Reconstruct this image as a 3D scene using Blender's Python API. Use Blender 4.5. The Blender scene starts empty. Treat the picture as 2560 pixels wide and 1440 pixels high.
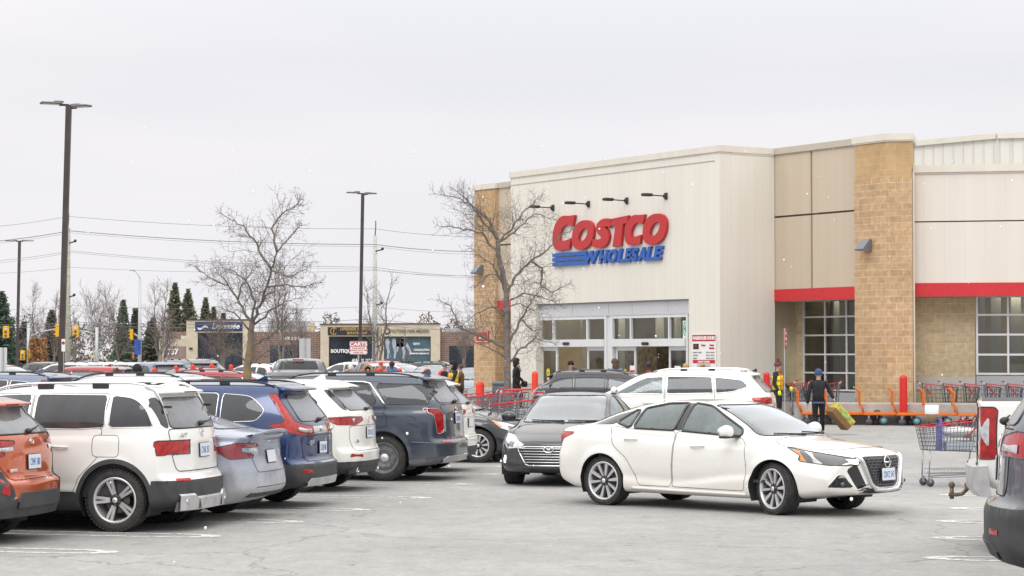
import bpy, bmesh, math, random
import numpy as np
from mathutils import Vector, Matrix
from mathutils.bvhtree import BVHTree
random.seed(7); rng = np.random.RandomState(7)
PI = math.pi; R = math.radians
SC = bpy.context.scene; COL = SC.collection
# ---------------------------------------------------------------- camera
F_PX = 5550.0; CX, CY, HOR = 1280.0, 720.0, 887.0; CAM_H = 2.05
PITCH = math.atan((HOR-CY)/F_PX)
cam = bpy.data.cameras.new("camera"); camo = bpy.data.objects.new("camera", cam); COL.objects.link(camo)
cam.sensor_width = 36.0; cam.lens = F_PX/2560*36; cam.clip_start = 0.5; cam.clip_end = 3000
camo.location = (0, 0, CAM_H); camo.rotation_euler = (PI/2+PITCH, 0, 0); SC.camera = camo
# ---------------------------------------------------------------- sky: an overcast dome, brighter overhead
w = bpy.data.worlds.new("World"); SC.world = w; w.use_nodes = True
nt = w.node_tree; nt.nodes.clear()
def N(t, ty, **kw):
 n = t.nodes.new(ty)
 for k, v in kw.items():
  if k.startswith('i_'): n.inputs[k[2:].replace('_', ' ')].default_value = v
  else: setattr(n, k, v)
 return n
out = N(nt, 'ShaderNodeOutputWorld'); bg = N(nt, 'ShaderNodeBackground'); bg.inputs[1].default_value = 1.0
sky = N(nt, 'ShaderNodeTexSky'); sky.sky_type = 'NISHITA'; sky.sun_disc = False
sky.sun_elevation = R(42); sky.sun_rotation = R(200)
tc = N(nt, 'ShaderNodeTexCoord'); mp = N(nt, 'ShaderNodeMapping'); mp.inputs['Scale'].default_value = (1.4, 1.4, 9.0)
noi = N(nt, 'ShaderNodeTexNoise'); noi.inputs['Scale'].default_value = 1.9; noi.inputs['Detail'].default_value = 3.0; noi.inputs['Roughness'].default_value = .45
cr = N(nt, 'ShaderNodeValToRGB'); cr.color_ramp.elements[0].position = .40; cr.color_ramp.elements[1].position = .60
cr.color_ramp.elements[0].color = (.815, .81, .86, 1); cr.color_ramp.elements[1].color = (.885, .86, .885, 1)
sep = N(nt, 'ShaderNodeSeparateXYZ')
rm = N(nt, 'ShaderNodeMapRange'); rm.inputs['From Min'].default_value = .13; rm.inputs['From Max'].default_value = .9
rm.inputs['To Min'].default_value = 1.0; rm.inputs['To Max'].default_value = 2.6
hz = N(nt, 'ShaderNodeMapRange'); hz.inputs['From Min'].default_value = 0.0; hz.inputs['From Max'].default_value = .10
hz.inputs['To Min'].default_value = .55; hz.inputs['To Max'].default_value = 0.0
hm = N(nt, 'ShaderNodeMixRGB'); hm.inputs[2].default_value = (.90, .875, .90, 1)
mul = N(nt, 'ShaderNodeVectorMath', operation='SCALE')
addn = N(nt, 'ShaderNodeVectorMath', operation='ADD'); sks = N(nt, 'ShaderNodeVectorMath', operation='SCALE'); sks.inputs['Scale'].default_value = .004
L = nt.links.new
L(tc.outputs['Generated'], mp.inputs[0]); L(mp.outputs[0], noi.inputs['Vector']); L(noi.outputs['Fac'], cr.inputs[0])
L(tc.outputs['Generated'], sep.inputs[0]); L(sep.outputs['Z'], rm.inputs['Value']); L(sep.outputs['Z'], hz.inputs['Value'])
L(hz.outputs[0], hm.inputs[0]); L(cr.outputs[0], hm.inputs[1])
tn = N(nt, 'ShaderNodeMapRange'); tn.inputs['From Min'].default_value = .16; tn.inputs['From Max'].default_value = .5; zn = N(nt, 'ShaderNodeMixRGB'); zn.inputs[2].default_value = (.87, .86, .83, 1)
L(sep.outputs['Z'], tn.inputs['Value']); L(tn.outputs[0], zn.inputs[0]); L(hm.outputs[0], zn.inputs[1]); L(zn.outputs[0], mul.inputs[0]); L(rm.outputs[0], mul.inputs['Scale'])
L(sky.outputs[0], sks.inputs[0]); L(mul.outputs[0], addn.inputs[0]); L(sks.outputs[0], addn.inputs[1])
L(addn.outputs[0], bg.inputs[0]); L(bg.outputs[0], out.inputs[0])
sun = bpy.data.lights.new("sun", 'SUN'); sun.energy = 0.8; sun.angle = R(24); sun.color = (1, .97, .93)
suno = bpy.data.objects.new("sun", sun); COL.objects.link(suno); suno.rotation_euler = (R(48), 0, R(-20))
SC.view_settings.view_transform = 'Standard'; SC.view_settings.look = 'None'; SC.view_settings.exposure = 0.0; SC.view_settings.gamma = 1
# ---------------------------------------------------------------- pixel rays of the photograph (2560x1440)
def ray(px, py):
 cx, cu = px-CX, CY-py
 c, s = math.cos(PITCH), math.sin(PITCH)
 return Vector((cx, F_PX*c-cu*s, F_PX*s+cu*c))
def onz(px, py, z=0.0):
 d = ray(px, py); t = (z-CAM_H)/d.z
 return Vector((d.x*t, d.y*t, z))
def at(px, py, D):
 d = ray(px, py); t = D/d.y
 return Vector((d.x*t, D, CAM_H+d.z*t))
TH = R(12.9)
AX = Vector((-math.cos(TH), math.sin(TH), 0))      # stalls run this way (left, away)
RW = Vector((math.sin(TH), math.cos(TH), 0))       # rows run this way
# ---------------------------------------------------------------- materials
MATS = {}
def mat(name, col=(.5, .5, .5), rough=.6, metal=0.0, nz=0.0, nscale=8.0, bump=0.0, spec=.5, coat=0.0, emis=None, es=1.0, detail=4.0):
 if name in MATS: return MATS[name]
 m = bpy.data.materials.new(name); m.use_nodes = True; t = m.node_tree; b = t.nodes['Principled BSDF']
 b.inputs['Base Color'].default_value = (*col, 1); b.inputs['Roughness'].default_value = rough; b.inputs['Metallic'].default_value = metal
 b.inputs['Specular IOR Level'].default_value = spec; b.inputs['Coat Weight'].default_value = coat; b.inputs['Coat Roughness'].default_value = .05
 if emis: b.inputs['Emission Color'].default_value = (*emis, 1); b.inputs['Emission Strength'].default_value = es
 if nz or bump:
  tc = N(t, 'ShaderNodeTexCoord'); n = N(t, 'ShaderNodeTexNoise'); n.inputs['Scale'].default_value = nscale; n.inputs['Detail'].default_value = detail
  t.links.new(tc.outputs['Object'], n.inputs['Vector'])
  if nz:
   r = N(t, 'ShaderNodeValToRGB'); r.color_ramp.elements[0].position = .3; r.color_ramp.elements[1].position = .7
   r.color_ramp.elements[0].color = (*[c*(1-nz) for c in col], 1); r.color_ramp.elements[1].color = (*[min(1, c*(1+nz*.6)) for c in col], 1)
   t.links.new(n.outputs['Fac'], r.inputs[0]); t.links.new(r.outputs[0], b.inputs['Base Color'])
  if bump:
   bp = N(t, 'ShaderNodeBump'); bp.inputs['Strength'].default_value = bump; bp.inputs['Distance'].default_value = .02
   t.links.new(n.outputs['Fac'], bp.inputs['Height']); t.links.new(bp.outputs[0], b.inputs['Normal'])
 MATS[name] = m; return m
def glassmat(name, tint=(.3, .35, .34), refl=.5, rough=.02, film=0.0, dc=(.52, .52, .55)):
 """thin pane: part see-through (tinted), part mirror by angle, a pale veil of road dust, on clear car glass also of painted-in brightness"""
 if name in MATS: return MATS[name]
 m = bpy.data.materials.new(name); m.use_nodes = True; t = m.node_tree; t.nodes.clear()
 o = N(t, 'ShaderNodeOutputMaterial'); tr = N(t, 'ShaderNodeBsdfTransparent'); tr.inputs[0].default_value = (*tint, 1)
 g = N(t, 'ShaderNodeBsdfGlossy'); g.inputs['Roughness'].default_value = rough; g.inputs[0].default_value = (.9, .95, 1, 1)
 fr = N(t, 'ShaderNodeFresnel'); fr.inputs[0].default_value = 1.5
 mr = N(t, 'ShaderNodeMapRange'); mr.inputs['To Min'].default_value = .02; mr.inputs['To Max'].default_value = .02+refl*1.6
 mx = N(t, 'ShaderNodeMixShader')
 t.links.new(fr.outputs[0], mr.inputs['Value']); t.links.new(mr.outputs[0], mx.inputs[0]); t.links.new(tr.outputs[0], mx.inputs[1]); t.links.new(g.outputs[0], mx.inputs[2])
 if film:
  d = N(t, 'ShaderNodeBsdfDiffuse'); d.inputs[0].default_value = (*dc, 1); m2 = N(t, 'ShaderNodeMixShader')
  tc = N(t, 'ShaderNodeTexCoord'); n = N(t, 'ShaderNodeTexNoise'); n.inputs['Scale'].default_value = 5; n.inputs['Detail'].default_value = 6
  q = N(t, 'ShaderNodeMapRange'); q.inputs['From Min'].default_value = .3; q.inputs['From Max'].default_value = .75; q.inputs['To Min'].default_value = film*.8; q.inputs['To Max'].default_value = film*1.2
  t.links.new(tc.outputs['Object'], n.inputs['Vector']); t.links.new(n.outputs['Fac'], q.inputs['Value']); t.links.new(q.outputs[0], m2.inputs[0])
  t.links.new(mx.outputs[0], m2.inputs[1]); t.links.new(d.outputs[0], m2.inputs[2]); t.links.new(m2.outputs[0], o.inputs[0])
 else: t.links.new(mx.outputs[0], o.inputs[0])
 MATS[name] = m; return m
def paint(name, col, metal=0.0, film=.35, rough=.25, dirtcol=(.42, .40, .38)):
 """car paint with winter road grime that thickens low on the body"""
 if name in MATS: return MATS[name]
 m = bpy.data.materials.new(name); m.use_nodes = True; t = m.node_tree; b = t.nodes['Principled BSDF']
 b.inputs['Metallic'].default_value = metal; b.inputs['Coat Weight'].default_value = .6; b.inputs['Coat Roughness'].default_value = .06
 tc = N(t, 'ShaderNodeTexCoord'); sp = N(t, 'ShaderNodeSeparateXYZ'); n = N(t, 'ShaderNodeTexNoise'); n.inputs['Scale'].default_value = 3.2; n.inputs['Detail'].default_value = 8; n.inputs['Roughness'].default_value = .65
 mr = N(t, 'ShaderNodeMapRange'); mr.inputs['From Min'].default_value = .85; mr.inputs['From Max'].default_value = .22; mr.inputs['To Min'].default_value = -.1; mr.inputs['To Max'].default_value = .75
 ad = N(t, 'ShaderNodeMath', operation='ADD'); nb = N(t, 'ShaderNodeMath', operation='MULTIPLY_ADD'); nb.inputs[1].default_value = .9; nb.inputs[2].default_value = -.45
 mu = N(t, 'ShaderNodeMath', operation='MULTIPLY'); mu.inputs[1].default_value = film; mu.use_clamp = True; ad.use_clamp = True
 mx = N(t, 'ShaderNodeMixRGB'); mx.inputs[1].default_value = (*col, 1); mx.inputs[2].default_value = (*dirtcol, 1)
 rr = N(t, 'ShaderNodeMapRange'); rr.inputs['To Min'].default_value = rough; rr.inputs['To Max'].default_value = .85
 k = t.links.new
 k(tc.outputs['Object'], sp.inputs[0]); k(sp.outputs['Z'], mr.inputs['Value']); k(tc.outputs['Object'], n.inputs['Vector']); k(n.outputs['Fac'], nb.inputs[0])
 k(mr.outputs[0], ad.inputs[0]); k(nb.outputs[0], ad.inputs[1]); k(ad.outputs[0], mu.inputs[0]); k(mu.outputs[0], mx.inputs[0]); k(mx.outputs[0], b.inputs['Base Color'])
 k(mu.outputs[0], rr.inputs['Value']); k(rr.outputs[0], b.inputs['Roughness'])
 iv = N(t, 'ShaderNodeMath', operation='MULTIPLY_ADD'); iv.inputs[1].default_value = -1; iv.inputs[2].default_value = 1; k(mu.outputs[0], iv.inputs[0]); k(iv.outputs[0], b.inputs['Coat Weight'])
 MATS[name] = m; return m
# ---------------------------------------------------------------- tags
def tag(o, label=None, cat=None, group=None, kind=None):
 if label: o['label'] = label
 if cat: o['category'] = cat
 if group: o['group'] = group
 if kind: o['kind'] = kind
 return o
def empty(name, loc=(0, 0, 0), rz=0.0, label=None, cat=None, group=None, parent=None):
 o = bpy.data.objects.new(name, None); COL.objects.link(o); o.location = loc; o.rotation_euler = (0, 0, rz); o.empty_display_size = .2
 if parent: o.parent = parent
 return tag(o, label, cat, group)
def copy_tree(o, parent=None):
 c = o.copy(); COL.objects.link(c); c.parent = parent
 for ch in list(o.children): copy_tree(ch, c)
 return c
# ---------------------------------------------------------------- mesh builder
class MB:
 def __init__(s): s.v = []; s.f = []; s.m = []; s.sm = []
 def add(s, vs, fs, mi=0, smooth=False, M=None):
  o = len(s.v)
  for p in vs: s.v.append(tuple(M @ Vector(p)) if M is not None else tuple(p))
  for f in fs: s.f.append(tuple(i+o for i in f)); s.m.append(mi); s.sm.append(smooth)
  return s
 def quad(s, a, b, c, d, mi=0, M=None): return s.add([a, b, c, d], [(0, 1, 2, 3)], mi, False, M)
 def box(s, c, size, mi=0, M=None, rz=0.0, bev=0.0):
  x, y, z = size[0]/2, size[1]/2, size[2]/2
  Q = Matrix.Translation(c) @ Matrix.Rotation(rz, 4, 'Z')
  if M is not None: Q = M @ Q
  if bev <= 0:
   vs = [(i*x, j*y, k*z) for k in (-1, 1) for j in (-1, 1) for i in (-1, 1)]
   return s.add(vs, [(0, 2, 3, 1), (4, 5, 7, 6), (0, 1, 5, 4), (2, 6, 7, 3), (0, 4, 6, 2), (1, 3, 7, 5)], mi, False, Q)
  b = min(bev, x*.99, y*.99, z*.99); vs = []; idx = {}
  for i in (-1, 1):
   for j in (-1, 1):
    for k in (-1, 1):
     for a in range(3):
      p = [i*(x-b), j*(y-b), k*(z-b)]; p[a] = (i*x, j*y, k*z)[a]
      idx[(i, j, k, a)] = len(vs); vs.append(p)
  fs = []
  I = idx
  for sg in (-1, 1):
   q = lambda a, l: fs.append(tuple(l) if sg > 0 else tuple(reversed(l)))
   q(0, [I[(sg, -1, -1, 0)], I[(sg, 1, -1, 0)], I[(sg, 1, 1, 0)], I[(sg, -1, 1, 0)]])
   q(1, [I[(1, sg, -1, 1)], I[(-1, sg, -1, 1)], I[(-1, sg, 1, 1)], I[(1, sg, 1, 1)]])
   q(2, [I[(-1, -1, sg, 2)], I[(1, -1, sg, 2)], I[(1, 1, sg, 2)], I[(-1, 1, sg, 2)]])
  for i in (-1, 1):
   for j in (-1, 1):
    fs.append((I[(i, j, -1, 0)], I[(i, j, 1, 0)], I[(i, j, 1, 1)], I[(i, j, -1, 1)]))
    fs.append((I[(i, -1, j, 0)], I[(i, 1, j, 0)], I[(i, 1, j, 2)], I[(i, -1, j, 2)]))
    fs.append((I[(-1, i, j, 1)], I[(1, i, j, 1)], I[(1, i, j, 2)], I[(-1, i, j, 2)]))
  for i in (-1, 1):
   for j in (-1, 1):
    for k in (-1, 1): fs.append((I[(i, j, k, 0)], I[(i, j, k, 1)], I[(i, j, k, 2)]))
  return s.add(vs, fs, mi, False, Q)
 def bar(s, a, b, wx, wz=None, mi=0, M=None):
  """square bar from a to b"""
  a, b = Vector(a), Vector(b); d = (b-a); l = d.length
  if l < 1e-6: return s
  Q = Matrix.Translation((a+b)/2) @ d.to_track_quat('Z', 'Y').to_matrix().to_4x4()
  if M is not None: Q = M @ Q
  return s.box((0, 0, 0), (wx, wz or wx, l), mi, Q)
 def tube(s, pts, rad, n=6, mi=0, M=None, cap=True, smooth=True, closed=False):
  pts = [Vector(p) for p in pts]; k = len(pts)
  if k < 2: return s
  if not hasattr(rad, '__len__'): rad = [rad]*k
  vs = []; fs = []; up = None
  for i, p in enumerate(pts):
   if closed: t = pts[(i+1) % k]-pts[i-1]
   else: t = pts[min(i+1, k-1)]-pts[max(i-1, 0)]
   if t.length < 1e-9: t = Vector((0, 0, 1))
   t.normalize()
   if up is None: up = Vector((0, 0, 1)) if abs(t.z) < .9 else Vector((1, 0, 0))
   a = t.cross(up)
   if a.length < 1e-4: a = t.cross(Vector((.3, 1, .2)))
   a.normalize(); b = a.cross(t); up = b
   for j in range(n):
    an = 2*PI*j/n; vs.append(p+(a*math.cos(an)+b*math.sin(an))*rad[i])
  for i in range(k if closed else k-1):
   i2 = (i+1) % k
   for j in range(n): fs.append((i*n+j, i*n+(j+1) % n, i2*n+(j+1) % n, i2*n+j))
  if cap and not closed: fs.append(tuple(range(n))[::-1]); fs.append(tuple((k-1)*n+j for j in range(n)))
  return s.add(vs, fs, mi, smooth, M)
 def lathe(s, prof, n=24, mi=0, M=None, smooth=True, a0=0, a1=2*PI):
  """prof: (r, z) pairs round local z"""
  full = abs(a1-a0-2*PI) < 1e-6; cols = n if full else n+1; vs = []; fs = []
  for r_, z in prof:
   for j in range(cols):
    a = a0+(a1-a0)*j/n; vs.append((r_*math.cos(a), r_*math.sin(a), z))
  for i in range(len(prof)-1):
   for j in range(n if not full else n):
    j2 = (j+1) % cols if full else j+1
    fs.append((i*cols+j, i*cols+j2, (i+1)*cols+j2, (i+1)*cols+j))
  return s.add(vs, fs, mi, smooth, M)
 def ball(s, c, r, n=12, mi=0, M=None, k=8):
  r = (r, r, r) if not hasattr(r, '__len__') else r; vs = []; fs = []
  for i in range(k+1):
   ph = PI*i/k
   for j in range(n):
    a = 2*PI*j/n; vs.append((c[0]+r[0]*math.sin(ph)*math.cos(a), c[1]+r[1]*math.sin(ph)*math.sin(a), c[2]+r[2]*math.cos(ph)))
  for i in range(k):
   for j in range(n): fs.append((i*n+j, (i+1)*n+j, (i+1)*n+(j+1) % n, i*n+(j+1) % n))
  return s.add(vs, fs, mi, True, M)
 def prism(s, poly, y0, y1, mi=0, M=None, smooth=False):
  """poly in (x,z), extruded along y"""
  n = len(poly); vs = [(p[0], y0, p[1]) for p in poly]+[(p[0], y1, p[1]) for p in poly]
  fs = [tuple(range(n)), tuple(range(2*n-1, n-1, -1))]+[(i, i+n, (i+1) % n+n, (i+1) % n) for i in range(n)]
  return s.add(vs, fs, mi, smooth, M)
 def build(s, name, mats, parent=None, uv=False, loc=None):
  me = bpy.data.meshes.new(name); me.from_pydata(s.v, [], s.f); me.validate(clean_customdata=False)
  if not isinstance(mats, (list, tuple)): mats = [mats]
  for m_ in mats: me.materials.append(m_)
  if len(me.polygons) == len(s.f):
   me.polygons.foreach_set('material_index', s.m); me.polygons.foreach_set('use_smooth', s.sm)
  if uv: box_uv(me)
  me.update(); o = bpy.data.objects.new(name, me); COL.objects.link(o)
  if parent: o.parent = parent
  if loc is not None: o.location = loc
  return o
def box_uv(me):
 """metres: u along the wall, v up"""
 uvl = me.uv_layers.new(name='uv')
 for p in me.polygons:
  n = p.normal
  if abs(n.z) > .7: a, b = Vector((1, 0, 0)), Vector((0, 1, 0))
  else:
   a = Vector((-n.y, n.x, 0)).normalized(); b = Vector((0, 0, 1))
  for li in p.loop_indices:
   c = me.vertices[me.loops[li].vertex_index].co; uvl.data[li].uv = (c.dot(a), c.dot(b))
def text_obj(name, s, size, m, parent=None, M=None, bold=0.0, ext=.005, align='CENTER', shear=0.0, sx=1.0, spacing=1.0, res=3):
 """lettering as a mesh, standing in the local xz plane facing -y"""
 cu = bpy.data.curves.new(name, 'FONT'); cu.body = s; cu.size = size; cu.extrude = ext; cu.offset = bold; cu.align_x = align; cu.align_y = 'CENTER'
 cu.shear = shear; cu.space_character = spacing; cu.resolution_u = res
 o = bpy.data.objects.new(name, cu); COL.objects.link(o); dg = bpy.context.evaluated_depsgraph_get(); dg.update()
 me = bpy.data.meshes.new_from_object(o.evaluated_get(dg)); bpy.data.objects.remove(o); bpy.data.curves.remove(cu)
 Q = Matrix.Rotation(PI/2, 4, 'X') @ Matrix.Diagonal((sx, 1, 1, 1))
 me.transform(M @ Q if M is not None else Q)
 me.materials.clear(); me.materials.append(m); me.name = name
 t = bpy.data.objects.new(name, me); COL.objects.link(t)
 if parent: t.parent = parent
 return t
def join_meshes(name, objs, parent=None):
 """several lettering meshes of one thing become one mesh"""
 bm = bmesh.new(); mats = []
 for o in objs:
  me = o.data.copy(); base = len(mats); mats += list(me.materials)
  me.transform(o.matrix_basis)
  b2 = len(bm.faces); bm.from_mesh(me); bm.faces.ensure_lookup_table()
  for f in bm.faces[b2:]: f.material_index += base
  bpy.data.objects.remove(o)
 me = bpy.data.meshes.new(name); bm.to_mesh(me)
 for m_ in mats: me.materials.append(m_)
 o = bpy.data.objects.new(name, me); COL.objects.link(o)
 if parent: o.parent = parent
 return o
BLACK = mat('black_plastic', (.025, .025, .028), .55); DARK = mat('dark_metal', (.05, .045, .045), .5, .3, nz=.3)
CHROME = mat('chrome', (.75, .75, .77), .15, 1.0); STEEL = mat('galvanised_steel', (.5, .51, .53), .4, .7, nz=.2, nscale=20)
WHITE = mat('white_enamel', (.8, .8, .8), .4); RED = mat('red_enamel', (.62, .02, .02), .4, nz=.1)
# ================================================================= ground
def asphalt():
 m = bpy.data.materials.new('salted_asphalt'); m.use_nodes = True; t = m.node_tree; b = t.nodes['Principled BSDF']; k = t.links.new
 tc = N(t, 'ShaderNodeTexCoord')
 def nz(sc, det, rough=.6, stretch=None):
  n = N(t, 'ShaderNodeTexNoise'); n.inputs['Scale'].default_value = sc; n.inputs['Detail'].default_value = det; n.inputs['Roughness'].default_value = rough
  if stretch:
   mp = N(t, 'ShaderNodeMapping'); mp.inputs['Rotation'].default_value = (0, 0, -TH); mp.inputs['Scale'].default_value = stretch
   k(tc.outputs['Object'], mp.inputs[0]); k(mp.outputs[0], n.inputs['Vector'])
  else: k(tc.outputs['Object'], n.inputs['Vector'])
  return n
 big = nz(.18, 5); mid = nz(3.2, 12, .8, (.8, .5, 1)); fine = nz(12, 9, .9); sp = nz(160, 2)
 r1 = N(t, 'ShaderNodeValToRGB'); e = r1.color_ramp.elements; e[0].position = .32; e[1].position = .68; e[0].color = (.295, .290, .288, 1); e[1].color = (.385, .378, .374, 1)
 k(big.outputs['Fac'], r1.inputs[0])
 m1 = N(t, 'ShaderNodeMixRGB', blend_type='MULTIPLY'); m1.inputs[0].default_value = .75
 r2 = N(t, 'ShaderNodeValToRGB'); e = r2.color_ramp.elements; e[0].position = .3; e[1].position = .66; e[0].color = (.68, .68, .685, 1); e[1].color = (1.14, 1.14, 1.13, 1)
 k(mid.outputs['Fac'], r2.inputs[0]); k(r1.outputs[0], m1.inputs[1]); k(r2.outputs[0], m1.inputs[2])
 m2 = N(t, 'ShaderNodeMixRGB', blend_type='MULTIPLY'); m2.inputs[0].default_value = .8
 r3 = N(t, 'ShaderNodeValToRGB'); e = r3.color_ramp.elements; e[0].position = .3; e[1].position = .7; e[0].color = (.62, .62, .64, 1); e[1].color = (1.25, 1.24, 1.22, 1)
 k(fine.outputs['Fac'], r3.inputs[0]); k(m1.outputs[0], m2.inputs[1]); k(r3.outputs[0], m2.inputs[2])
 # cracks: thin lines of a stretched voronoi, broken up by noise
 vo = N(t, 'ShaderNodeTexVoronoi', feature='DISTANCE_TO_EDGE'); vo.inputs['Scale'].default_value = .16
 wn = nz(.9, 4); vm = N(t, 'ShaderNodeVectorMath', operation='SCALE'); vm.inputs['Scale'].default_value = .9; va = N(t, 'ShaderNodeVectorMath', operation='ADD')
 k(wn.outputs['Color'], vm.inputs[0]); k(vm.outputs[0], va.inputs[0]); k(tc.outputs['Object'], va.inputs[1]); k(va.outputs[0], vo.inputs['Vector'])
 cm = N(t, 'ShaderNodeMapRange'); cm.inputs['From Min'].default_value = 0; cm.inputs['From Max'].default_value = .0035; cm.inputs['To Min'].default_value = .62; cm.inputs['To Max'].default_value = 1
 k(vo.outputs['Distance'], cm.inputs['Value'])
 m3 = N(t, 'ShaderNodeMixRGB', blend_type='MULTIPLY'); m3.inputs[0].default_value = 1; k(m2.outputs[0], m3.inputs[1]); k(cm.outputs[0], m3.inputs[2])
 # oil and damp stains
 st = nz(1.1, 8, .7, (1.0, .8, 1)); sm = N(t, 'ShaderNodeMapRange'); sm.inputs['From Min'].default_value = .60; sm.inputs['From Max'].default_value = .70; sm.inputs['To Max'].default_value = .45; sm.inputs['To Min'].default_value = 0
 k(st.outputs['Fac'], sm.inputs['Value']); m4 = N(t, 'ShaderNodeMixRGB'); m4.inputs[2].default_value = (.12, .115, .11, 1); k(sm.outputs[0], m4.inputs[0]); k(m3.outputs[0], m4.inputs[1])
 pk = nz(7.5, 5, .6, (.7, .4, 1)); pm_ = N(t, 'ShaderNodeMapRange'); pm_.inputs['From Min'].default_value = .64; pm_.inputs['From Max'].default_value = .72; pm_.inputs['To Min'].default_value = 1; pm_.inputs['To Max'].default_value = .55
 k(pk.outputs['Fac'], pm_.inputs['Value']); m5 = N(t, 'ShaderNodeMixRGB', blend_type='MULTIPLY'); m5.inputs[0].default_value = 1; k(m4.outputs[0], m5.inputs[1]); k(pm_.outputs[0], m5.inputs[2])
 k(m5.outputs[0], b.inputs['Base Color']); b.inputs['Roughness'].default_value = .82
 bp = N(t, 'ShaderNodeBump'); bp.inputs['Strength'].default_value = .5; bp.inputs['Distance'].default_value = .01; k(fine.outputs['Fac'], bp.inputs['Height']); k(bp.outputs[0], b.inputs['Normal'])
 return m
g = MB(); g.quad((-900, -60, 0), (900, -60, 0), (900, 1500, 0), (-900, 1500, 0))
tag(g.build('ground', asphalt()), kind='structure')
CONC = mat('pale_concrete', (.42, .41, .39), .85, nz=.18, nscale=2.5, bump=.2)
LINE = mat('worn_white_paint', (.66, .65, .62), .7, nz=.30, nscale=14, detail=8)
def worn(m):
 t = m.node_tree; b = t.nodes['Principled BSDF']; tc = N(t, 'ShaderNodeTexCoord'); n = N(t, 'ShaderNodeTexNoise'); n.inputs['Scale'].default_value = 9; n.inputs['Detail'].default_value = 8; n.inputs['Roughness'].default_value = .75
 q = N(t, 'ShaderNodeMapRange'); q.inputs['From Min'].default_value = .38; q.inputs['From Max'].default_value = .5
 t.links.new(tc.outputs['Object'], n.inputs['Vector']); t.links.new(n.outputs['Fac'], q.inputs['Value']); t.links.new(q.outputs[0], b.inputs['Alpha'])
worn(LINE)
# hairpin stall lines: two stripes joined by a rounded end
def hairpin(tip, direction, length=5.4, gap=.42, wd=.10):
 m = MB(); d = Vector(direction).normalized(); s = Vector((-d.y, d.x, 0)); z = .004; r0 = gap/2
 c = Vector((tip[0], tip[1], z))+d*(r0*2.4)
 for sg in (-1, 1):
  a = c+s*sg*(r0+wd/2); b = c+s*sg*(r0-wd/2)
  m.quad(a, a+d*length, b+d*length, b)
 n = 14
 for i in range(n):
  q = []
  for an, rr in ((i, r0+wd/2), (i+1, r0+wd/2), (i+1, r0-wd/2), (i, r0-wd/2)):
   t_ = PI*an/n; q.append(c+s*(rr*math.cos(t_))-d*(rr*2.4*math.sin(t_)))
  m.quad(*q)
 return tag(m.build('parking_line', LINE), kind='structure')
for px, py in ((270, 1381), (528, 1341), (738, 1305), (905, 1275), (1060, 1245), (1168, 1211), (1240, 1186), (1262, 1167)):
 hairpin(onz(px, py), AX)
for px, py in ((2336, 1395), (2352, 1345), (2362, 1303), (2392, 1271), (2368, 1237), (2420, 1210)):
 hairpin(onz(px, py), -AX)
for i in range(1, 9):    # rows farther off, mostly hidden by cars
 p = onz(1262, 1167)+RW*2.62*i; hairpin(p, AX)
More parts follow.
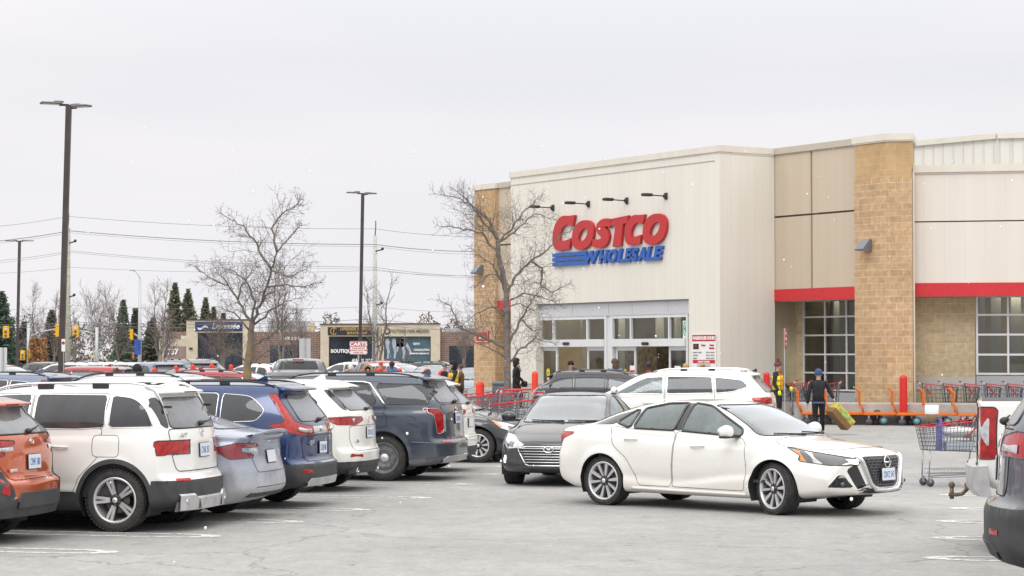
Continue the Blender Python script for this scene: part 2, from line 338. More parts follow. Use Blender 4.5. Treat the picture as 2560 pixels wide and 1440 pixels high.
# ================================================================= the warehouse store
from mathutils.geometry import tessellate_polygon
def slab(mb, loops, y0, y1, mi=0, M=None):
 """extruded outline with holes, loops of (x,z), front face at y0"""
 tris = tessellate_polygon([[Vector((p[0], p[1], 0)) for p in lp] for lp in loops]); flat = [p for lp in loops for p in lp]; n = len(flat)
 vs = [(p[0], y0, p[1]) for p in flat]+[(p[0], y1, p[1]) for p in flat]
 fs = [tuple(t) for t in tris]+[tuple(i+n for i in t)[::-1] for t in tris]; o = 0
 for lp in loops:
  k = len(lp)
  for i in range(k): fs.append((o+i, o+(i+1) % k, o+(i+1) % k+n, o+i+n))
  o += k
 return mb.add(vs, fs, mi, False, M)
def brickmat(name, c1, c2, mortar, bw=.40, bh=.20, ms=.012, bump=1.0, split=True, rough=.9):
 m = bpy.data.materials.new(name); m.use_nodes = True; t = m.node_tree; b = t.nodes['Principled BSDF']; k = t.links.new
 uv = N(t, 'ShaderNodeUVMap'); br = N(t, 'ShaderNodeTexBrick'); br.offset = .5
 for a, v in (('Scale', 1.0), ('Mortar Size', ms), ('Mortar Smooth', .1), ('Bias', 0.0), ('Brick Width', bw), ('Row Height', bh)): br.inputs[a].default_value = v
 br.inputs['Color1'].default_value = (*c1, 1); br.inputs['Color2'].default_value = (*c2, 1); br.inputs['Mortar'].default_value = (*mortar, 1)
 k(uv.outputs[0], br.inputs['Vector']); n = N(t, 'ShaderNodeTexNoise'); n.inputs['Scale'].default_value = 6 if split else 3; n.inputs['Detail'].default_value = 6; k(uv.outputs[0], n.inputs['Vector'])
 n2 = N(t, 'ShaderNodeTexNoise'); n2.inputs['Scale'].default_value = .8; n2.inputs['Detail'].default_value = 4; k(uv.outputs[0], n2.inputs['Vector'])
 r = N(t, 'ShaderNodeValToRGB'); e = r.color_ramp.elements; e[0].position = .35; e[1].position = .65; lo = .87 if split else .92; e[0].color = (lo, lo, lo, 1); e[1].color = (1.1, 1.1, 1.1, 1)
 k(n.outputs['Fac'], r.inputs[0]); mx = N(t, 'ShaderNodeMixRGB', blend_type='MULTIPLY'); mx.inputs[0].default_value = 1; k(br.outputs['Color'], mx.inputs[1]); k(r.outputs[0], mx.inputs[2])
 r2 = N(t, 'ShaderNodeValToRGB'); e = r2.color_ramp.elements; e[0].position = .3; e[1].position = .7; e[0].color = (.84, .82, .8, 1); e[1].color = (1.05, 1.05, 1.05, 1)
 k(n2.outputs['Fac'], r2.inputs[0]); m2 = N(t, 'ShaderNodeMixRGB', blend_type='MULTIPLY'); m2.inputs[0].default_value = 1; k(mx.outputs[0], m2.inputs[1]); k(r2.outputs[0], m2.inputs[2])
 k(m2.outputs[0], b.inputs['Base Color']); b.inputs['Roughness'].default_value = rough
 ad = N(t, 'ShaderNodeMath', operation='MULTIPLY_ADD'); ad.inputs[1].default_value = -.8 if split else -.5; k(br.outputs['Fac'], ad.inputs[0]); k(n.outputs['Fac'], ad.inputs[2])
 bp = N(t, 'ShaderNodeBump'); bp.inputs['Strength'].default_value = .7*bump; bp.inputs['Distance'].default_value = .03 if split else .01; k(ad.outputs[0], bp.inputs['Height']); k(bp.outputs[0], b.inputs['Normal'])
 return m
def panelmat(name, col, pitch=.33, seam=.012, dark=.86, rough=.55, ns=.06):
 """vertical metal wall panels with fine seams (u in metres)"""
 m = bpy.data.materials.new(name); m.use_nodes = True; t = m.node_tree; b = t.nodes['Principled BSDF']; k = t.links.new
 uv = N(t, 'ShaderNodeUVMap'); sp = N(t, 'ShaderNodeSeparateXYZ'); k(uv.outputs[0], sp.inputs[0])
 a = N(t, 'ShaderNodeMath', operation='DIVIDE'); a.inputs[1].default_value = pitch; k(sp.outputs[0], a.inputs[0])
 fr = N(t, 'ShaderNodeMath', operation='FRACT'); k(a.outputs[0], fr.inputs[0])
 lt = N(t, 'ShaderNodeMath', operation='LESS_THAN'); lt.inputs[1].default_value = seam/pitch; k(fr.outputs[0], lt.inputs[0])
 fl = N(t, 'ShaderNodeMath', operation='FLOOR'); k(a.outputs[0], fl.inputs[0]); wn = N(t, 'ShaderNodeTexWhiteNoise', noise_dimensions='1D'); k(fl.outputs[0], wn.inputs['W'])
 pm = N(t, 'ShaderNodeMapRange'); pm.inputs['To Min'].default_value = .988; pm.inputs['To Max'].default_value = 1.006; k(wn.outputs['Value'], pm.inputs['Value'])
 n = N(t, 'ShaderNodeTexNoise'); n.inputs['Scale'].default_value = .6; n.inputs['Detail'].default_value = 7; mpp = N(t, 'ShaderNodeMapping'); mpp.inputs['Scale'].default_value = (3.5, .28, 1); k(uv.outputs[0], mpp.inputs[0]); k(mpp.outputs[0], n.inputs['Vector'])
 r = N(t, 'ShaderNodeValToRGB'); e = r.color_ramp.elements; e[0].position = .3; e[1].position = .7; e[0].color = (*[c*(1-ns) for c in col], 1); e[1].color = (*col, 1); k(n.outputs['Fac'], r.inputs[0])
 m1 = N(t, 'ShaderNodeVectorMath', operation='SCALE'); k(r.outputs[0], m1.inputs[0]); k(pm.outputs[0], m1.inputs['Scale'])
 m2 = N(t, 'ShaderNodeMixRGB', blend_type='MULTIPLY'); m2.inputs[2].default_value = (dark, dark, dark, 1); k(lt.outputs[0], m2.inputs[0]); k(m1.outputs[0], m2.inputs[1]); k(m2.outputs[0], b.inputs['Base Color'])
 b.inputs['Roughness'].default_value = rough
 bp = N(t, 'ShaderNodeBump'); bp.inputs['Strength'].default_value = .25; bp.inputs['Distance'].default_value = -.01; k(lt.outputs[0], bp.inputs['Height']); k(bp.outputs[0], b.inputs['Normal'])
 return m
M_CREAM = panelmat('cream_wall_panel', (.76, .73, .665)); M_BEIGE = panelmat('beige_wall_panel', (.57, .48, .375), pitch=.42)
M_CREAM2 = panelmat('wide_cream_panel', (.74, .69, .63), pitch=.60, dark=.88)
M_RIB = panelmat('ribbed_roof_panel', (.76, .74, .69), pitch=.42, seam=.05, dark=.82)
M_COPE = mat('cream_coping', (.70, .66, .58), .5, nz=.06, nscale=2); M_COPEB = mat('beige_coping', (.50, .45, .37), .5, nz=.06)
M_SPLIT = brickmat('split_face_block', (.585, .40, .235), (.50, .325, .18), (.68, .54, .39))
M_SMOOTH = brickmat('smooth_tan_block', (.56, .385, .20), (.53, .36, .18), (.60, .44, .27), split=False)
M_LBLOCK = brickmat('pale_block', (.60, .50, .33), (.56, .46, .30), (.68, .60, .46), bw=.6, bh=.30)
M_BAND = mat('red_band', (.58, .025, .035), .45, nz=.08); M_STUC = mat('grey_stucco_band', (.52, .50, .46), .8, nz=.08, nscale=3, bump=.1)
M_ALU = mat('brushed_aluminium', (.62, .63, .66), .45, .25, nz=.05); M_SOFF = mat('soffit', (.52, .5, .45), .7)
M_SGLASS = glassmat('store_glass', (.45, .46, .40), refl=.5, rough=.03, film=.02)
M_WGLASS = glassmat('tall_window_glass', (.36, .37, .33), refl=.75, rough=.03, film=.03)
M_INT = mat('dim_interior', (.50, .43, .30), .8, nz=.35, nscale=.6, detail=8); M_INT2 = mat('interior_column', (.50, .50, .47), .8); M_INTF = mat('interior_floor', (.2, .18, .15), .6)
H = 8.67
FD = Vector((-math.cos(R(57.9)), math.sin(R(57.9)), 0)); RD = -FD; BK = Vector((-RD.y, RD.x, 0))
P0 = at(1185, 887, F_PX/64.0); P0.z = 0
FM = Matrix(((RD.x, BK.x, 0, P0.x), (RD.y, BK.y, 0, P0.y), (0, 0, 1, 0), (0, 0, 0, 1)))    # local: x right along the facade, y into the building
def solveU(px, w, M):
 """x on the local plane y=w seen at column px"""
 o = M @ Vector((0, w, 0)); d = (M.to_3x3() @ Vector((1, 0, 0))); k = (px-CX)/F_PX
 return (k*o.y-o.x)/(d.x-k*d.y)
def uz(px, py, w, M):
 u = solveU(px, w, M); p = M @ Vector((u, w, 0)); return u, CAM_H+(HOR-py)*p.y/F_PX
Vc = at(1800, 887, F_PX*(H-CAM_H)/525); WV = (Vc-P0).dot(BK)            # plane of the entrance front
UL, UR = solveU(1277, WV, FM), solveU(1800, WV, FM)
store = empty('store_building', P0, 0, 'large cream and tan warehouse store with red band, brick pillars and sliding entrance doors', 'building')
SP = Matrix.Translation(-P0)                                             # world -> store local
def sb(mb, name, m, M=None, parent=None): return mb.build(name, m, parent or store, uv=True)
LM = SP @ FM                                                             # facade frame in store coordinates
# --- entrance front with the door opening
o0, o1 = solveU(1340, WV, FM), solveU(1722, WV, FM); OZ = uz(1722, 747, WV, FM)[1]; bz0 = 1.02
wl = MB(); dp = .34
wl.box(((UL+o0)/2, WV+dp/2, (bz0+H-.2)/2), (o0-UL, dp, H-.2-bz0), M=LM @ Matrix.Translation((0, 0, 0)))
wl.box(((UR+o1)/2, WV+dp/2, (bz0+H-.2)/2), (UR-o1, dp, H-.2-bz0), M=LM)
wl.box(((o0+o1)/2, WV+dp/2, (OZ+H-.2)/2), (o1-o0, dp, H-.2-OZ), M=LM)
sb(wl, 'entrance_wall', M_CREAM)
sw = MB(); sw.box((UR-dp/2-.001, (WV+dp+.12)/2+.0, (bz0+H-.2)/2), (dp, .12-WV-dp, H-.2-bz0), M=LM); sb(sw, 'return_wall', M_CREAM)
pl = MB(); pl.box(((UL+o0)/2, WV+dp/2+.03, bz0/2), (o0-UL-.002, dp, bz0-.004), M=LM); sb(pl, 'plinth', M_STUC); pl = MB(); pl.box(((UR+o1)/2-.03, WV+dp/2+.03, bz0/2), (UR-o1-.06, dp, bz0-.004), M=LM)
pl.box((UR-dp/2-.04, (WV+dp+1.3)/2+.035, bz0/2), (dp, 1.3-WV-dp, bz0-.004), M=LM); sb(pl, 'plinth', M_STUC)
cp = MB()
cp.box(((UL+UR)/2, WV+.2, H-.1), (UR-UL+.08, .5, .2), M=LM); cp.box(((UL+UR)/2, WV+.2, H-.225), (UR-UL+.03, .42, .05), M=LM)
cp.box((UR-.18, (WV+.45+.1)/2, H-.1), (.44, .1-WV-.45, .2), M=LM); cp.box((UR-.17, (WV+.45+.1)/2, H-.225), (.38, .1-WV-.45, .05), M=LM)
sb(cp, 'coping', M_COPE)
rv = MB(); u0, z0 = uz(1277, 470, WV, FM); rv.box(((UL+UR)/2-.1, WV-.006, z0+.1), (UR-UL-.3, .02, .028), M=LM); sb(rv, 'panel_joint', mat('joint_grey', (.42, .40, .37), .7))  # thin grey strip along the wall panel joint
# --- left pillar and recessed panel
pL = solveU(1238, 0, FM)
p = MB(); zs_ = 6.9
p.box((pL/2, .9, (0.02+zs_)/2), (pL, 1.8, zs_-.02), M=LM); sb(p, 'brick_pillar', M_SPLIT)
p = MB(); p.box((pL/2, .9, (zs_+H-.2)/2), (pL-.03, 1.77, H-.2-zs_), M=LM); sb(p, 'pillar_top', M_SMOOTH)
p = MB(); p.box((pL/2, .9, H-.1), (pL+.08, 1.9, .2), M=LM); sb(p, 'pillar_coping', M_COPE)
def recess(ua, ub, name_m, vsplit=None, wallw=.14, top=H, zb=4.14, hz=None):
 b = MB()
 cols = [ua] + ([vsplit] if vsplit else []) + [ub]
 rows = [zb]+([hz] if hz else [])+[top-.2]
 g_ = .045
 for i in range(len(cols)-1):
  for j in range(len(rows)-1):
   x0 = cols[i]+(g_ if i else 0); x1 = cols[i+1]-(g_ if i < len(cols)-2 else 0)
   y0 = rows[j]; y1 = rows[j+1]-(.06 if j < len(rows)-2 else 0)
   b.box(((x0+x1)/2, wallw+.1, (y0+y1)/2), (x1-x0, .2, y1-y0), M=LM)
 sb(b, 'beige_panel', M_BEIGE)
 bb = MB(); bb.box(((ua+ub)/2, wallw+.27, (zb+top-.25)/2), (ub-ua, .14, top-.25-zb), M=LM); sb(bb, 'panel_backing', mat('reveal', (.36, .30, .22), .8))
 c = MB(); c.box(((ua+ub)/2, wallw+.1, top-.1), (ub-ua, .34, .2), M=LM); c.box(((ua+ub)/2, wallw+.1, top-.215), (ub-ua, .25, .03), M=LM); sb(c, 'coping', M_COPEB)
 r = MB(); r.box(((ua+ub)/2, wallw+.06, zb-.19), (ub-ua-.004, .20, .37), M=LM); sb(r, 'red_band', M_BAND)
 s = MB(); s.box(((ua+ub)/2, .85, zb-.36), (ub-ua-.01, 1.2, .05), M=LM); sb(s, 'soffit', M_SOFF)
recess(pL+.002, UL-.002, None, hz=6.30)
lb = MB(); lb.box(((pL+UL)/2, 1.5, 1.9), (UL-pL, .2, 3.78), M=LM); sb(lb, 'recessed_wall', M_LBLOCK)
# --- right recessed bay
pR0 = solveU(2137, -.12, FM)
recess(UR-.33, pR0-.002, None, vsplit=solveU(2030, .14, FM), hz=uz(1930, 541, .14, FM)[1])
def glazed(mb_frame, mb_glass, x0, x1, z0, z1, cols, rows, y, M, fw=.05, fd=.09, mi=0):
 """a grid of panes; cols / rows are lists of inner mullion positions"""
 xs = [x0]+list(cols)+[x1]; zs = [z0]+list(rows)+[z1]
 for x in xs: mb_frame.box((x, y, (z0+z1)/2), (fw, fd, z1-z0+fw), M=M)
 for i in range(len(xs)-1):
  for z in zs: mb_frame.box(((xs[i]+xs[i+1])/2, y, z), (xs[i+1]-xs[i]-fw-.002, fd-.006, fw), M=M)
  for j in range(len(zs)-1):
   mb_glass.append(((xs[i]+fw/2, xs[i+1]-fw/2, zs[j]+fw/2, zs[j+1]-fw/2), y, M))
WINF = mat('window_aluminium', (.72, .73, .75), .45, .1)
def window_unit(parent, x0, x1, z0, z1, cols, rows, y, M, gm, fw=.05):
 f = MB(); pn = []; glazed(f, pn, x0, x1, z0, z1, cols, rows, y, M, fw); fo_ = f.build('window', WINF, parent, uv=True); gq = MB()
 for (a, b, c, d), yy, MM in pn:
  j = rng.uniform(-.004, .004)
  gq.quad((a, yy+j, c), (b, yy-j, c), (b, yy-j, d), (a, yy+j, d), M=MM)
 gq.build('pane', gm, fo_); return fo_
wy = 1.32
xa, xb = solveU(1970, wy, FM), solveU(2009, wy, FM); xc = solveU(2150, wy, FM)+.3
b = MB(); b.box(((xa-1.2+xb)/2, wy+.1, 1.89), (xb-xa+1.2, .3, 3.77), M=LM); sb(b, 'block_wall', M_LBLOCK)
zz = [uz(2075, q, wy, FM)[1] for q in (975, 932, 886, 838, 792, 747)]
c1, c2 = solveU(2064, wy, FM), solveU(2118, wy, FM)
window_unit(store, xb+.03, xc, zz[0], zz[5], [c1, c2], zz[1:5], wy, LM, M_WGLASS)
b = MB(); b.box(((xb+xc)/2, wy+.05, zz[0]/2-.03), (xc-xb, .2, zz[0]-.08), M=LM); sb(b, 'grey_panel', mat('grey_infill_panel', (.42, .43, .45), .6))
# --- corner pillar
K = solveU(2217, -.12, FM); Kw = FM @ Vector((K, -.12, 0)); RM = Matrix(((-AX.x, RW.x, 0, Kw.x), (-AX.y, RW.y, 0, Kw.y), (0, 0, 1, 0), (0, 0, 0, 1)))
RL = SP @ RM; e2 = solveU(2282, 0, RM)
def colpoly(grow=0.0):
 a = LM @ Vector((pR0-grow, 1.7, 0)); b_ = LM @ Vector((pR0-grow, -.12-grow, 0)); c_ = LM @ Vector((K+grow*.4, -.12-grow, 0)); c_.z = 0
 d_ = RL @ Vector((e2+grow, -grow, 0)); e_ = RL @ Vector((e2+grow, 1.9, 0)); return [a, b_, c_, d_, e_]
def column(name, z0, z1, m, grow=0.0):
 q = colpoly(grow); n = len(q); mb = MB(); vs = [(v.x, v.y, z0) for v in q]+[(v.x, v.y, z1) for v in q]
 mb.add(vs, [tuple(range(n))[::-1], tuple(range(n, 2*n))]+[(i, (i+1) % n, (i+1) % n+n, i+n) for i in range(n)]); return sb(mb, name, m)
zb_ = uz(2200, 445, -.12, FM)[1]
column('brick_pillar', .02, zb_, M_SPLIT); column('pillar_top', zb_, H-.2, M_SMOOTH, -.02); column('pillar_coping', H-.2, H-.002, M_COPE, .05); column('pillar_coping', H-.24, H-.202, M_COPE, .025)
dn = MB(); dn.bar(RL @ Vector((e2+.03, .18, .5)), RL @ Vector((e2+.03, .18, 7.5)), .05, .05); sb(dn, 'corner_trim', M_COPE)
jt = MB(); ux = solveU(2246, -.01, RM); jt.bar(RL @ Vector((ux, -.004, .1)), RL @ Vector((ux, -.004, H-.25)), .012, .012); sb(jt, 'control_joint', mat('joint_sealant', (.60, .45, .26), .8))
# --- long wall to the right
yw = .55; LEN = 34
def rz(px, py, w): return uz(px, py, w, RM)[1]
zt, zt2, zr, zl = rz(2400, 411, yw), rz(2400, 553, yw), rz(2400, 707, yw), rz(2400, 741, yw)
for a, c in ((zr, zt2-.02), (zt2+.02, zt-.22)):
 b = MB(); b.box((e2+LEN/2, yw+.1, (a+c)/2), (LEN, .2, c-a), M=RL); sb(b, 'cream_panel', M_CREAM2)
b = MB(); b.box((e2+LEN/2, yw+.27, (zr+zt-.25)/2), (LEN, .14, zt-.25-zr), M=RL); sb(b, 'panel_backing', MATS['reveal'])
b = MB(); b.box((e2+LEN/2, yw+.1, zt-.11), (LEN, .36, .22), M=RL); b.box((e2+LEN/2, yw+.1, zt-.245), (LEN, .27, .045), M=RL); sb(b, 'coping', M_COPE)
b = MB(); b.box((e2+LEN/2, yw+.06, (zr+zl)/2), (LEN, .2, zr-zl-.004), M=RL); sb(b, 'red_band', M_BAND)
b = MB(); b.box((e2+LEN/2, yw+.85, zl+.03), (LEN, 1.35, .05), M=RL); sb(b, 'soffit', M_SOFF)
yi = 1.55; wx0 = solveU(2440, yi, RM)
zg0, zg1 = rz(2350, 975, yi), rz(2350, 942, yi); zw = [rz(2500, q, yi) for q in (934.5, 886.5, 836.5, 787, 741)]
b = MB(); b.box(((e2-.4+wx0)/2, yi+.1, (zg1+zl)/2), (wx0-e2+.4-.06, .25, zl-zg1), M=RL); b.box(((e2-.4+wx0)/2, yi+.1, zg0/2), (wx0-e2+.4-.06, .25, zg0), M=RL); sb(b, 'block_wall', M_LBLOCK)
b = MB(); b.box(((e2-.4+wx0)/2, yi+.085, (zg0+zg1)/2), (wx0-e2+.4-.06, .25, zg1-zg0-.004), M=RL); sb(b, 'grey_band', M_STUC)
pw = solveU(2517.5, yi, RM)-wx0
for k_ in range(2):
 x0 = wx0+.03+k_*(pw*5+1.8); window_unit(store, x0, x0+pw*5, zw[0], zw[4], [x0+pw*q for q in range(1, 5)], zw[1:4], yi, RL, M_WGLASS, .06)
 b = MB(); b.box((x0+pw*2.5, yi+.08, zw[0]/2-.03), (pw*5+.06, .2, zw[0]-.07), M=RL); sb(b, 'grey_panel', MATS['grey_infill_panel'])
 b = MB(); b.box((x0+pw*5+.9, yi+.1, zl/2), (1.7, .25, zl), M=RL); sb(b, 'block_wall', M_LBLOCK)
# --- ribbed penthouse above
g0 = at(2262, 887, F_PX*(9.3-CAM_H)/(887-355)); g1 = at(2497, 887, F_PX*(9.3-CAM_H)/(887-333)); dvec = (g1-g0).normalized(); g0 = g1-dvec*14
for a, c in ((g0, g1), (g1, g1-AX*26)):
 a = SP @ Vector((a.x, a.y, 0)); c = SP @ Vector((c.x, c.y, 0)); b = MB(); nn = (c-a).normalized(); bk = Vector((-nn.y, nn.x, 0))
 b.add([a+Vector((0, 0, 7)), c+Vector((0, 0, 7)), c+Vector((0, 0, 9.15)), a+Vector((0, 0, 9.15))], [(0, 1, 2, 3)]); sb(b, 'ribbed_wall', M_RIB)
 L_ = (c-a).length; q = MB(); k_ = 0
 while k_*.42 < L_:
  pp = a+nn*(k_*.42)-bk*.012; q.bar(pp+Vector((0, 0, 7)), pp+Vector((0, 0, 9.12)), .045, .03); k_ += 1
 sb(q, 'standing_seams', M_COPE)
 q = MB(); q.bar(a+Vector((0, 0, 9.22))-bk*.03, c+Vector((0, 0, 9.22))-bk*.03, .18, .18); sb(q, 'coping', M_COPE)
# roof and rear of the building
rf = MB(); q = [LM @ Vector(v) for v in ((.05, 1.75, 0), (UL, .3, 0), (UR-.4, .3, 0), (pR0+.2, .4, 0))]+[RL @ Vector(v) for v in ((e2-.1, .8, 0), (e2+LEN-.1, .8, 0), (e2+LEN-.1, 40, 0))]+[LM @ Vector((.05, 40, 0))]
n = len(q); rf.add([(v.x, v.y, 7.45) for v in q], [tuple(range(n))]); sb(rf, 'roof', mat('roof_membrane', (.3, .3, .3), .8))
rf = MB(); a, c = LM @ Vector((.02, 1.8, 0)), LM @ Vector((.02, 40, 0)); rf.add([(a.x, a.y, 0), (c.x, c.y, 0), (c.x, c.y, 8), (a.x, a.y, 8)], [(0, 1, 2, 3)]); sb(rf, 'side_wall', M_CREAM2)
# --- interior seen through the glass
it = MB()
def pq(p0, p1, z0, z1, M): return it.quad((p0[0], p0[1], z0), (p1[0], p1[1], z0), (p1[0], p1[1], z1), (p0[0], p0[1], z1), M=M)
pq((o0-1.5, WV+5.2), (UR-.4, WV+5.2), .1, 4.2, LM); pq((o0-1.5, WV+.36), (o0-1.5, WV+5.2), .1, 4.2, LM); pq((UR-.36, WV+.36), (UR-.36, WV+5.2), .1, 4.2, LM)
it.quad((o0-1.5, WV+.36, 4.2), (UR-.4, WV+.36, 4.2), (UR-.4, WV+5.2, 4.2), (o0-1.5, WV+5.2, 4.2), M=LM)
pq((UR-.3, wy+2.6), (xc+.6, wy+2.6), .1, 4.2, LM); pq((xc+.6, wy+.3), (xc+.6, wy+2.6), .1, 4.2, LM)
pq((e2-.3, yi+3.2), (e2+LEN, yi+3.2), .1, 4.2, RL); it.quad((e2-.3, yi+.2, 4.2), (e2+LEN, yi+.2, 4.2), (e2+LEN, yi+3.2, 4.2), (e2-.3, yi+3.2, 4.2), M=RL)
sb(it, 'interior_wall', M_INT)
for px, wd, y_, M1, M2 in [(a, b_, WV+3, FM, LM) for a, b_ in ((1398, .5), (1420, .35), (1452, .5), (1560, .4), (1655, .5), (1700, .4))]+[(a, .22, wy+1.4, FM, LM) for a in (2030, 2060, 2085, 2110)]+[(a, .3, yi+1.8, RM, RL) for a in (2450, 2490, 2540)]:
 it = MB(); it.box((solveU(px, y_, M1), y_, 2.1), (wd, .2, 4.1), M=M2); sb(it, 'interior_column', M_INT2)
it = MB(); it.box((solveU(1625, WV+2.5, FM), WV+2.5, 1.3), (1.9, .8, 2.4), M=LM); sb(it, 'interior_shelving', mat('shelving', (.30, .25, .18), .7, nz=.6, nscale=5)); it = MB(); it.box((solveU(1440, WV+4, FM), WV+4, 1.1), (2.5, .8, 1.6), M=LM); sb(it, 'interior_shelving', mat('shelving', (.30, .25, .18), .7, nz=.6, nscale=5))
it = MB(); it.quad((o0-1.5, WV-.0, .152), (UR-.4, WV, .152), (UR-.4, WV+5.2, .152), (o0-1.5, WV+5.2, .152), M=LM); sb(it, 'interior_floor', M_INTF)
for i in range(3):
 b = MB(); b.box((solveU(1400+i*110, WV+2.2, FM), WV+2.2, 4.1), (1.4, .5, .05), M=LM); sb(b, 'interior_fill_light', mat('fill_glow', (.9, .9, .85), .5, emis=(1, .93, .8), es=16))  # glowing panels added to brighten the store interior
b = MB(); b.box((solveU(2070, wy+1.2, FM), wy+1.6, 4.1), (1.6, .5, .05), M=LM); sb(b, 'interior_fill_light', MATS['fill_glow'])
for i in range(3): b = MB(); b.box((wx0+1.5+i*2.6, yi+1.5, 4.1), (1.6, .5, .05), M=RL); sb(b, 'interior_fill_light', MATS['fill_glow'])
# --- entrance glazing
ye = WV+.26
def ex(px): return solveU(px, ye, FM)
def ez(py, px=1620): return uz(px, py, ye, FM)[1]
z_head = ez(866); z_t0 = ez(847); z_t1 = ez(794); yd = ye+.06
fr_ = MB()
fr_.box(((o0+o1)/2, ye-.03, (z_t1+.09+OZ)/2), (o1-o0-.002, .12, OZ-z_t1-.1), M=LM)
sb(fr_, 'fascia_panel', M_ALU)
pj = MB()
for px in (1437, 1527, 1586, 1675): pj.bar(LM @ Vector((ex(px), ye-.092, z_t1+.16)), LM @ Vector((ex(px), ye-.092, OZ-.02)), .012, .012)
pj.bar(LM @ Vector((o0, ye-.095, OZ-.03)), LM @ Vector((o1, ye-.095, OZ-.03)), .04, .05)
sb(pj, 'fascia_joint', mat('grey_joint', (.36, .37, .4), .6))
f = MB()
ZM0 = .155
for px, wd in ((1345, .10), (1518, .12), (1533, .12), (1722, .10)): f.box((ex(px), ye, (ZM0+z_t1+.1)/2), (wd, .16, z_t1+.1-ZM0), M=LM)
f.box(((ex(1518)+ex(1533))/2, ye+.02, (ZM0+z_t1+.1)/2), (ex(1533)-ex(1518)-.12, .1, z_t1+.1-ZM0), M=LM)
for a, c in ((1345, 1518), (1533, 1722)):
 xa_, xb_ = ex(a)+.052, ex(c)-.062
 f.box(((xa_+xb_)/2, ye-.03, (z_head+z_t0)/2), (xb_-xa_, .2, z_t0-z_head), M=LM); f.box(((xa_+xb_)/2, ye, z_t1+.04), (xb_-xa_, .14, .10), M=LM)
for px in (1386.5, 1471, 1580, 1676): f.box((ex(px), ye, (z_t0+z_t1)/2), (.07, .14, z_t1-z_t0-.004), M=LM)
sb(f, 'door_frame', WINF)
g_ = MB()
for a, c in ((1348, 1385), (1388, 1469.5), (1472.5, 1516), (1536, 1578), (1582, 1674), (1678, 1720)):
 g_ = MB(); g_.quad((ex(a), ye+.01, z_t0), (ex(c), ye+.01, z_t0), (ex(c), ye+.01, z_t1), (ex(a), ye+.01, z_t1), M=LM); sb(g_, 'transom_glass', M_SGLASS)
for a, c in ((1349, 1391), (1466, 1512), (1538, 1587), (1670, 1719)):
 x0, x1 = ex(a), ex(c); d_ = MB(); fw = .085
 for x in (x0+fw/2, x1-fw/2): d_.box((x, yd, (ZM0+z_head)/2), (fw, .06, z_head-ZM0-.01), M=LM)
 for z, h_ in ((z_head-.07, .13), (ZM0+.85, .10), (ZM0+.12, .22)): d_.box(((x0+x1)/2, yd, z), (x1-x0-2*fw-.002, .055, h_), M=LM)
 do = sb(d_, 'sliding_door', WINF); q = MB(); q.quad((x0+fw, yd, ZM0+.2), (x1-fw, yd, ZM0+.2), (x1-fw, yd, z_head-.13), (x0+fw, yd, z_head-.13), M=LM); q.build('pane', M_SGLASS, do)
 s_ = MB(); xm = (x0+x1)/2-.02; n_ = 14
 s_.prism([(xm+.11*math.cos(i*2*PI/n_), 1.42+.15*math.sin(i*2*PI/n_)) for i in range(n_)], yd-.04, yd-.034, 0, LM)
 s_.box((xm, yd-.037, 1.16), (.15, .006, .2), 1, LM); s_.box((xm, yd-.042, 1.42), (.13, .004, .03), 2, LM); s_.box((xm, yd-.042, 1.36), (.08, .004, .02), 2, LM); s_.box((xm, yd-.042, 1.2), (.1, .004, .05), 3, LM)
 s_.build('door_sticker', [mat('yellow_vinyl', (.8, .66, .02), .5), mat('pink_vinyl', (.75, .25, .25), .5), BLACK, WHITE], do)
s_ = MB()
for px, py in ((1424, 859), (1622, 859)): s_.box((ex(px), ye-.16, ez(py, px)), (.38, .08, .10), M=LM, bev=.03)
sb(s_, 'door_sensor', BLACK)
for px in (1581, 1693):
 s_ = MB(); x = ex(px); s_.box((x, yd-.05, 1.58-.1), (.32, .01, .42), 0, LM); s_.box((x, yd-.058, 1.5), (.26, .006, .07), 1, LM); s_.box((x, yd-.058, 1.38), (.26, .006, .05), 2, LM); sb(s_, 'paper_notice', [WHITE, RED, mat('grey_print', (.35, .35, .36), .6)])
# green cross sticker on the transom
s_ = MB(); x, z = uz(1716, 827, ye-.02, FM); s_.box((x-.02, ye-.02, z+.0), (.34, .01, .66), 0, LM); n_ = 20
ring = lambda r1, r2: [(x-.02+r1*math.cos(i*2*PI/n_), z+.06+r2*math.sin(i*2*PI/n_)) for i in range(n_)]
slab(s_, [ring(.145, .24), ring(.115, .21)[::-1]], ye-.032, ye-.026, 1, LM)
for sx_, sz_ in ((.17, .08), (.07, .26)): s_.box((x-.02, ye-.029, z+.06), (sx_, .006 if sx_ > .1 else .008, sz_), 1, LM)
sb(s_, 'green_cross_sticker', [mat('pale_vinyl', (.66, .76, .74), .5), mat('green_vinyl', (.02, .35, .10), .5)])
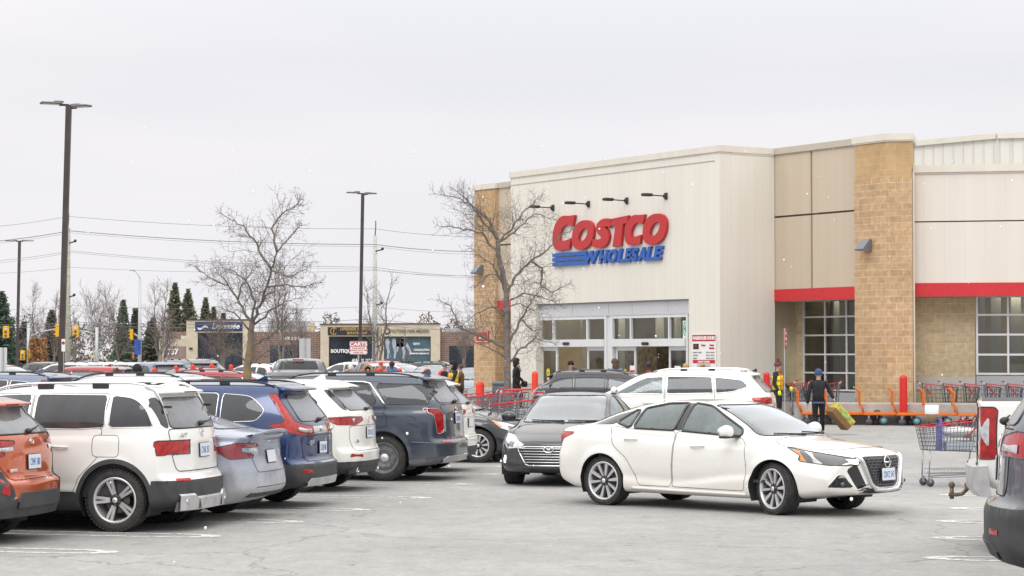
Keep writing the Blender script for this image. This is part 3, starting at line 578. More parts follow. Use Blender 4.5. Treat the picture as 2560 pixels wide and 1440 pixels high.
# ================================================================= the big wall sign
M_SRED = mat('sign_red', (.50, .022, .026), .45, nz=.05); M_SBLU = mat('sign_blue', (.018, .10, .42), .4, nz=.05); M_SREDS = M_SRED
SG = empty('store_sign', P0+Vector((0, 0, 0)), 0, 'big store name sign of red letters over blue striped letters on the cream entrance wall', 'sign')
ys = WV-.12
def outline(kind, n=40):
 """letter outline in a unit box; sheared ovals, heavy strokes"""
 def ov(cx, cz, rx, rz, sh, a0=0, a1=2*PI, k=n, p=2.25):
  q = []
  for i in range(k+(0 if abs(a1-a0-2*PI) < 1e-6 else 1)):
   a = a0+(a1-a0)*i/k; c, s = math.cos(a), math.sin(a)
   x = math.copysign(abs(c)**(2/p), c)*rx; z = math.copysign(abs(s)**(2/p), s)*rz; q.append((cx+x+sh*z, cz+z))
  return q
 if kind == 'O': return [ov(.5, .5, .455, .5, .16), ov(.515, .5, .165, .22, .42)[::-1]]
 if kind == 'C':
  o_ = ov(.44, .5, .41, .5, .2, R(62), R(297)); i_ = ov(.55, .5, .20, .235, .42, R(300), R(52))
  return [[(.99, .99), (.82, .985)]+o_[2:-2]+[(.66, .02), (.75, .03), (.82, .33)]+i_[1:-1]+[(.90, .665)]]
 if kind == 'T': return [[(.02, .93), (.0, .70), (.30, .72), (.13, .0), (.58, .02), (.70, .735), (.93, .755), (1.0, 1.0)]]
 if kind == 'S':
  c_ = [(.97, .80), (.80, .85), (.58, .84), (.42, .74), (.44, .62), (.60, .52), (.70, .38), (.62, .22), (.42, .15), (.2, .17), (.03, .2)]
  wd = [.17, .16, .17, .19, .20, .21, .21, .20, .18, .16, .15]; Lq, Rq = [], []
  cc = []; ww = []
  for i in range(len(c_)-1):
   for t_ in (0, .5):
    P = [c_[max(i-1, 0)], c_[i], c_[i+1], c_[min(i+2, len(c_)-1)]]
    f_ = lambda k_: .5*(2*P[1][k_]+(P[2][k_]-P[0][k_])*t_+(2*P[0][k_]-5*P[1][k_]+4*P[2][k_]-P[3][k_])*t_*t_+(3*P[1][k_]-P[0][k_]-3*P[2][k_]+P[3][k_])*t_**3)
    cc.append((f_(0), f_(1))); ww.append(wd[i]*(1-t_)+wd[i+1]*t_)
  cc.append(c_[-1]); ww.append(wd[-1])
  for i, (x, z) in enumerate(cc):
   a, b_ = cc[max(i-1, 0)], cc[min(i+1, len(cc)-1)]; dx, dz = b_[0]-a[0], b_[1]-a[1]; l = math.hypot(dx, dz); nx, nz_ = -dz/l, dx/l
   Lq.append((x+nx*ww[i]*.95, z+nz_*ww[i]*.85)); Rq.append((x-nx*ww[i]*.95, z-nz_*ww[i]*.85))
  return [Lq+Rq[::-1]]
for ch, xa_, xb_, ya_, yb_ in (('C', 1380, 1437, 539, 626), ('O', 1427, 1486, 550.5, 623.5), ('S', 1479, 1528, 546, 619.5), ('T', 1525, 1571, 540, 616), ('C', 1561, 1612, 537, 612.5), ('O', 1604, 1668, 534, 611)):
 ua, _ = uz(xa_, 600, ys, FM); ub, _ = uz(xb_, 600, ys, FM); xm = (xa_+xb_)/2; z1, z0_ = uz(xm, ya_, ys, FM)[1], uz(xm, yb_, ys, FM)[1]
 lm = MB(); lps = [[(ua+(ub-ua)*p_[0], z0_+(z1-z0_)*p_[1]) for p_ in lp] for lp in outline(ch)]
 slab(lm, lps, ys, ys+.10, 0, LM); lm.build('letter', [M_SRED], SG)
zt_, zb2 = uz(1400, 632, ys, FM)[1], uz(1400, 666, ys, FM)[1]; hh = (zt_-zb2)
for i in range(3):
 za = zt_-hh*(i*.345); zc = za-hh*.275; xs0 = uz(1380, 640, ys, FM)[0]; xs1 = uz(1462+i*2.5, 640, ys, FM)[0]
 q = MB(); slab(q, [[(xs0, zc), (xs1+.04, zc), (xs1, za), (xs0, za)]], ys+.01, ys+.10, 0, LM); q.build('stripe', M_SBLU, SG)
word = 'WHOLESALE'; xs_ = [1459, 1495, 1518, 1540, 1560.5, 1577, 1592, 1613, 1632, 1655]
for i, ch in enumerate(word):
 ua = uz(xs_[i], 640, ys, FM)[0]; ub = uz(xs_[i+1], 640, ys, FM)[0]; z0_ = zb2+.015; z1 = zt_+.0
 t_ = text_obj('letter', ch, 1.0, M_SBLU, None, None, bold=.045, ext=.5, shear=.22)
 vs = np.array([v.co[:] for v in t_.data.vertices]); mn, mx_ = vs.min(0), vs.max(0)
 T = LM @ Matrix.Translation((ua-.015, ys+.06, z0_)) @ Matrix.Diagonal(((ub-ua+.03)/(mx_[0]-mn[0]), .09/(mx_[1]-mn[1]), (z1-z0_)/(mx_[2]-mn[2]), 1)) @ Matrix.Translation((-mn[0], -(mn[1]+mx_[1])/2, -mn[2]))
 t_.data.transform(T); t_.parent = SG
# sign floodlights on arms
for i, (px, py, hx) in enumerate(((1384, 519.5, 1331), (1473, 510, 1420), (1569, 501.5, 1515), (1667, 490, 1612))):
 u, z = uz(px, py, WV, FM); base = FM @ Vector((u, WV-.03, z))
 fl = empty('sign_floodlight', base, 0, ('leftmost', 'second from left', 'third from left', 'rightmost')[i]+' of the four dark arm lamps above the red sign letters', 'floodlight', 'arm floodlights above the store sign')
 Q = Matrix.Translation(-base) @ Matrix.Translation(base) @ FM.to_3x3().to_4x4()
 b = MB(); b.box((0, 0, 0), (.14, .05, .22), M=Q, bev=.01); b.box((0, -.05, 0), (.10, .09, .12), M=Q, bev=.02); b.build('wall_plate', DARK, fl)
 b = MB(); b.tube([Q @ Vector((0, -.05, 0)), Q @ Vector((-.02, -.55, .015))], .02, 8); b.build('arm', DARK, fl)
 b = MB(); b.box((-.02, -.74, .02), (.2, .38, .10), M=Q, bev=.03); hd = b.build('lamp_head', DARK, fl)
for i, (px, py, M_, w_, s_) in enumerate(((1202, 674, FM, 0, 'left brick pillar beside the bare tree'), (2171, 613, FM, -.12, 'corner brick pillar right of the entrance'))):
 u, z = uz(px, py, w_, M_); base = M_ @ Vector((u, w_-.01, z)); Q = M_.to_3x3().to_4x4()
 fl = empty('wall_lamp', base, 0, 'grey wedge wall lamp on the '+s_, 'wall lamp', 'wedge lamps on the brick pillars')
 b = MB(); pr = [(-.0, -.17), (.0, .17), (-.10, .17), (-.36, -.12), (-.34, -.17)]
 vs = [(-.19, p_[0], p_[1]) for p_ in pr]+[(.19, p_[0], p_[1]) for p_ in pr]; n = 5
 b.add([Q @ Vector(v) for v in vs], [tuple(range(n)), tuple(range(2*n-1, n-1, -1))]+[(k_, k_+n, (k_+1) % n+n, (k_+1) % n) for k_ in range(n)]); b.build('housing', mat('lamp_grey', (.20, .22, .25), .4, .4), fl)
 b = MB(); b.box((0, -.2, -.176), (.3, .2, .01), M=Q); b.build('lens', mat('lamp_lens', (.6, .6, .55), .3), fl)
# pharmacy sign on the left pillar, hours board on the entrance wall
def wall_board(name, label, cat, px, py, w_px, h_px, w_, M_, mats, painter):
 u, z = uz(px, py, w_, M_); p_ = M_ @ Vector((u, w_, z)); s = p_.y/F_PX
 wd = abs(solveU(px+w_px/2, w_, M_)-solveU(px-w_px/2, w_, M_)); ht = h_px*s; base = p_; Q = M_.to_3x3().to_4x4(); T = Q
 o = empty(name, base, 0, label, cat); painter(o, Q, wd, ht); return o
def pharm(o, Q, wd, ht):
 b = MB(); b.box((0, -.02, 0), (wd, .04, ht), M=Q); b.build('panel', M_SRED, o)
 b = MB(); 
 for s in (-1, 1): b.box((s*(wd/2-.03), -.043, 0), (.02, .005, ht-.05), M=Q); b.box((0, -.043, s*(ht/2-.03)), (wd-.08, .005, .02), M=Q)
 b.build('border', WHITE, o)
 text_obj('lettering', 'PHARMACY', .27*ht/.8, WHITE, o, Q @ Matrix.Translation((0, -.047, -.04)), bold=.006, sx=wd/1.75)
wall_board('pharmacy_sign', 'small red PHARMACY sign on the left brick pillar', 'sign', 1207, 842, 31, 28, -.01, FM, None, pharm)
def hours(o, Q, wd, ht):
 b = MB(); b.box((0, -.02, 0), (wd, .04, ht), M=Q); b.build('panel', WHITE, o)
 b = MB(); b.box((0, -.043, ht*.40), (wd-.002, .006, ht*.185), M=Q); b.box((0, -.043, -ht*.285), (wd*.95, .006, ht*.10), M=Q); b.box((wd*.34, -.043, .1*ht), (wd*.22, .006, ht*.05), M=Q); b.build('red_bar', M_SRED, o)
 b = MB(); b.box((-wd*.34, -.043, ht*.155), (wd*.24, .006, ht*.16), M=Q); b.build('tyre_centre_mark', BLACK, o)
 g1 = mat('print_grey', (.25, .25, .27), .6); T = lambda x, z: Q @ Matrix.Translation((x*wd, -.049, z*ht)); tl = []
 tl.append(text_obj('lettering', 'WAREHOUSE HOURS', ht*.13, WHITE, None, T(0, .395), bold=.008, ext=.002, sx=wd*.92/(ht*.13*9.4)))
 tl.append(text_obj('l', 'HOLIDAY CLOSURES', ht*.06, WHITE, None, T(0, -.29), bold=.004, ext=.002))
 for i, (a, c) in enumerate((('MONDAY - FRIDAY', '9:00 A.M. - 8:30 P.M.'), ('SATURDAY', '9:00 A.M. - 7:00 P.M.'), ('SUNDAY', '9:00 A.M. - 6:00 P.M.'))):
  tl.append(text_obj('l', a, ht*.048, g1, None, T(-.46, -.02-i*.085), bold=.002, ext=.002, align='LEFT')); tl.append(text_obj('l', c, ht*.048, g1, None, T(.46, -.02-i*.085), bold=.002, ext=.002, align='RIGHT'))
 for i in range(2): tl.append(text_obj('l', ('NEW YEAR\'S DAY, FAMILY DAY, GOOD FRIDAY', 'VICTORIA DAY, CANADA DAY, LABOUR DAY')[i], ht*.03, g1, None, T(0, -.38-i*.05), bold=.001, ext=.002))
 tl.append(text_obj('l', 'Costco', ht*.07, M_SRED, None, T(-.02, .19), bold=.005, ext=.002, shear=.2)); tl.append(text_obj('l', 'Costco', ht*.07, M_SRED, None, T(.34, .19), bold=.005, ext=.002, shear=.2)); tl.append(text_obj('l', 'TIRE', ht*.055, RED, None, T(-.34, .16), bold=.003, ext=.002))
 join_meshes('lettering', tl, o)
wall_board('hours_board', 'white board headed WAREHOUSE HOURS in red beside the doors', 'sign', 1762, 879.5, 58, 86, WV-.01, FM, None, hours)
# --- concrete: raised walk by the entrance, barriers by the pillars
wk = MB(); q = [FM @ Vector(v) for v in ((-1.2, -4.2, 0), (UR+1.2, -4.4+WV*.2, 0), (UR+1.2, .2, 0), (-1.2, .2, 0))]
wk.add([(v.x, v.y, 0) for v in q]+[(v.x, v.y, .15) for v in q], [(4, 5, 6, 7), (0, 1, 5, 4), (1, 2, 6, 5), (3, 0, 4, 7)]); tag(wk.build('pavement', CONC), kind='structure')
def barrier(c, rz_, ln, label):
 o = empty('concrete_barrier', c, rz_, label, 'barrier', 'low concrete barriers by the brick pillars')
 b = MB(); b.add(*[(lambda P: ([(x*ln/2, y, z) for x in (-1, 1) for (y, z) in P], [tuple(range(5)), tuple(range(9, 4, -1))]+[(i, i+5, (i+1) % 5+5, (i+1) % 5) for i in range(5)]))([(-.34, 0), (-.30, .60), (.25, .64), (.3, .6), (.34, 0)])][0]); b.build('block', CONC, o)
 b = MB(); b.lathe([(.001, 0), (.11, .01), (.12, -.03)], 12, M=Matrix.Translation((ln*.28, -.335, .33)) @ Matrix.Rotation(PI/2, 4, 'X')); b.build('lifting_hole', mat('dark_recess', (.12, .11, .1), .9), o)
 return o
fa = math.atan2(RD.y, RD.x); ra = -TH
barrier(FM @ Vector((-1.0, -.9, .0)), fa, 2.6, 'concrete barrier at the foot of the left brick pillar'); barrier(FM @ Vector((pL+.9, -.8, .15)), fa, 2.2, 'concrete barrier behind the bare tree by the entrance')
q = Kw+(-AX)*(-1.1)-RW*.75; barrier(Vector((q.x, q.y, 0)), ra, 3.1, 'concrete barrier in front of the corner brick pillar'); q = Kw+(-AX)*2.1-RW*.75; barrier(Vector((q.x, q.y, 0)), ra, 3.0, 'concrete barrier with a white patch behind the orange carts')
# ================================================================= trees
BARK = mat('grey_bark', (.19, .165, .145), .9, nz=.4, nscale=9, bump=.4); BARKT = mat('twig_bark', (.19, .155, .14), .9, nz=.3); LICH = mat('mossy_bark', (.25, .175, .06), .9, nz=.5, nscale=2.2, bump=.3); LICH.node_tree.nodes['Color Ramp'].color_ramp.elements[0].color = (.17, .14, .11, 1); LICH.node_tree.nodes['Color Ramp'].color_ramp.elements[0].position = .48; LICH.node_tree.nodes['Color Ramp'].color_ramp.elements[1].position = .70; BIRCH = mat('birch_bark', (.52, .50, .47), .8, nz=.5, nscale=4)
def twigs(mb, p, d, ln, r, lvl, rnd, n=3, wig=.35, up=.1, mi=1, mr=None):
 mr = mr or (.0045 if r < .02 else .011)
 """one crooked shoot and its side shoots"""
 k = max(3, min(9, int(ln/.16))) if lvl else 3; pts = [Vector(p)]; q = Vector(d).normalized(); nodes = []
 for i in range(k):
  q = (q+Vector((rnd.gauss(0, wig), rnd.gauss(0, wig), rnd.gauss(0, wig)))*.55+Vector((0, 0, up*.3))).normalized(); pts.append(pts[-1]+q*(ln/k)); nodes.append((pts[-1], q.copy(), (i+1)/k))
 mb.tube(pts, [r*(1-.72*i/k) for i in range(k+1)], n, mi, cap=False)
 if lvl > 0:
  for (c, q, t) in nodes:
   if rnd.random() < .82:
    s = q.cross(Vector((rnd.gauss(0, 1), rnd.gauss(0, 1), rnd.gauss(0, 1)))).normalized(); twigs(mb, c, q*.55+s*.8+Vector((0, 0, up)), ln*rnd.uniform(.32, .6)*(1.15-t*.5), max(r*.5, mr), lvl-1, rnd, 3, wig, up, mi, mr)
def traced_tree(name, label, cat, D, trunk, limbs, conv, r0, base_z, lich=False, seed=1, twr=.005, dens=.24, tl=.8):
 rnd = random.Random(seed); P = lambda q: at(*conv(q), D); b = P(trunk[0]); base = Vector((b.x, D, base_z)); o = empty(name, base, 0, label, cat)
 mb = MB(); tr = [Vector((0, 0, 0))]+[P(q)-base for q in trunk[1:]]; n = len(tr); rad = [r0*(1.15 if i == 0 else 1-.42*i/(n-1)) for i in range(n)]
 fine = []; fr = []
 for i in range(n-1):
  for j in range(6):
   t = j/6; fine.append(tr[i].lerp(tr[i+1], t)+Vector((rnd.gauss(0, .008), rnd.gauss(0, .008), 0))); fr.append(rad[i]*(1-t)+rad[i+1]*t)
 fine.append(tr[-1]); fr.append(rad[-1]); mb.tube(fine, fr, 10, 0); mb.build('trunk', LICH if lich else BARK, o)
 cr = MB(); reg = [(p, 0.0) for p in fine]
 for lb in limbs:
  pts = [P(q)-base for q in lb]; 
  d0 = min(reg, key=lambda a: (Vector((a[0].x-pts[0].x, 0, a[0].z-pts[0].z))).length)[0].y; L_ = sum((pts[i+1]-pts[i]).length for i in range(len(pts)-1)); side = rnd.uniform(-.75, .75)*L_; acc = 0; q = []
  for i, p in enumerate(pts):
   if i: acc += (pts[i]-pts[i-1]).length
   q.append(Vector((p.x, d0+side*(acc/L_), p.z)))
  rs = r0*min(.40, .15+.09*L_); f2 = []; r2 = []
  for i in range(len(q)-1):
   m = max(3, int((q[i+1]-q[i]).length/.14))
   for j in range(m):
    t = j/m; f2.append(q[i].lerp(q[i+1], t)+(Vector((rnd.gauss(0, .022), rnd.gauss(0, .022), rnd.gauss(0, .022))) if j else Vector())); r2.append(rs*(1-.85*((i+t)/(len(q)-1))))
  f2.append(q[-1]); r2.append(rs*.13); r2 = [max(a, .008) for a in r2]; cr.tube(f2, r2, 6, 0); reg += [(p, 0) for p in f2]
  step = max(1, int(dens/.14)); i = 2
  while i < len(f2):
   t_ = (f2[i]-f2[i-1]).normalized(); s = t_.cross(Vector((rnd.gauss(0, 1), rnd.gauss(0, 1), rnd.gauss(0, 1)))).normalized(); te = tl*1.1*(1.1-.9*i/len(f2)); twigs(cr, f2[i], t_*.6+s*.9+Vector((0, 0, .12)), te*rnd.uniform(.6, 1.5), max(twr, r2[i]*.28), 2, rnd, 3)
   for _ in range(2): s = t_.cross(Vector((rnd.gauss(0, 1), rnd.gauss(0, 1), rnd.gauss(0, 1)))).normalized(); twigs(cr, f2[i], t_*.6+s*.8+Vector((0, 0, .1)), te*rnd.uniform(.45, 1.2), twr, 2, rnd, 3)
   i += 1
  twigs(cr, f2[-1], f2[-1]-f2[-2], tl*.15, twr, 2, rnd, 3)
 cr.build('crown', [BARK, BARKT], o); return o
c6 = lambda q: (440+q[0]/2.77, 460+q[1]/2.77)
traced_tree('bare_tree', 'bare wide crowned tree with yellow mossy trunk behind the red SUV', 'tree', 56, [(490, 1372), (495, 1270), (512, 1130), (520, 1020), (530, 950)],
 [[(530, 960), (590, 850), (650, 720), (690, 600), (740, 490), (860, 370), (930, 320)], [(740, 490), (700, 330), (770, 230), (860, 170), (885, 135)], [(690, 600), (620, 500), (590, 420), (520, 340), (440, 270), (340, 220)], [(650, 720), (780, 700), (900, 715), (1010, 690)], [(690, 610), (850, 650), (950, 605)],
  [(520, 960), (470, 890), (420, 800), (350, 700), (200, 640), (80, 550)], [(420, 800), (450, 700), (520, 620), (560, 580)], [(350, 700), (300, 640), (240, 560)], [(530, 960), (560, 820), (520, 700), (430, 610), (360, 590)], [(545, 970), (640, 880), (760, 810), (860, 790)],
  [(515, 1130), (640, 1070), (740, 990), (800, 900), (880, 890)], [(505, 1010), (420, 900), (330, 860)], [(505, 1230), (420, 1180), (330, 1130), (270, 1140)], [(510, 1250), (620, 1170), (740, 1110)], [(590, 850), (640, 760), (740, 740)]], c6, .115, 0, True, 5)
c7 = lambda q: (1060+q[0]/2.323, 440+q[1]/2.323)
traced_tree('bare_tree', 'bare tree with twisted branches in front of the store entrance', 'tree', 71, [(482, 1410), (485, 1200), (485, 1050), (475, 850), (480, 700), (465, 600), (430, 450), (430, 370)],
 [[(430, 370), (380, 260), (300, 180), (180, 120), (60, 98)], [(430, 370), (330, 240), (230, 110), (165, 60)], [(440, 380), (510, 310), (570, 210), (640, 150), (680, 105)], [(440, 380), (520, 330), (560, 290), (640, 220), (750, 250)], [(480, 690), (530, 580), (620, 490), (720, 420), (800, 330), (870, 300)],
  [(620, 490), (690, 530), (680, 640), (750, 670), (850, 620)], [(495, 970), (560, 830), (640, 700), (690, 640)], [(500, 720), (580, 680), (680, 700), (790, 750)], [(500, 1080), (560, 1000), (650, 940), (760, 975)], [(480, 1060), (380, 1000), (260, 950)],
  [(465, 1000), (330, 930), (200, 880), (150, 750), (75, 715)], [(430, 450), (340, 330), (180, 300), (80, 290)], [(465, 640), (400, 520), (270, 430)], [(478, 830), (400, 760), (300, 800), (220, 870)], [(560, 830), (640, 900), (750, 860)], [(460, 590), (380, 570), (300, 640)], [(480, 760), (560, 740), (640, 780)]], c7, .125, 0, False, 9, dens=.2, tl=.95, twr=.006)
def bare_tree(px, top, D, label, wpx=60, trunks=1, bark=None, seed=0, nb=26, grp='bare trees along the street', r0=None, leaf=None):
 rnd = random.Random(seed+int(px)); b = at(px, 887, D); b.z = 0; h = CAM_H+(HOR-top)*D/F_PX; hw = wpx/2*D/F_PX; o = empty('bare_tree', b, 0, label, 'tree', grp); r0 = r0 or h*.012
 mb = MB(); cr = MB()
 for k in range(trunks):
  lean = Vector((rnd.uniform(-.25, .25)*(trunks > 1)*h*.5, 0, h*rnd.uniform(.82, .98))); pts = [Vector((0, 0, 0))]; n = 9
  for i in range(1, n+1): pts.append(lean*(i/n)+Vector((rnd.gauss(0, h*.006), rnd.gauss(0, h*.006), 0)))
  mb.tube(pts, [r0*(1-.85*i/n) for i in range(n+1)], 6, 0)
  for j in range(nb//trunks+2):
   t = rnd.uniform(.22, .97)*n; i = int(t); p = pts[i].lerp(pts[min(i+1, n)], t-i); a = rnd.uniform(0, 2*PI); f = 1-t/n; ln = hw*(.75+1.3*f)*rnd.uniform(.8, 1.25)
   twigs(cr, p, (math.cos(a)*.75, math.sin(a)*.75, .75), ln, max(r0*.36*(f+.25), .022), 2, rnd, 3, .22, .30)
 mb.build('trunk', bark or BARK, o); cr.build('crown', [BARK, BARKT], o)
 if leaf:
  lf = MB()
  for i in range(900):
   z = h*rnd.uniform(.06, .8); a = rnd.uniform(0, 2*PI); rr = hw*math.sqrt(rnd.random())*(1.1-z/h*.6); c = Vector((rr*math.cos(a), rr*math.sin(a), z)); s = .09; u = Vector((rnd.gauss(0, 1), rnd.gauss(0, 1), rnd.gauss(0, 1))).normalized()*s; v = Vector((rnd.gauss(0, 1), rnd.gauss(0, 1), rnd.gauss(0, 1))).normalized()*s
   lf.quad(c-u-v, c+u-v, c+u+v, c-u+v)
  lf.build('leaves', leaf, o)
 return o
NEED = [mat('spruce_green', (.11, .155, .11), .9, nz=.5, nscale=3), mat('dull_spruce', (.18, .19, .12), .9, nz=.5, nscale=3), mat('dark_spruce', (.12, .125, .10), .9, nz=.5, nscale=3)]
def spruce(px, top, D, wpx, mi, label, seed=0):
 rnd = random.Random(seed+int(px)); b = at(px, 887, D); b.z = 0; h = CAM_H+(HOR-top)*D/F_PX; hw = wpx*.92*D/F_PX; o = empty('spruce_tree', b, 0, label, 'tree', 'spruces behind the street')
 t = MB(); t.tube([(0, 0, 0), (0, 0, h*.5), (0, 0, h*.97)], [h*.016, h*.010, .02], 6); t.build('trunk', BARK, o); f = MB(); z = h*.10
 while z < h*.985:
  k = 1-z/h; R_ = hw*k**.95*rnd.uniform(.65, 1.15); nb = 9 if k > .1 else 5
  for j in range(nb):
   a = rnd.uniform(0, 2*PI); r_ = R_*rnd.uniform(.4, 1.2)+.06; d = Vector((math.cos(a), math.sin(a), -.22+.5*(1-k))); s = Vector((-math.sin(a), math.cos(a), 0)); tip = Vector((0, 0, z))+d*r_
   m = max(3, int(r_/.22))
   for i in range(m):
    c = Vector((0, 0, z))+d*(r_*(i+.4)/m); w_ = min(.05+k*1.2, .22+.42*r_*(1-i/m)*.6)*rnd.uniform(.6, 1.2)
    for sg in (-1, 1): e = c+s*sg*w_+d*.2+Vector((0, 0, -w_*.5-rnd.uniform(0, .15))); f.add([c, c+d*.26+Vector((0, 0, -.1)), e], [(0, 1, 2)]); f.add([c, c-d*.16+Vector((0, 0, -.28)), e+Vector((0, 0, -.22))], [(0, 1, 2)])
   f.add([tip, tip-d*.3+s*.07, tip-d*.3-s*.07], [(0, 1, 2)])
  z += h*.017*(1+k*.5)
 f.build('foliage', NEED[mi], o)
for i, (px, top, D, wd, mi, lb) in enumerate([(4, 722, 200, 74, 0, 'broad green spruce at the left edge'), (128, 770, 230, 54, 2, 'dark spruce between the two bare birches'), (307, 744, 225, 40, 0, 'blue green spruce left of the street lamp'), (338, 766, 230, 34, 2, 'narrow dark spruce touching the street lamp'), (437, 700, 240, 62, 1, 'tallest spruce above the number 737 wall'), (469, 716, 240, 66, 1, 'broad spruce just left of the navy shop sign'), (513, 738, 245, 40, 1, 'small spruce behind the navy shop sign'), (534, 762, 245, 26, 1, 'very small spruce behind the navy shop sign'), (558, 778, 245, 18, 1, 'smallest spruce tip above the shop roof'), (60, 800, 235, 60, 2, 'low dark spruce near the left traffic light'), (380, 790, 240, 60, 2, 'dark low spruce behind the bare street trees')]): spruce(px, top, D, wd, mi, lb, i)
BT = [(80, 700, 215, 70, 1, 30, 'tall twiggy tree right of the left lamp post'), (135, 708, 220, 64, 2, 30, 'tall twiggy tree left of the big lamp post'), (190, 742, 190, 60, 2, 22, 'pale twiggy tree right of the big lamp post'), (240, 712, 205, 90, 3, 34, 'wide twiggy birch left of the green spruce'), (300, 720, 210, 80, 2, 26, 'thin twiggy tree behind the blue green spruce'), (398, 672, 200, 66, 2, 34, 'tall slim tree right of the street lamp'), (402, 765, 175, 76, 3, 34, 'dense twiggy street tree beside the number 737'), (708, 610, 150, 96, 2, 28, 'tall tree with forked trunk behind the mossy tree'), (944, 665, 150, 84, 2, 22, 'twiggy tree standing behind the grey utility pole'), (742, 790, 165, 90, 3, 26, 'low twiggy tree before the brick shop wall'), (560, 790, 165, 100, 3, 26, 'low twiggy tree before the navy sign shop'), (1012, 800, 160, 34, 1, 10, 'thin twiggy tree before the blue poster'), (1160, 812, 140, 60, 2, 18, 'low twiggy tree at the foot of the left brick pillar')]
for i, (px, top, D, wd, tr, nb, lb) in enumerate(BT): bare_tree(px, top, D, lb, wd, tr, BIRCH if i in (3, 6) else None, i, nb, r0=.10 if i not in (7, 8) else .12)
bare_tree(96, 818, 175, 'low tree holding dry orange leaves by the traffic light', 62, 2, None, 3, 14, leaf=mat('dry_beech_leaf', (.36, .18, .08), .8, nz=.3, nscale=2))
bh = MB(); rnd = random.Random(4)        # low scrub and dark wood edge that reads as one mass
for i in range(17000):
 x = rnd.uniform(-66, 8); c = Vector((x, 262+rnd.uniform(-6, 6), rnd.random()**1.3*(5.2+1.1*math.sin(x*.5)+.9*math.sin(x*1.7)))); s = rnd.uniform(.08, .22); u = Vector((rnd.gauss(0, 1), 0, rnd.gauss(0, 1))).normalized()*s; v = Vector((rnd.gauss(0, 1), rnd.gauss(0, 1), rnd.gauss(0, 1))).normalized()*s*.5; bh.quad(c-u-v, c+u-v, c+u+v, c-u+v)
tag(bh.build('scrub', mat('scrub_brown', (.17, .145, .12), .95, nz=.5, nscale=.4)), 'brown leafless scrub and hedge along the far street', 'scrub', kind='stuff')
# ================================================================= strip of shops
DS = 190.0
def X_(px, D=DS): return (px-CX)*D/F_PX
def Z_(py, D=DS): return CAM_H+(HOR-py)*D/F_PX
shops = empty('shop_building', (X_(800), DS, 0), 0, 'low beige and brown brick strip of shops beyond the parking lot', 'building')
SL = Matrix.Translation((-X_(800), -DS, 0))
M_STO = mat('beige_stone', (.56, .49, .38), .85, nz=.12, nscale=1.5); M_BRK = brickmat('brown_brick', (.25, .15, .12), (.21, .125, .10), (.36, .31, .27), .5, .16, .02, .3, False); M_SG = mat('shop_window_glass', (.025, .035, .055), .12, nz=.5, nscale=.5); M_NAVY = mat('navy_sign', (.012, .03, .12), .5); M_GOLD = mat('gold_lettering', (.50, .30, .10), .5); M_MROOF = mat('grey_metal_roof', (.40, .44, .47), .5)
def sbox(name, m, p0, p1, y0, y1, dy=0.0, dep=.3, z0=None):
 b = MB(); za = 0 if y1 is None else Z_(y1); zb = Z_(y0); b.box(((X_(p0)+X_(p1))/2, DS+dy+dep/2, (za+zb)/2), (X_(p1)-X_(p0), dep, zb-za), M=SL); return b.build(name, m, shops, uv=True)
sbox('brick_wall', M_BRK, 400, 1300, 829, None, 1.2, 8); sbox('end_wall', M_STO, 395, 470, 847, None, .6, .5); sbox('number_panel', mat('taupe_panel', (.30, .22, .20), .8), 408, 464, 866, 893, .5, .08)
for p0, p1, t, s0, s1 in ((466, 625, 800, 494, 607), (801, 960, 811, 822, 945), (960, 1100, 810, 960.5, 1077)):
 zt_ = Z_(t); zg = Z_(832 if t == 800 else 841)
 b = MB()
 for a, c in ((p0, s0), (s1, p1)):
  if c-a > 1: b.box(((X_(a)+X_(c))/2, DS+.4, zg/2), (X_(c)-X_(a), .8, zg), M=SL)
 b.box(((X_(p0)+X_(p1))/2, DS+.4, (zg+zt_)/2), (X_(p1)-X_(p0)-.01*(p0 == 960), .8, zt_-zg), M=SL); b.build('portal', M_STO, shops)
 sbox('cornice', DARK, p0-1, p1+1, t-2, t+.5, -.1, 1); f = sbox('shop_window', M_SG, s0, s1, 832 if t == 800 else 841, None, .5, .1)
 q = MB()
 for i in range(5): x = X_(s0+(s1-s0)*i/4); q.box((x, DS+.45, zg/2), (.06, .08, zg), M=SL)
 for z in (zg*.35, zg*.7): q.box(((X_(s0)+X_(s1))/2, DS+.45, z), (X_(s1)-X_(s0), .06, .05), M=SL)
 q.build('mullions', BLACK, f)
sbox('roof_unit', M_MROOF, 660, 762, 801, 829, 3, 3); sbox('roof_unit', M_MROOF, 1112, 1240, 820, 829, 3, 3); sbox('parapet', M_STO, 764, 780, 806, 829, 2, 1); sbox('roof_edge', M_STO, 828, 970, 807, 812, 4, 1); sbox('roof_unit', mat('roof_unit_white', (.6, .6, .6), .5), 448, 466, 839, 847, 1, 1)
sbox('shop_window', M_SG, 672, 752, 863, None, 1.15, .06); sbox('shop_window', M_SG, 1122, 1240, 864, None, 1.15, .06); sbox('signboard', M_NAVY, 488, 606, 805, 828, -.08, .07); sbox('signboard', mat('black_sign', (.02, .02, .03), .5), 820, 946, 818, 838, -.08, .07); sbox('wall_light', BLACK, 474, 482, 869, 874, -.15, .1)
def stext(s, px, py, hpx, m, wpx, dy=-.12, bold=.01, shear=0.0):
 t = text_obj('lettering', s, hpx*DS/F_PX/.72, m, shops, Matrix.Translation((X_(px)-X_(800), dy, Z_(py))), bold=bold, ext=.01, shear=shear); w_ = t.dimensions.x
 vs = [v.co.x for v in t.data.vertices]; c = (max(vs)+min(vs))/2; k = wpx*DS/F_PX/(max(vs)-min(vs)); 
 for v in t.data.vertices: v.co.x = c+(v.co.x-c)*k
 return t
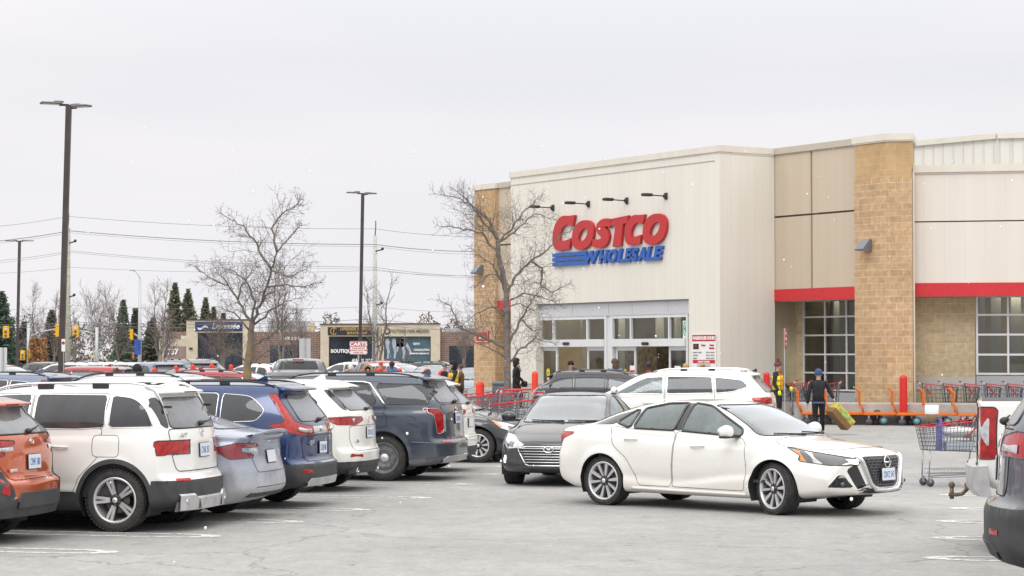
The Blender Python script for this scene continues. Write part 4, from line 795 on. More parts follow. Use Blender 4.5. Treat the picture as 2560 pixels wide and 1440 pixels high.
stext('737', 430, 880, 14, WHITE, 29, .38, .03); stext('Lapensée', 564, 816, 13, WHITE, 70, -.14, .02, .3); stext('TRESSES', 733, 846.5, 7.5, WHITE, 54, 1.1, .02); stext('LAFRENIÈRE & SAMSON', 890, 823, 7, M_GOLD, 78); stext('ESTATE LAW', 893, 833, 6, M_GOLD, 50); stext('BOUTIQUE MARIE', 872, 878, 8.5, WHITE, 92, .36, .02); stext('613-746-1611', 905, 901, 6.5, WHITE, 50, .36, .02); stext('VICTORIA PARK MEDISPA', 1026, 828, 8, mat('grey_lettering', (.12, .11, .11), .6), 96)
b = MB()
for i in range(3): b.tube([(X_(495+t*6)-X_(800), -.13, Z_(818+3.2*math.sin(t*1.4+.3)+i*1.6)) for t in np.linspace(0, 4.2, 12)], .035, 4)
b.build('swoosh_mark', WHITE, shops); b = MB(); b.tube([(X_(835)-X_(800)+.28*math.cos(a), -.13, Z_(828)+.28*math.sin(a)) for a in np.linspace(.6, 5.6, 16)], .04, 4); b.tube([(X_(835)-X_(800)+.02, -.13, Z_(821)), (X_(834)-X_(800), -.13, Z_(834)), (X_(839)-X_(800), -.13, Z_(835))], .04, 4); b.build('gold_emblem', M_GOLD, shops)
b = MB(); b.lathe([(.16, 0), (.30, .01), (.16, .02)], 20, M=Matrix.Translation((X_(968)-X_(800), -.03, Z_(828))) @ Matrix.Rotation(PI/2, 4, 'X')); b.build('round_emblem', MATS['grey_lettering'], shops)
po = sbox('window_poster', mat('teal_poster', (.06, .12, .16), .4, nz=.3, nscale=.8), 961, 1076, 842, 904, .36, .05); b = MB(); sk = lambda pl: b.prism([(X_(x)-X_(800), Z_(y)) for x, y in pl], .30, .34)
for x0 in (962, 979, 1001): sk([(x0+2, 846), (x0+9, 846), (x0+12, 856), (x0+10, 866), (x0+12, 880), (x0+9, 897), (x0+5, 897), (x0+6, 880), (x0+2, 866), (x0, 856)]); 
for p in ([(992, 857), (998, 862), (994, 880), (990, 880)], [(1017, 855), (1024, 868), (1030, 884), (1026, 885), (1014, 866)]): sk(p)
b.build('poster_figures', mat('poster_pale', (.42, .45, .50), .5, nz=.3, nscale=3), shops); b = MB(); sk([(989, 847), (1009, 847), (1012, 862), (1006, 868), (990, 866)]); b.build('poster_shirt', BLACK, shops)
stext('NEW!', 1041, 860, 6, WHITE, 16, .28); stext('COOLSCULPTING', 1054, 875, 5.5, WHITE, 40, .28); stext('ELIMINATES STUBBORN FAT', 1048, 884, 3.5, WHITE, 50, .28)
# ================================================================= poles, wires, signals
WOOD = mat('weathered_pole', (.42, .42, .34), .9, nz=.25, nscale=5); WOOD2 = mat('grey_pole', (.50, .49, .47), .9, nz=.2, nscale=5); POLEB = mat('bronze_pole', (.075, .06, .058), .5, .4, nz=.25, nscale=2); YEL = mat('signal_yellow', (.72, .40, .01), .5); GREYP = mat('pale_steel_pole', (.48, .50, .52), .5, .3)
def lamp_post(px0, py0, px1, py1, D, wd, label, arms):
 b = at(px0, 887, D); b.z = 0; o = empty('lamp_post', b, 0, label, 'lamp post', 'tall parking lot lamp posts'); t = at(px1, py1, D)-b; x0 = at(px0, py0, D)-b
 m = MB(); m.bar((0, 0, 0), t, wd, wd); m.build('pole', POLEB, o); m = MB(); m.box((0, 0, .35), (wd*2.6, wd*2.6, .7), bev=.03); m.build('concrete_base', CONC, o)
 for (ang, ln, dz) in arms:
  Q = Matrix.Translation(t+Vector((0, 0, dz))) @ Matrix.Rotation(ang, 4, 'Z'); m = MB(); m.box((.14, 0, -.04), (.28, .06, .06), M=Q); m.build('arm', POLEB, o)
  m = MB(); m.box((.2+ln/2, 0, 0), (ln, .34, .06), M=Q, bev=.025); m.box((.3, 0, .04), (.28, .26, .06), M=Q, bev=.02); h = m.build('lamp_head', mat('lamp_head_grey', (.16, .15, .15), .5, .3), o); m = MB(); m.box((.2+ln/2, 0, -.034), (ln*.8, .26, .008), M=Q); m.build('lens', MATS['lamp_lens'], h)
lamp_post(150, 950, 172, 262, 64, .155, 'tallest lamp post at the left with two flat lamp heads', [(PI+.35, .62, .03), (-.5, .55, -.06)])
lamp_post(898, 900, 907, 483, 110, .16, 'lamp post in the middle, behind the CARTS sign', [(PI+.35, .62, .02), (-.5, .55, -.03)])
lamp_post(42, 900, 49, 602, 165, .19, 'distant lamp post near the left edge', [(PI, .85, .0), (0, .85, .0)])
def upole(px, top, D, w_, m, label):
 b = at(px, 887, D); b.z = 0; o = empty('utility_pole', b, 0, label, 'utility pole', 'utility poles along the street'); h = Z_(top, D); q = MB(); q.tube([(0, 0, 0), (0, 0, h)], [w_*.6, w_*.42], 10); q.build('pole', m, o); q = MB(); q.tube([(0, 0, h), (.05, 0, h+.6), (.05, 0, h+1.1)], .04, 5); q.build('top_pin', DARK, o)
 q = MB()
 for dz, sx in ((1.1, .55), (5.0, .5), (8.0, .5)): q.bar((0, -.1, h-dz), (sx, -.1, h-dz+.12), .09, .09); q.ball((sx, -.1, h-dz+.18), .11, 8)
 for i in range(4): q.tube([(.3+i*.22, -.1, h-10.6), (.35+i*.22, -.1, h-10.2), (.45+i*.22, -.1, h-10.3), (.42+i*.22, -.1, h-11)], .035, 4)
 q.build('insulators', DARK, o); return Vector((b.x, D, h))
pa = upole(168, 570, 160, .42, WOOD, 'greenish utility pole behind the tallest lamp post'); pb = upole(937, 590, 160, .36, WOOD2, 'grey utility pole right of the middle lamp post')
def wire(pts, D, r=.02, sag=.4):
 q = MB(); P = [at(x, y, D) for x, y in pts]; L2 = []
 for a, c in zip(P[:-1], P[1:]):
  for i in range(10): t = i/10; p = a.lerp(c, t); p.z -= sag*4*t*(1-t); L2.append(p)
 L2.append(P[-1]); q.tube(L2, r, 4); return tag(q.build('overhead_wire', mat('wire_grey', (.16, .16, .18), .6)), None, 'wire', 'overhead wires along the street')
WL = ['topmost wire between the utility poles', 'second wire from the top between the utility poles', 'thin wire close below the second one', 'third wire level of the utility poles', 'wire close below the third level', 'single wire meeting the pole below the insulators', 'low wire just above the shop roofs', 'lowest wire crossing the shop roofs', 'wire crossing in front of the shop signs']
for i, (pts, r) in enumerate((([(-200, 575), (172, 541), (937, 572), (1300, 590)], .016), ([(-200, 612), (175, 577), (937, 611), (1300, 626)], .030), ([(-200, 618), (175, 582), (937, 616), (1300, 634)], .012), ([(-200, 660), (178, 627), (937, 668), (1300, 690)], .016), ([(-200, 668), (178, 631), (937, 673), (1300, 694)], .012), ([(-200, 682), (178, 668), (937, 676), (1300, 684)], .012), ([(-200, 770), (200, 763), (937, 766), (1300, 776)], .012), ([(-200, 800), (200, 806), (937, 797), (1300, 812)], .02), ([(-200, 808), (200, 812), (937, 810), (1300, 822)], .018))):
 wire(pts, 158, r*.8, .25)['label'] = WL[i]
def signal(px, py, D, label, face='front', hpx=30, pole=None, arm=None, m=None):
 c = at(px, py, D); o = empty('traffic_signal', (c.x, D, c.z), 0, label, 'traffic light', 'traffic signals at the far crossing'); h = hpx*D/F_PX; w_ = h*.5 if face == 'front' else h*.26; b = MB(); b.box((0, 0, 0), (w_, .2, h), bev=.03); hd = b.build('housing', m or YEL, o)
 for i in range(3):
  z = h*(.31-.31*i)
  if face == 'front': b = MB(); b.lathe([(.001, -.13), (h*.10, -.125), (h*.115, -.10)], 12, M=Matrix.Translation((0, 0, z)) @ Matrix.Rotation(-PI/2, 4, 'X') @ Matrix.Diagonal((1, 1, 1, 1))); b.add([(-h*.1, -.13, z-h*.1), (h*.1, -.13, z-h*.1), (h*.1, -.13, z+h*.1), (-h*.1, -.13, z+h*.1)], [(0, 1, 2, 3)]); b.build('lens', [mat('lens_pale', (.6, .6, .55), .3), mat('lens_dark', (.18, .07, .04), .3)][i > 0], hd)
  else: b = MB(); b.prism([(-w_/2, z+h*.13), (-w_/2-h*.16, z-h*.02), (-w_/2, z-h*.03)], -.1, .1); b.build('visor', m or YEL, hd)
 if pole: b = MB(); b.tube([(X_(pole[0], D)-c.x, .2, -c.z), (X_(pole[0], D)-c.x, .2, Z_(pole[1], D)-c.z)], .13, 8); b.build('pole', GREYP, o)
 if arm: b = MB(); b.tube([(X_(a, D)-c.x, .2, Z_(e, D)-c.z) for a, e in arm], .06, 6); b.build('mast_arm', GREYP, o)
signal(15, 830, 175, 'yellow traffic light at the left edge'); signal(143, 826, 175, 'yellow traffic light half hidden by the tallest lamp post', 'side', 32, (70, 808), [(70, 843), (100, 830), (138, 822)]); signal(189, 829, 175, 'yellow traffic light right of the tallest lamp post', 'front', 29, (241, 818), [(197, 827), (215, 829), (240, 836)]); signal(329, 836, 175, 'yellow traffic light on the street lamp pole', 'side', 27, None, [(333, 834), (346, 842)])
signal(57, 888, 175, 'low yellow traffic light by the dry leaved tree', 'front', 24); signal(74, 884, 175, 'low yellow traffic light seen from its side', 'side', 24); signal(228, 889, 175, 'small low yellow traffic light near the birch', 'side', 12); signal(333, 889, 175, 'small orange traffic light below the street lamp', 'side', 14, m=mat('signal_orange', (.6, .15, .03), .5))
b0 = at(349, 887, 172); b0.z = 0; o = empty('street_lamp', b0, 0, 'pale steel street lamp with curved arm and blue banner', 'street lamp'); q = MB(); q.tube([(0, 0, 0), (0, 0, Z_(696, 172))], [.17, .10], 8); q.build('pole', GREYP, o); q = MB(); q.tube([(0, 0, Z_(696, 172)), (-.08, 0, Z_(690, 172)), (-.35, 0, Z_(678, 172)), (-.55, 0, Z_(676.5, 172))], .045, 6); q.build('arm', GREYP, o); q = MB(); q.box((-.60, 0, Z_(676, 172)), (.45, .2, .08), bev=.03); q.build('lamp_head', GREYP, o)
q = MB(); q.box((-.13, -.2, Z_(868, 172)), (.52, .03, 1.15)); q.build('banner', mat('banner_blue', (.03, .08, .35), .6, nz=.4, nscale=3), o)
# ================================================================= vehicles: one lofted shell, cut along feature outlines
def pchip(keys, x):
 k = np.array(keys, float); X, Y = k[:, 0], k[:, 1]; x = np.asarray(x, float)
 if len(X) == 1: return np.full_like(x, Y[0])
 h = np.diff(X); d = np.diff(Y)/h; m = np.zeros(len(X)); m[0], m[-1] = d[0], d[-1]
 for i in range(1, len(X)-1):
  if d[i-1]*d[i] > 0:
   w1, w2 = 2*h[i]+h[i-1], h[i]+2*h[i-1]; m[i] = (w1+w2)/(w1/d[i-1]+w2/d[i])
 xc = np.clip(x, X[0], X[-1]); i = np.clip(np.searchsorted(X, xc)-1, 0, len(X)-2); t = (xc-X[i])/h[i]
 return (Y[i]*(1+2*t)*(1-t)**2+h[i]*m[i]*t*(1-t)**2+Y[i+1]*t*t*(3-2*t)+h[i]*m[i+1]*t*t*(t-1))
def in_poly(P, poly):
 x, y = P[:, 0], P[:, 1]; ins = np.zeros(len(P), bool); n = len(poly)
 for i in range(n):
  x1, y1 = poly[i]; x2, y2 = poly[(i+1) % n]
  if y1 == y2: continue
  c = ((y1 > y) != (y2 > y)) & (x < (x2-x1)*(y-y1)/(y2-y1)+x1); ins ^= c
 return ins
def near_poly(p, poly):
 best = None; bd = 1e9
 for i in range(len(poly)):
  a = np.array(poly[i]); b = np.array(poly[(i+1) % len(poly)]); d = b-a; t = np.clip(np.dot(p-a, d)/max(np.dot(d, d), 1e-12), 0, 1); q = a+t*d; e = np.sum((p-q)**2)
  if e < bd: bd, best = e, q
 return best
def rpoly(poly, r=.03, k=4):
 """round the corners of an outline"""
 out_ = []; n = len(poly)
 for i in range(n):
  p = np.array(poly[i][:2], float); a = np.array(poly[i-1][:2], float); b = np.array(poly[(i+1) % n][:2], float); rr = poly[i][2] if len(poly[i]) > 2 else r
  la, lb = np.linalg.norm(a-p), np.linalg.norm(b-p); ra = min(rr, la*.45, lb*.45)
  if ra < .004: out_.append(tuple(p)); continue
  p1, p2 = p+(a-p)/la*ra, p+(b-p)/lb*ra
  for j in range(k+1):
   t = j/k; out_.append(tuple((1-t)**2*p1+2*t*(1-t)*p+t*t*p2))
 return out_
class Shell:
 def __init__(s, S):
  s.S = S; xr, xf = -S['ro'], S['wb']+S['fo']; s.xr, s.xf = xr, xf; du = S.get('du', .03); L_ = xf-xr; n = int(L_/du)
  rz = S.get('rzone', .9); fz = S.get('fzone', .8); e = np.concatenate([[0, .004, .012, .025, .045, .07], np.linspace(.10, L_-.10, n), L_-np.array([.07, .045, .025, .012, .004, 0])]); X = xr+e; s.X = X; nx = len(X)
  zt = pchip(S['top'], X); zs = np.minimum(pchip(S['belt'], X), zt-.012); zb = pchip(S['bottom'], X); hw = pchip(S['hw'], X); wr = pchip(S['roofw'], X); wr = np.minimum(wr, hw-.01); bw = np.minimum(pchip(S['beltw'], X) if 'beltw' in S else hw*.975, hw-.008); cr = pchip(S['crown'], X)
  # half section: list of corner points with corner fraction, resampled to a fixed count
  segs = S.get('segs', [6, 3, 12, 12, 3, 14, 3, 10]); pts = np.zeros((nx, sum(segs)+1, 2))
  for i in range(nx):
   b, t, sh, W_, r_, bw_, c_ = zb[i], zt[i], zs[i], hw[i], wr[i], bw[i], cr[i]
   ze = max(t-c_, sh+.006); mid = b+(sh-b)*S.get('midf', .52)
   P = [(0, b), (W_*.86, b), (W_*.955, b+.05), (W_, mid), (bw_+(W_-bw_)*.35, sh-.07*min(1, (sh-b)*2)), (bw_, sh), (r_+.012, ze-.03 if ze-sh > .08 else ze-(ze-sh)*.4), (r_-.05, ze+(t-ze)*.35), (0, t)]
   row = [P[0]]
   for j in range(8):
    a, c = np.array(P[j]), np.array(P[j+1])
    # gentle outward bow
    nb = {2: .012, 3: .008, 5: S.get('bow', .022), 7: 0}.get(j, 0); d = c-a; l = np.hypot(*d)
    nrm = np.array([d[1], -d[0]])/max(l, 1e-6)
    for k_ in range(1, segs[j]+1):
     t_ = k_/segs[j]; q = a+d*t_+nrm*nb*min(1, l*2.5)*4*t_*(1-t_)
     if j == 7: # roof: parabola to the centre line
      yy = a[0]*(1-t_); q = np.array([yy, c[1]-(c[1]-a[1])*(yy/max(a[0], 1e-6))**2])
     row.append(tuple(q))
   pts[i] = row
  # smooth the corners a little
  ks = S.get('smooth', 2)
  for _ in range(ks):
   q = pts.copy(); q[:, 1:-1] = .5*pts[:, 1:-1]+.25*(pts[:, :-2]+pts[:, 2:]); q[:, :3] = pts[:, :3]; pts = q
  M_ = pts.shape[1]
  Y, Z = pts[:, :, 0].copy(), pts[:, :, 1].copy(); XX = np.repeat(X[:, None], M_, 1)
  # side relief: crease lines and wheel-arch flares
  for cr_ in S.get('creases', []):
   zc = pchip(cr_['line'], X)[:, None]; a = pchip(cr_['amp'], X)[:, None]; d = (Z-zc); wd = cr_.get('w', .09)
   Y -= np.where(Y > .5, a*np.where(d > 0, np.clip(d/wd, 0, 1)*np.exp(-np.clip(d-wd, 0, 9)/.15), 0), 0)
  Rw = S['R']
  for xw in (0, S['wb']):
   dd = np.sqrt((XX-xw)**2+(Z-Rw)**2); ra = S.get('arch', Rw+.055)
   Y += np.where((Y > hw[:, None]*.8), S.get('flare', .018)*np.clip(1-np.abs(dd-ra)/.10, 0, 1)**.8*(dd < ra+.1), 0)
  # ends
  ri = S['rear']; fi = S['front']; pr, pf = S.get('rplan', .10), S.get('fplan', .16); rpw, fpw = S.get('rpw', 3.2), S.get('fpw', 2.6)
  s.rear_x = lambda y, z: xr+pchip(ri, z)+pr*(np.abs(y)/S['W']*2)**rpw; s.front_x = lambda y, z: xf-pchip(fi, z)-pf*(np.abs(y)/S['W']*2)**fpw
  # round-over of the end sections
  r0 = S.get('endr', .06); er = np.clip(r0-e, 0, r0); ef = np.clip(r0-(L_-e), 0, r0)
  for ee in (er, ef):
   shr = r0-np.sqrt(np.maximum(r0*r0-ee*ee, 0)); zc = (zb+zt)/2
   Y *= (1-shr*.6/hw)[:, None]; Z += (zc[:, None]-Z)*(shr*.6/np.maximum((zt-zb)/2, .1))[:, None]
  tr = np.clip((xr+rz-X)/rz, 0, 1)**S.get('rexp', 1.4); tf = np.clip((X-(xf-fz))/fz, 0, 1)**S.get('fexp', 1.5)
  XX = XX+tr[:, None]*(s.rear_x(Y, Z)-xr)+tf[:, None]*(s.front_x(Y, Z)-xf)
  V = []; F = []
  ring = 2*M_-2     # full ring: bottom centre .. side .. roof centre .. other side
  def full(Xr, Yr, Zr):
   left = [(Xr[j], Yr[j], Zr[j]) for j in range(M_)]; right = [(Xr[j], -Yr[j], Zr[j]) for j in range(M_-2, 0, -1)]; return left+right
  for i in range(nx): V += full(XX[i], Y[i], Z[i])
  for i in range(nx-1):
   for j in range(ring): F.append((i*ring+j, i*ring+(j+1) % ring, (i+1)*ring+(j+1) % ring, (i+1)*ring+j))
  nc = S.get('ncap', 26)
  for end in (0, 1):
   i = 0 if end == 0 else nx-1; base = i*ring; zc = (zb[i]+zt[i])/2; prev = [base+j for j in range(ring)]
   fx = s.rear_x if end == 0 else s.front_x
   for c_ in range(1, nc+1):
    k_ = 1-c_/nc
    if c_ == nc:
     V.append((float(fx(0, zc)), 0, zc)); ci = len(V)-1
     for j in range(ring):
      f = (prev[j], prev[(j+1) % ring], ci); F.append(f if end else f[::-1])
     break
    yy = Y[i]*k_; zz = zc+(Z[i]-zc)*k_; q = full(fx(yy, zz), yy, zz); o = len(V); V += q; cur = [o+j for j in range(ring)]
    for j in range(ring):
     f = (prev[j], prev[(j+1) % ring], cur[(j+1) % ring], cur[j]); F.append(f if end else f[::-1])
    prev = cur
  # end faces orientation: make all outward
  s.V = np.array(V, float); s.F = F
  me = bpy.data.meshes.new('tmp'); me.from_pydata(V, [], F); bm = bmesh.new(); bm.from_mesh(me); bmesh.ops.recalc_face_normals(bm, faces=bm.faces)
  bm.verts.ensure_lookup_table(); bm.faces.ensure_lookup_table(); s.F = [tuple(v.index for v in f.verts) for f in bm.faces]; s.bvh = BVHTree.FromBMesh(bm); bm.to_mesh(me); bm.free(); s.me0 = me
  s.lab = np.array(['body']*len(s.F), dtype=object); s.locked = np.zeros(len(s.V), bool); s.FA = np.array([f if len(f) == 4 else f+f[-1:] for f in s.F]); s.update()
 def update(s):
  me = s.me0; me.vertices.foreach_set('co', s.V.ravel()); me.update()
  n = np.zeros(len(me.polygons)*3); me.polygons.foreach_get('normal', n); s.FN = n.reshape(-1, 3)
  c = np.zeros(len(me.polygons)*3); me.polygons.foreach_get('center', c); s.FC = c.reshape(-1, 3)
  vn = np.zeros(len(me.vertices)*3); me.vertices.foreach_get('normal', vn); s.VN = vn.reshape(-1, 3)
 def cast(s, o, d):
  h = s.bvh.ray_cast(Vector(o), Vector(d)); return h[0]
 def pt(s, proj, a, b, side=1, off=0.0):
  """a point of the shell; proj side:(x,z) rear/front:(y,z) top:(x,y)"""
  if proj == 'side': o, d = (a, side*3, b), (0, -side, 0)
  elif proj == 'rear': o, d = (-9, a, b), (1, 0, 0)
  elif proj == 'front': o, d = (19, a, b), (-1, 0, 0)
  elif proj in ('dF', 'dR'):
   sx = 1 if proj == 'dF' else -1; r = .70711; o, d = (a*r+9*sx*r, -a*sx*side*r+9*side*r, b), (-sx*r, -side*r, 0)
  else: o, d = (a, b, 9), (0, 0, -1)
  h = s.bvh.ray_cast(Vector(o), Vector(d))
  if h[0] is None: return None
  return h[0]+h[1]*off
 def cut(s, label, proj, poly, side=0, xr=(-99, 99), zr=(-99, 99), over=None, snap=True):
  V = s.V; FN = s.FN; FC = s.FC
  if proj == 'side': P2 = V[:, [0, 2]]; fm = (FN[:, 1]*side > .12) & (FC[:, 1]*side > .2)
  elif proj == 'rear': P2 = V[:, [1, 2]]; fm = FN[:, 0] < -.12
  elif proj == 'front': P2 = V[:, [1, 2]]; fm = FN[:, 0] > .12
  elif proj in ('dF', 'dR'):
   sx = 1 if proj == 'dF' else -1; P2 = np.stack([(V[:, 0]-sx*np.abs(V[:, 1]))*.70711, V[:, 2]], 1); fm = ((FN[:, 0]*sx+FN[:, 1]*side) > .2) & (FC[:, 1]*side > .12) & (FC[:, 0]*sx > (1.5 if sx > 0 else -.4))
  elif proj == 'bottom': P2 = V[:, [0, 1]]; fm = (FN[:, 2] < -.6) & (FC[:, 2] < .6)
  else: P2 = V[:, [0, 1]]; fm = FN[:, 2] > .3
  fm &= (FC[:, 0] > xr[0]) & (FC[:, 0] < xr[1]) & (FC[:, 2] > zr[0]) & (FC[:, 2] < zr[1])
  ok = np.array([l in ('body',)+(over or ()) for l in s.lab]); fm &= ok
  pa = np.array(poly); mn, mx = pa.min(0)-.06, pa.max(0)+.06; near = ((P2 > mn) & (P2 < mx)).all(1); ins = np.zeros(len(V), bool); idx = np.where(near)[0]
  if len(idx) == 0: return
  ins[idx] = in_poly(P2[idx], poly)
  # boundary-locked vertices that lie on the outline count as inside
  lk = idx[s.locked[idx]]
  for v in lk:
   if not ins[v] and np.sum((near_poly(P2[v], poly)-P2[v])**2) < 1.0e-4: ins[v] = True
  kk = ins[s.FA].sum(1); inside = np.where(fm & (kk == 4))[0]; mx_ = np.where(fm & (kk > 0) & (kk < 4))[0]; mv = np.unique(s.FA[mx_]); move = [v for v in mv if ins[v] and not s.locked[v]]
  if snap:
   for v in move:
    q = near_poly(P2[v], poly)
    if np.sum((q-P2[v])**2) > .0060: s.locked[v] = True; continue
    h = s.pt(proj if proj != 'bottom' else 'top', q[0], q[1], 1 if V[v, 1] > 0 else -1) if proj != 'bottom' else Vector((q[0], q[1], V[v, 2]))
    if h is not None and (h-Vector(V[v])).length < .12: s.V[v] = h
    s.locked[v] = True
  s.lab[inside] = label; s.update() if snap else None
 def zcut(s, label, line, over=(), xr=(-99, 99)):
  """everything below a height line z(x) becomes a part"""
  V = s.V; zc = pchip(line, V[:, 0]); ins = V[:, 2] < zc+1e-4; ok = np.array([l == 'body' or l in over for l in s.lab]); kk = ins[s.FA].sum(1); inside = np.where(ok & (kk == 4))[0]; mv = [v for v in np.unique(s.FA[ok & (kk > 0) & (kk < 4)]) if ins[v] and not s.locked[v]]
  for v in mv:
   if abs(V[v, 2]-zc[v]) < .06: V[v, 2] = zc[v]
   s.locked[v] = True
  s.lab[inside] = label; s.update()
 def both(s, label, poly, **kw):
  s.cut(label+'|L', 'side', poly, 1, **kw); s.cut(label+'|R', 'side', poly, -1, **kw)
 def part(s, label, name, m, parent, push=0.0):
  fi = [i for i in range(len(s.F)) if s.lab[i] == label]
  if not fi: return None
  vi = sorted({v for i in fi for v in s.F[i]}); mp = {v: k for k, v in enumerate(vi)}
  co = s.V[vi]+s.VN[vi]*push; me = bpy.data.meshes.new(name); me.from_pydata(co.tolist(), [], [[mp[v] for v in s.F[i]] for i in fi])
  me.materials.append(m); me.polygons.foreach_set('use_smooth', [True]*len(me.polygons)); me.update()
  try: me.normals_split_custom_set_from_vertices([tuple(n) for n in s.VN[vi]])
  except Exception: pass
  o = bpy.data.objects.new(name, me); COL.objects.link(o); o.parent = parent; return o
 def loops(s, label):
  """boundary loops of a labelled patch as vertex index lists"""
  cnt = {}
  for i in np.where(s.lab == label)[0]:
   vs = s.F[i]
   for a, b in zip(vs, vs[1:]+vs[:1]):
    k = (min(a, b), max(a, b)); cnt[k] = cnt.get(k, 0)+1
  adj = {}
  for (a, b), c in cnt.items():
   if c == 1: adj.setdefault(a, []).append(b); adj.setdefault(b, []).append(a)
  out_ = []; seen = set()
  for st in adj:
   if st in seen: continue
   lp = [st]; seen.add(st); cur = st
   while True:
    nx = [v for v in adj[cur] if v not in seen]
    if not nx: break
    cur = nx[0]; seen.add(cur); lp.append(cur)
   if len(lp) > 4: out_.append(lp)
  return out_
 def trim(s, mb, label, rad=.006, off=.001, mi=0, filt=None, n=5, flat=1.0):
  for lp in s.loops(label):
   if filt is None: mb.tube([s.V[v]+s.VN[v]*off for v in lp], rad, n, mi, closed=True)
   else:
    run = []
    k = len(lp); fl = [filt(s.V[v]) for v in lp]
    if all(fl): mb.tube([s.V[v]+s.VN[v]*off for v in lp], rad, n, mi, closed=True); continue
    st = next((i for i in range(k) if not fl[i]), 0)
    for i in range(st, st+k+1):
     v = lp[i % k]
     if fl[i % k]: run.append(v)
     else:
      if len(run) > 2: mb.tube([s.V[q]+s.VN[q]*off for q in run], rad, n, mi)
      run = []
 def strip(s, mb, proj, line, wdt, off=.004, mi=0, side=1, step=.04, rad=None):
  """a thin moulding or line laid on the surface along a polyline"""
  pts = []
  for (a, b) in zip(line[:-1], line[1:]):
   l = math.hypot(b[0]-a[0], b[1]-a[1]); k = max(1, int(l/step))
   for i in range(k): t = i/k; pts.append((a[0]+(b[0]-a[0])*t, a[1]+(b[1]-a[1])*t))
  pts.append(line[-1]); q = [s.pt(proj, p[0], p[1], side, off) for p in pts]; q = [x for x in q if x is not None]
  if len(q) > 1: mb.tube(q, wdt/2, 5, mi)
 def patch(s, mb, proj, poly, off=.004, mi=0, side=1, th=.0):
  """a small outline laid on the surface (badge, lamp part), slightly domed thickness"""
  c = np.mean(poly, 0); n = len(poly); rings = [1, .66, .33]; vs = []; fs = []
  for r_ in rings:
   for p in poly:
    q = s.pt(proj, c[0]+(p[0]-c[0])*r_, c[1]+(p[1]-c[1])*r_, side, off)
    vs.append(q)
  q = s.pt(proj, c[0], c[1], side, off); vs.append(q)
  if any(v is None for v in vs): return
  for r_ in range(2):
   for j in range(n): fs.append((r_*n+j, r_*n+(j+1) % n, (r_+1)*n+(j+1) % n, (r_+1)*n+j))
  for j in range(n): fs.append((2*n+j, 2*n+(j+1) % n, 3*n))
  mb.add(vs, fs, mi, True)
TYRE = mat('tyre_rubber', (.045, .044, .044), .85, nz=.35, nscale=12, bump=.3); RIM = mat('alloy_rim', (.72, .72, .73), .3, .55, nz=.1); RIMD = mat('dark_alloy', (.045, .045, .05), .45, .6); BRAKE = mat('brake_disc', (.16, .13, .12), .6, .6)
CLAD = mat('grey_cladding', (.055, .057, .062), .7, nz=.25, nscale=6); SEAT = mat('seat_cloth', (.045, .045, .05), .8); CABIN = mat('cabin_trim', (.06, .06, .065), .8); LINER = mat('headliner', (.42, .41, .40), .9)
REDL = mat('red_lamp_lens', (.40, .008, .008), .15, coat=.35, nz=.45, nscale=22); REDD = mat('dark_red_lens', (.22, .008, .012), .12, coat=1); CLEARL = mat('clear_lamp_lens', (.55, .56, .58), .12, .4, coat=1, nz=.3, nscale=25); AMBER = mat('amber_lens', (.65, .22, .04), .2, coat=1); HEADD = mat('headlamp_dark', (.09, .095, .10), .12, .4, coat=1); DRL = mat('daytime_lamp', (.9, .9, .85), .2, emis=(1, .95, .8), es=1.6)
CARG = glassmat('car_glass', (.66, .74, .73), refl=.9, film=.24, dc=(.50, .58, .58)); CARGD = glassmat('privacy_glass', (.06, .07, .075), refl=.45, film=.10); CARGR = glassmat('dusty_rear_glass', (.16, .17, .18), refl=.8, film=.34); CARGF = glassmat('windshield_glass', (.68, .74, .73), refl=1.5, film=.13)  # CARG and CARGF veils paint in reflected and see-through brightness, beyond dust
PLATE = mat('plate_white', (.68, .72, .78), .5); PBLUE = mat('plate_blue', (.07, .17, .45), .5); SEAM = mat('panel_gap', (.02, .02, .022), .9)
TREAD = mat('tyre_side', (.05, .049, .048), .8)
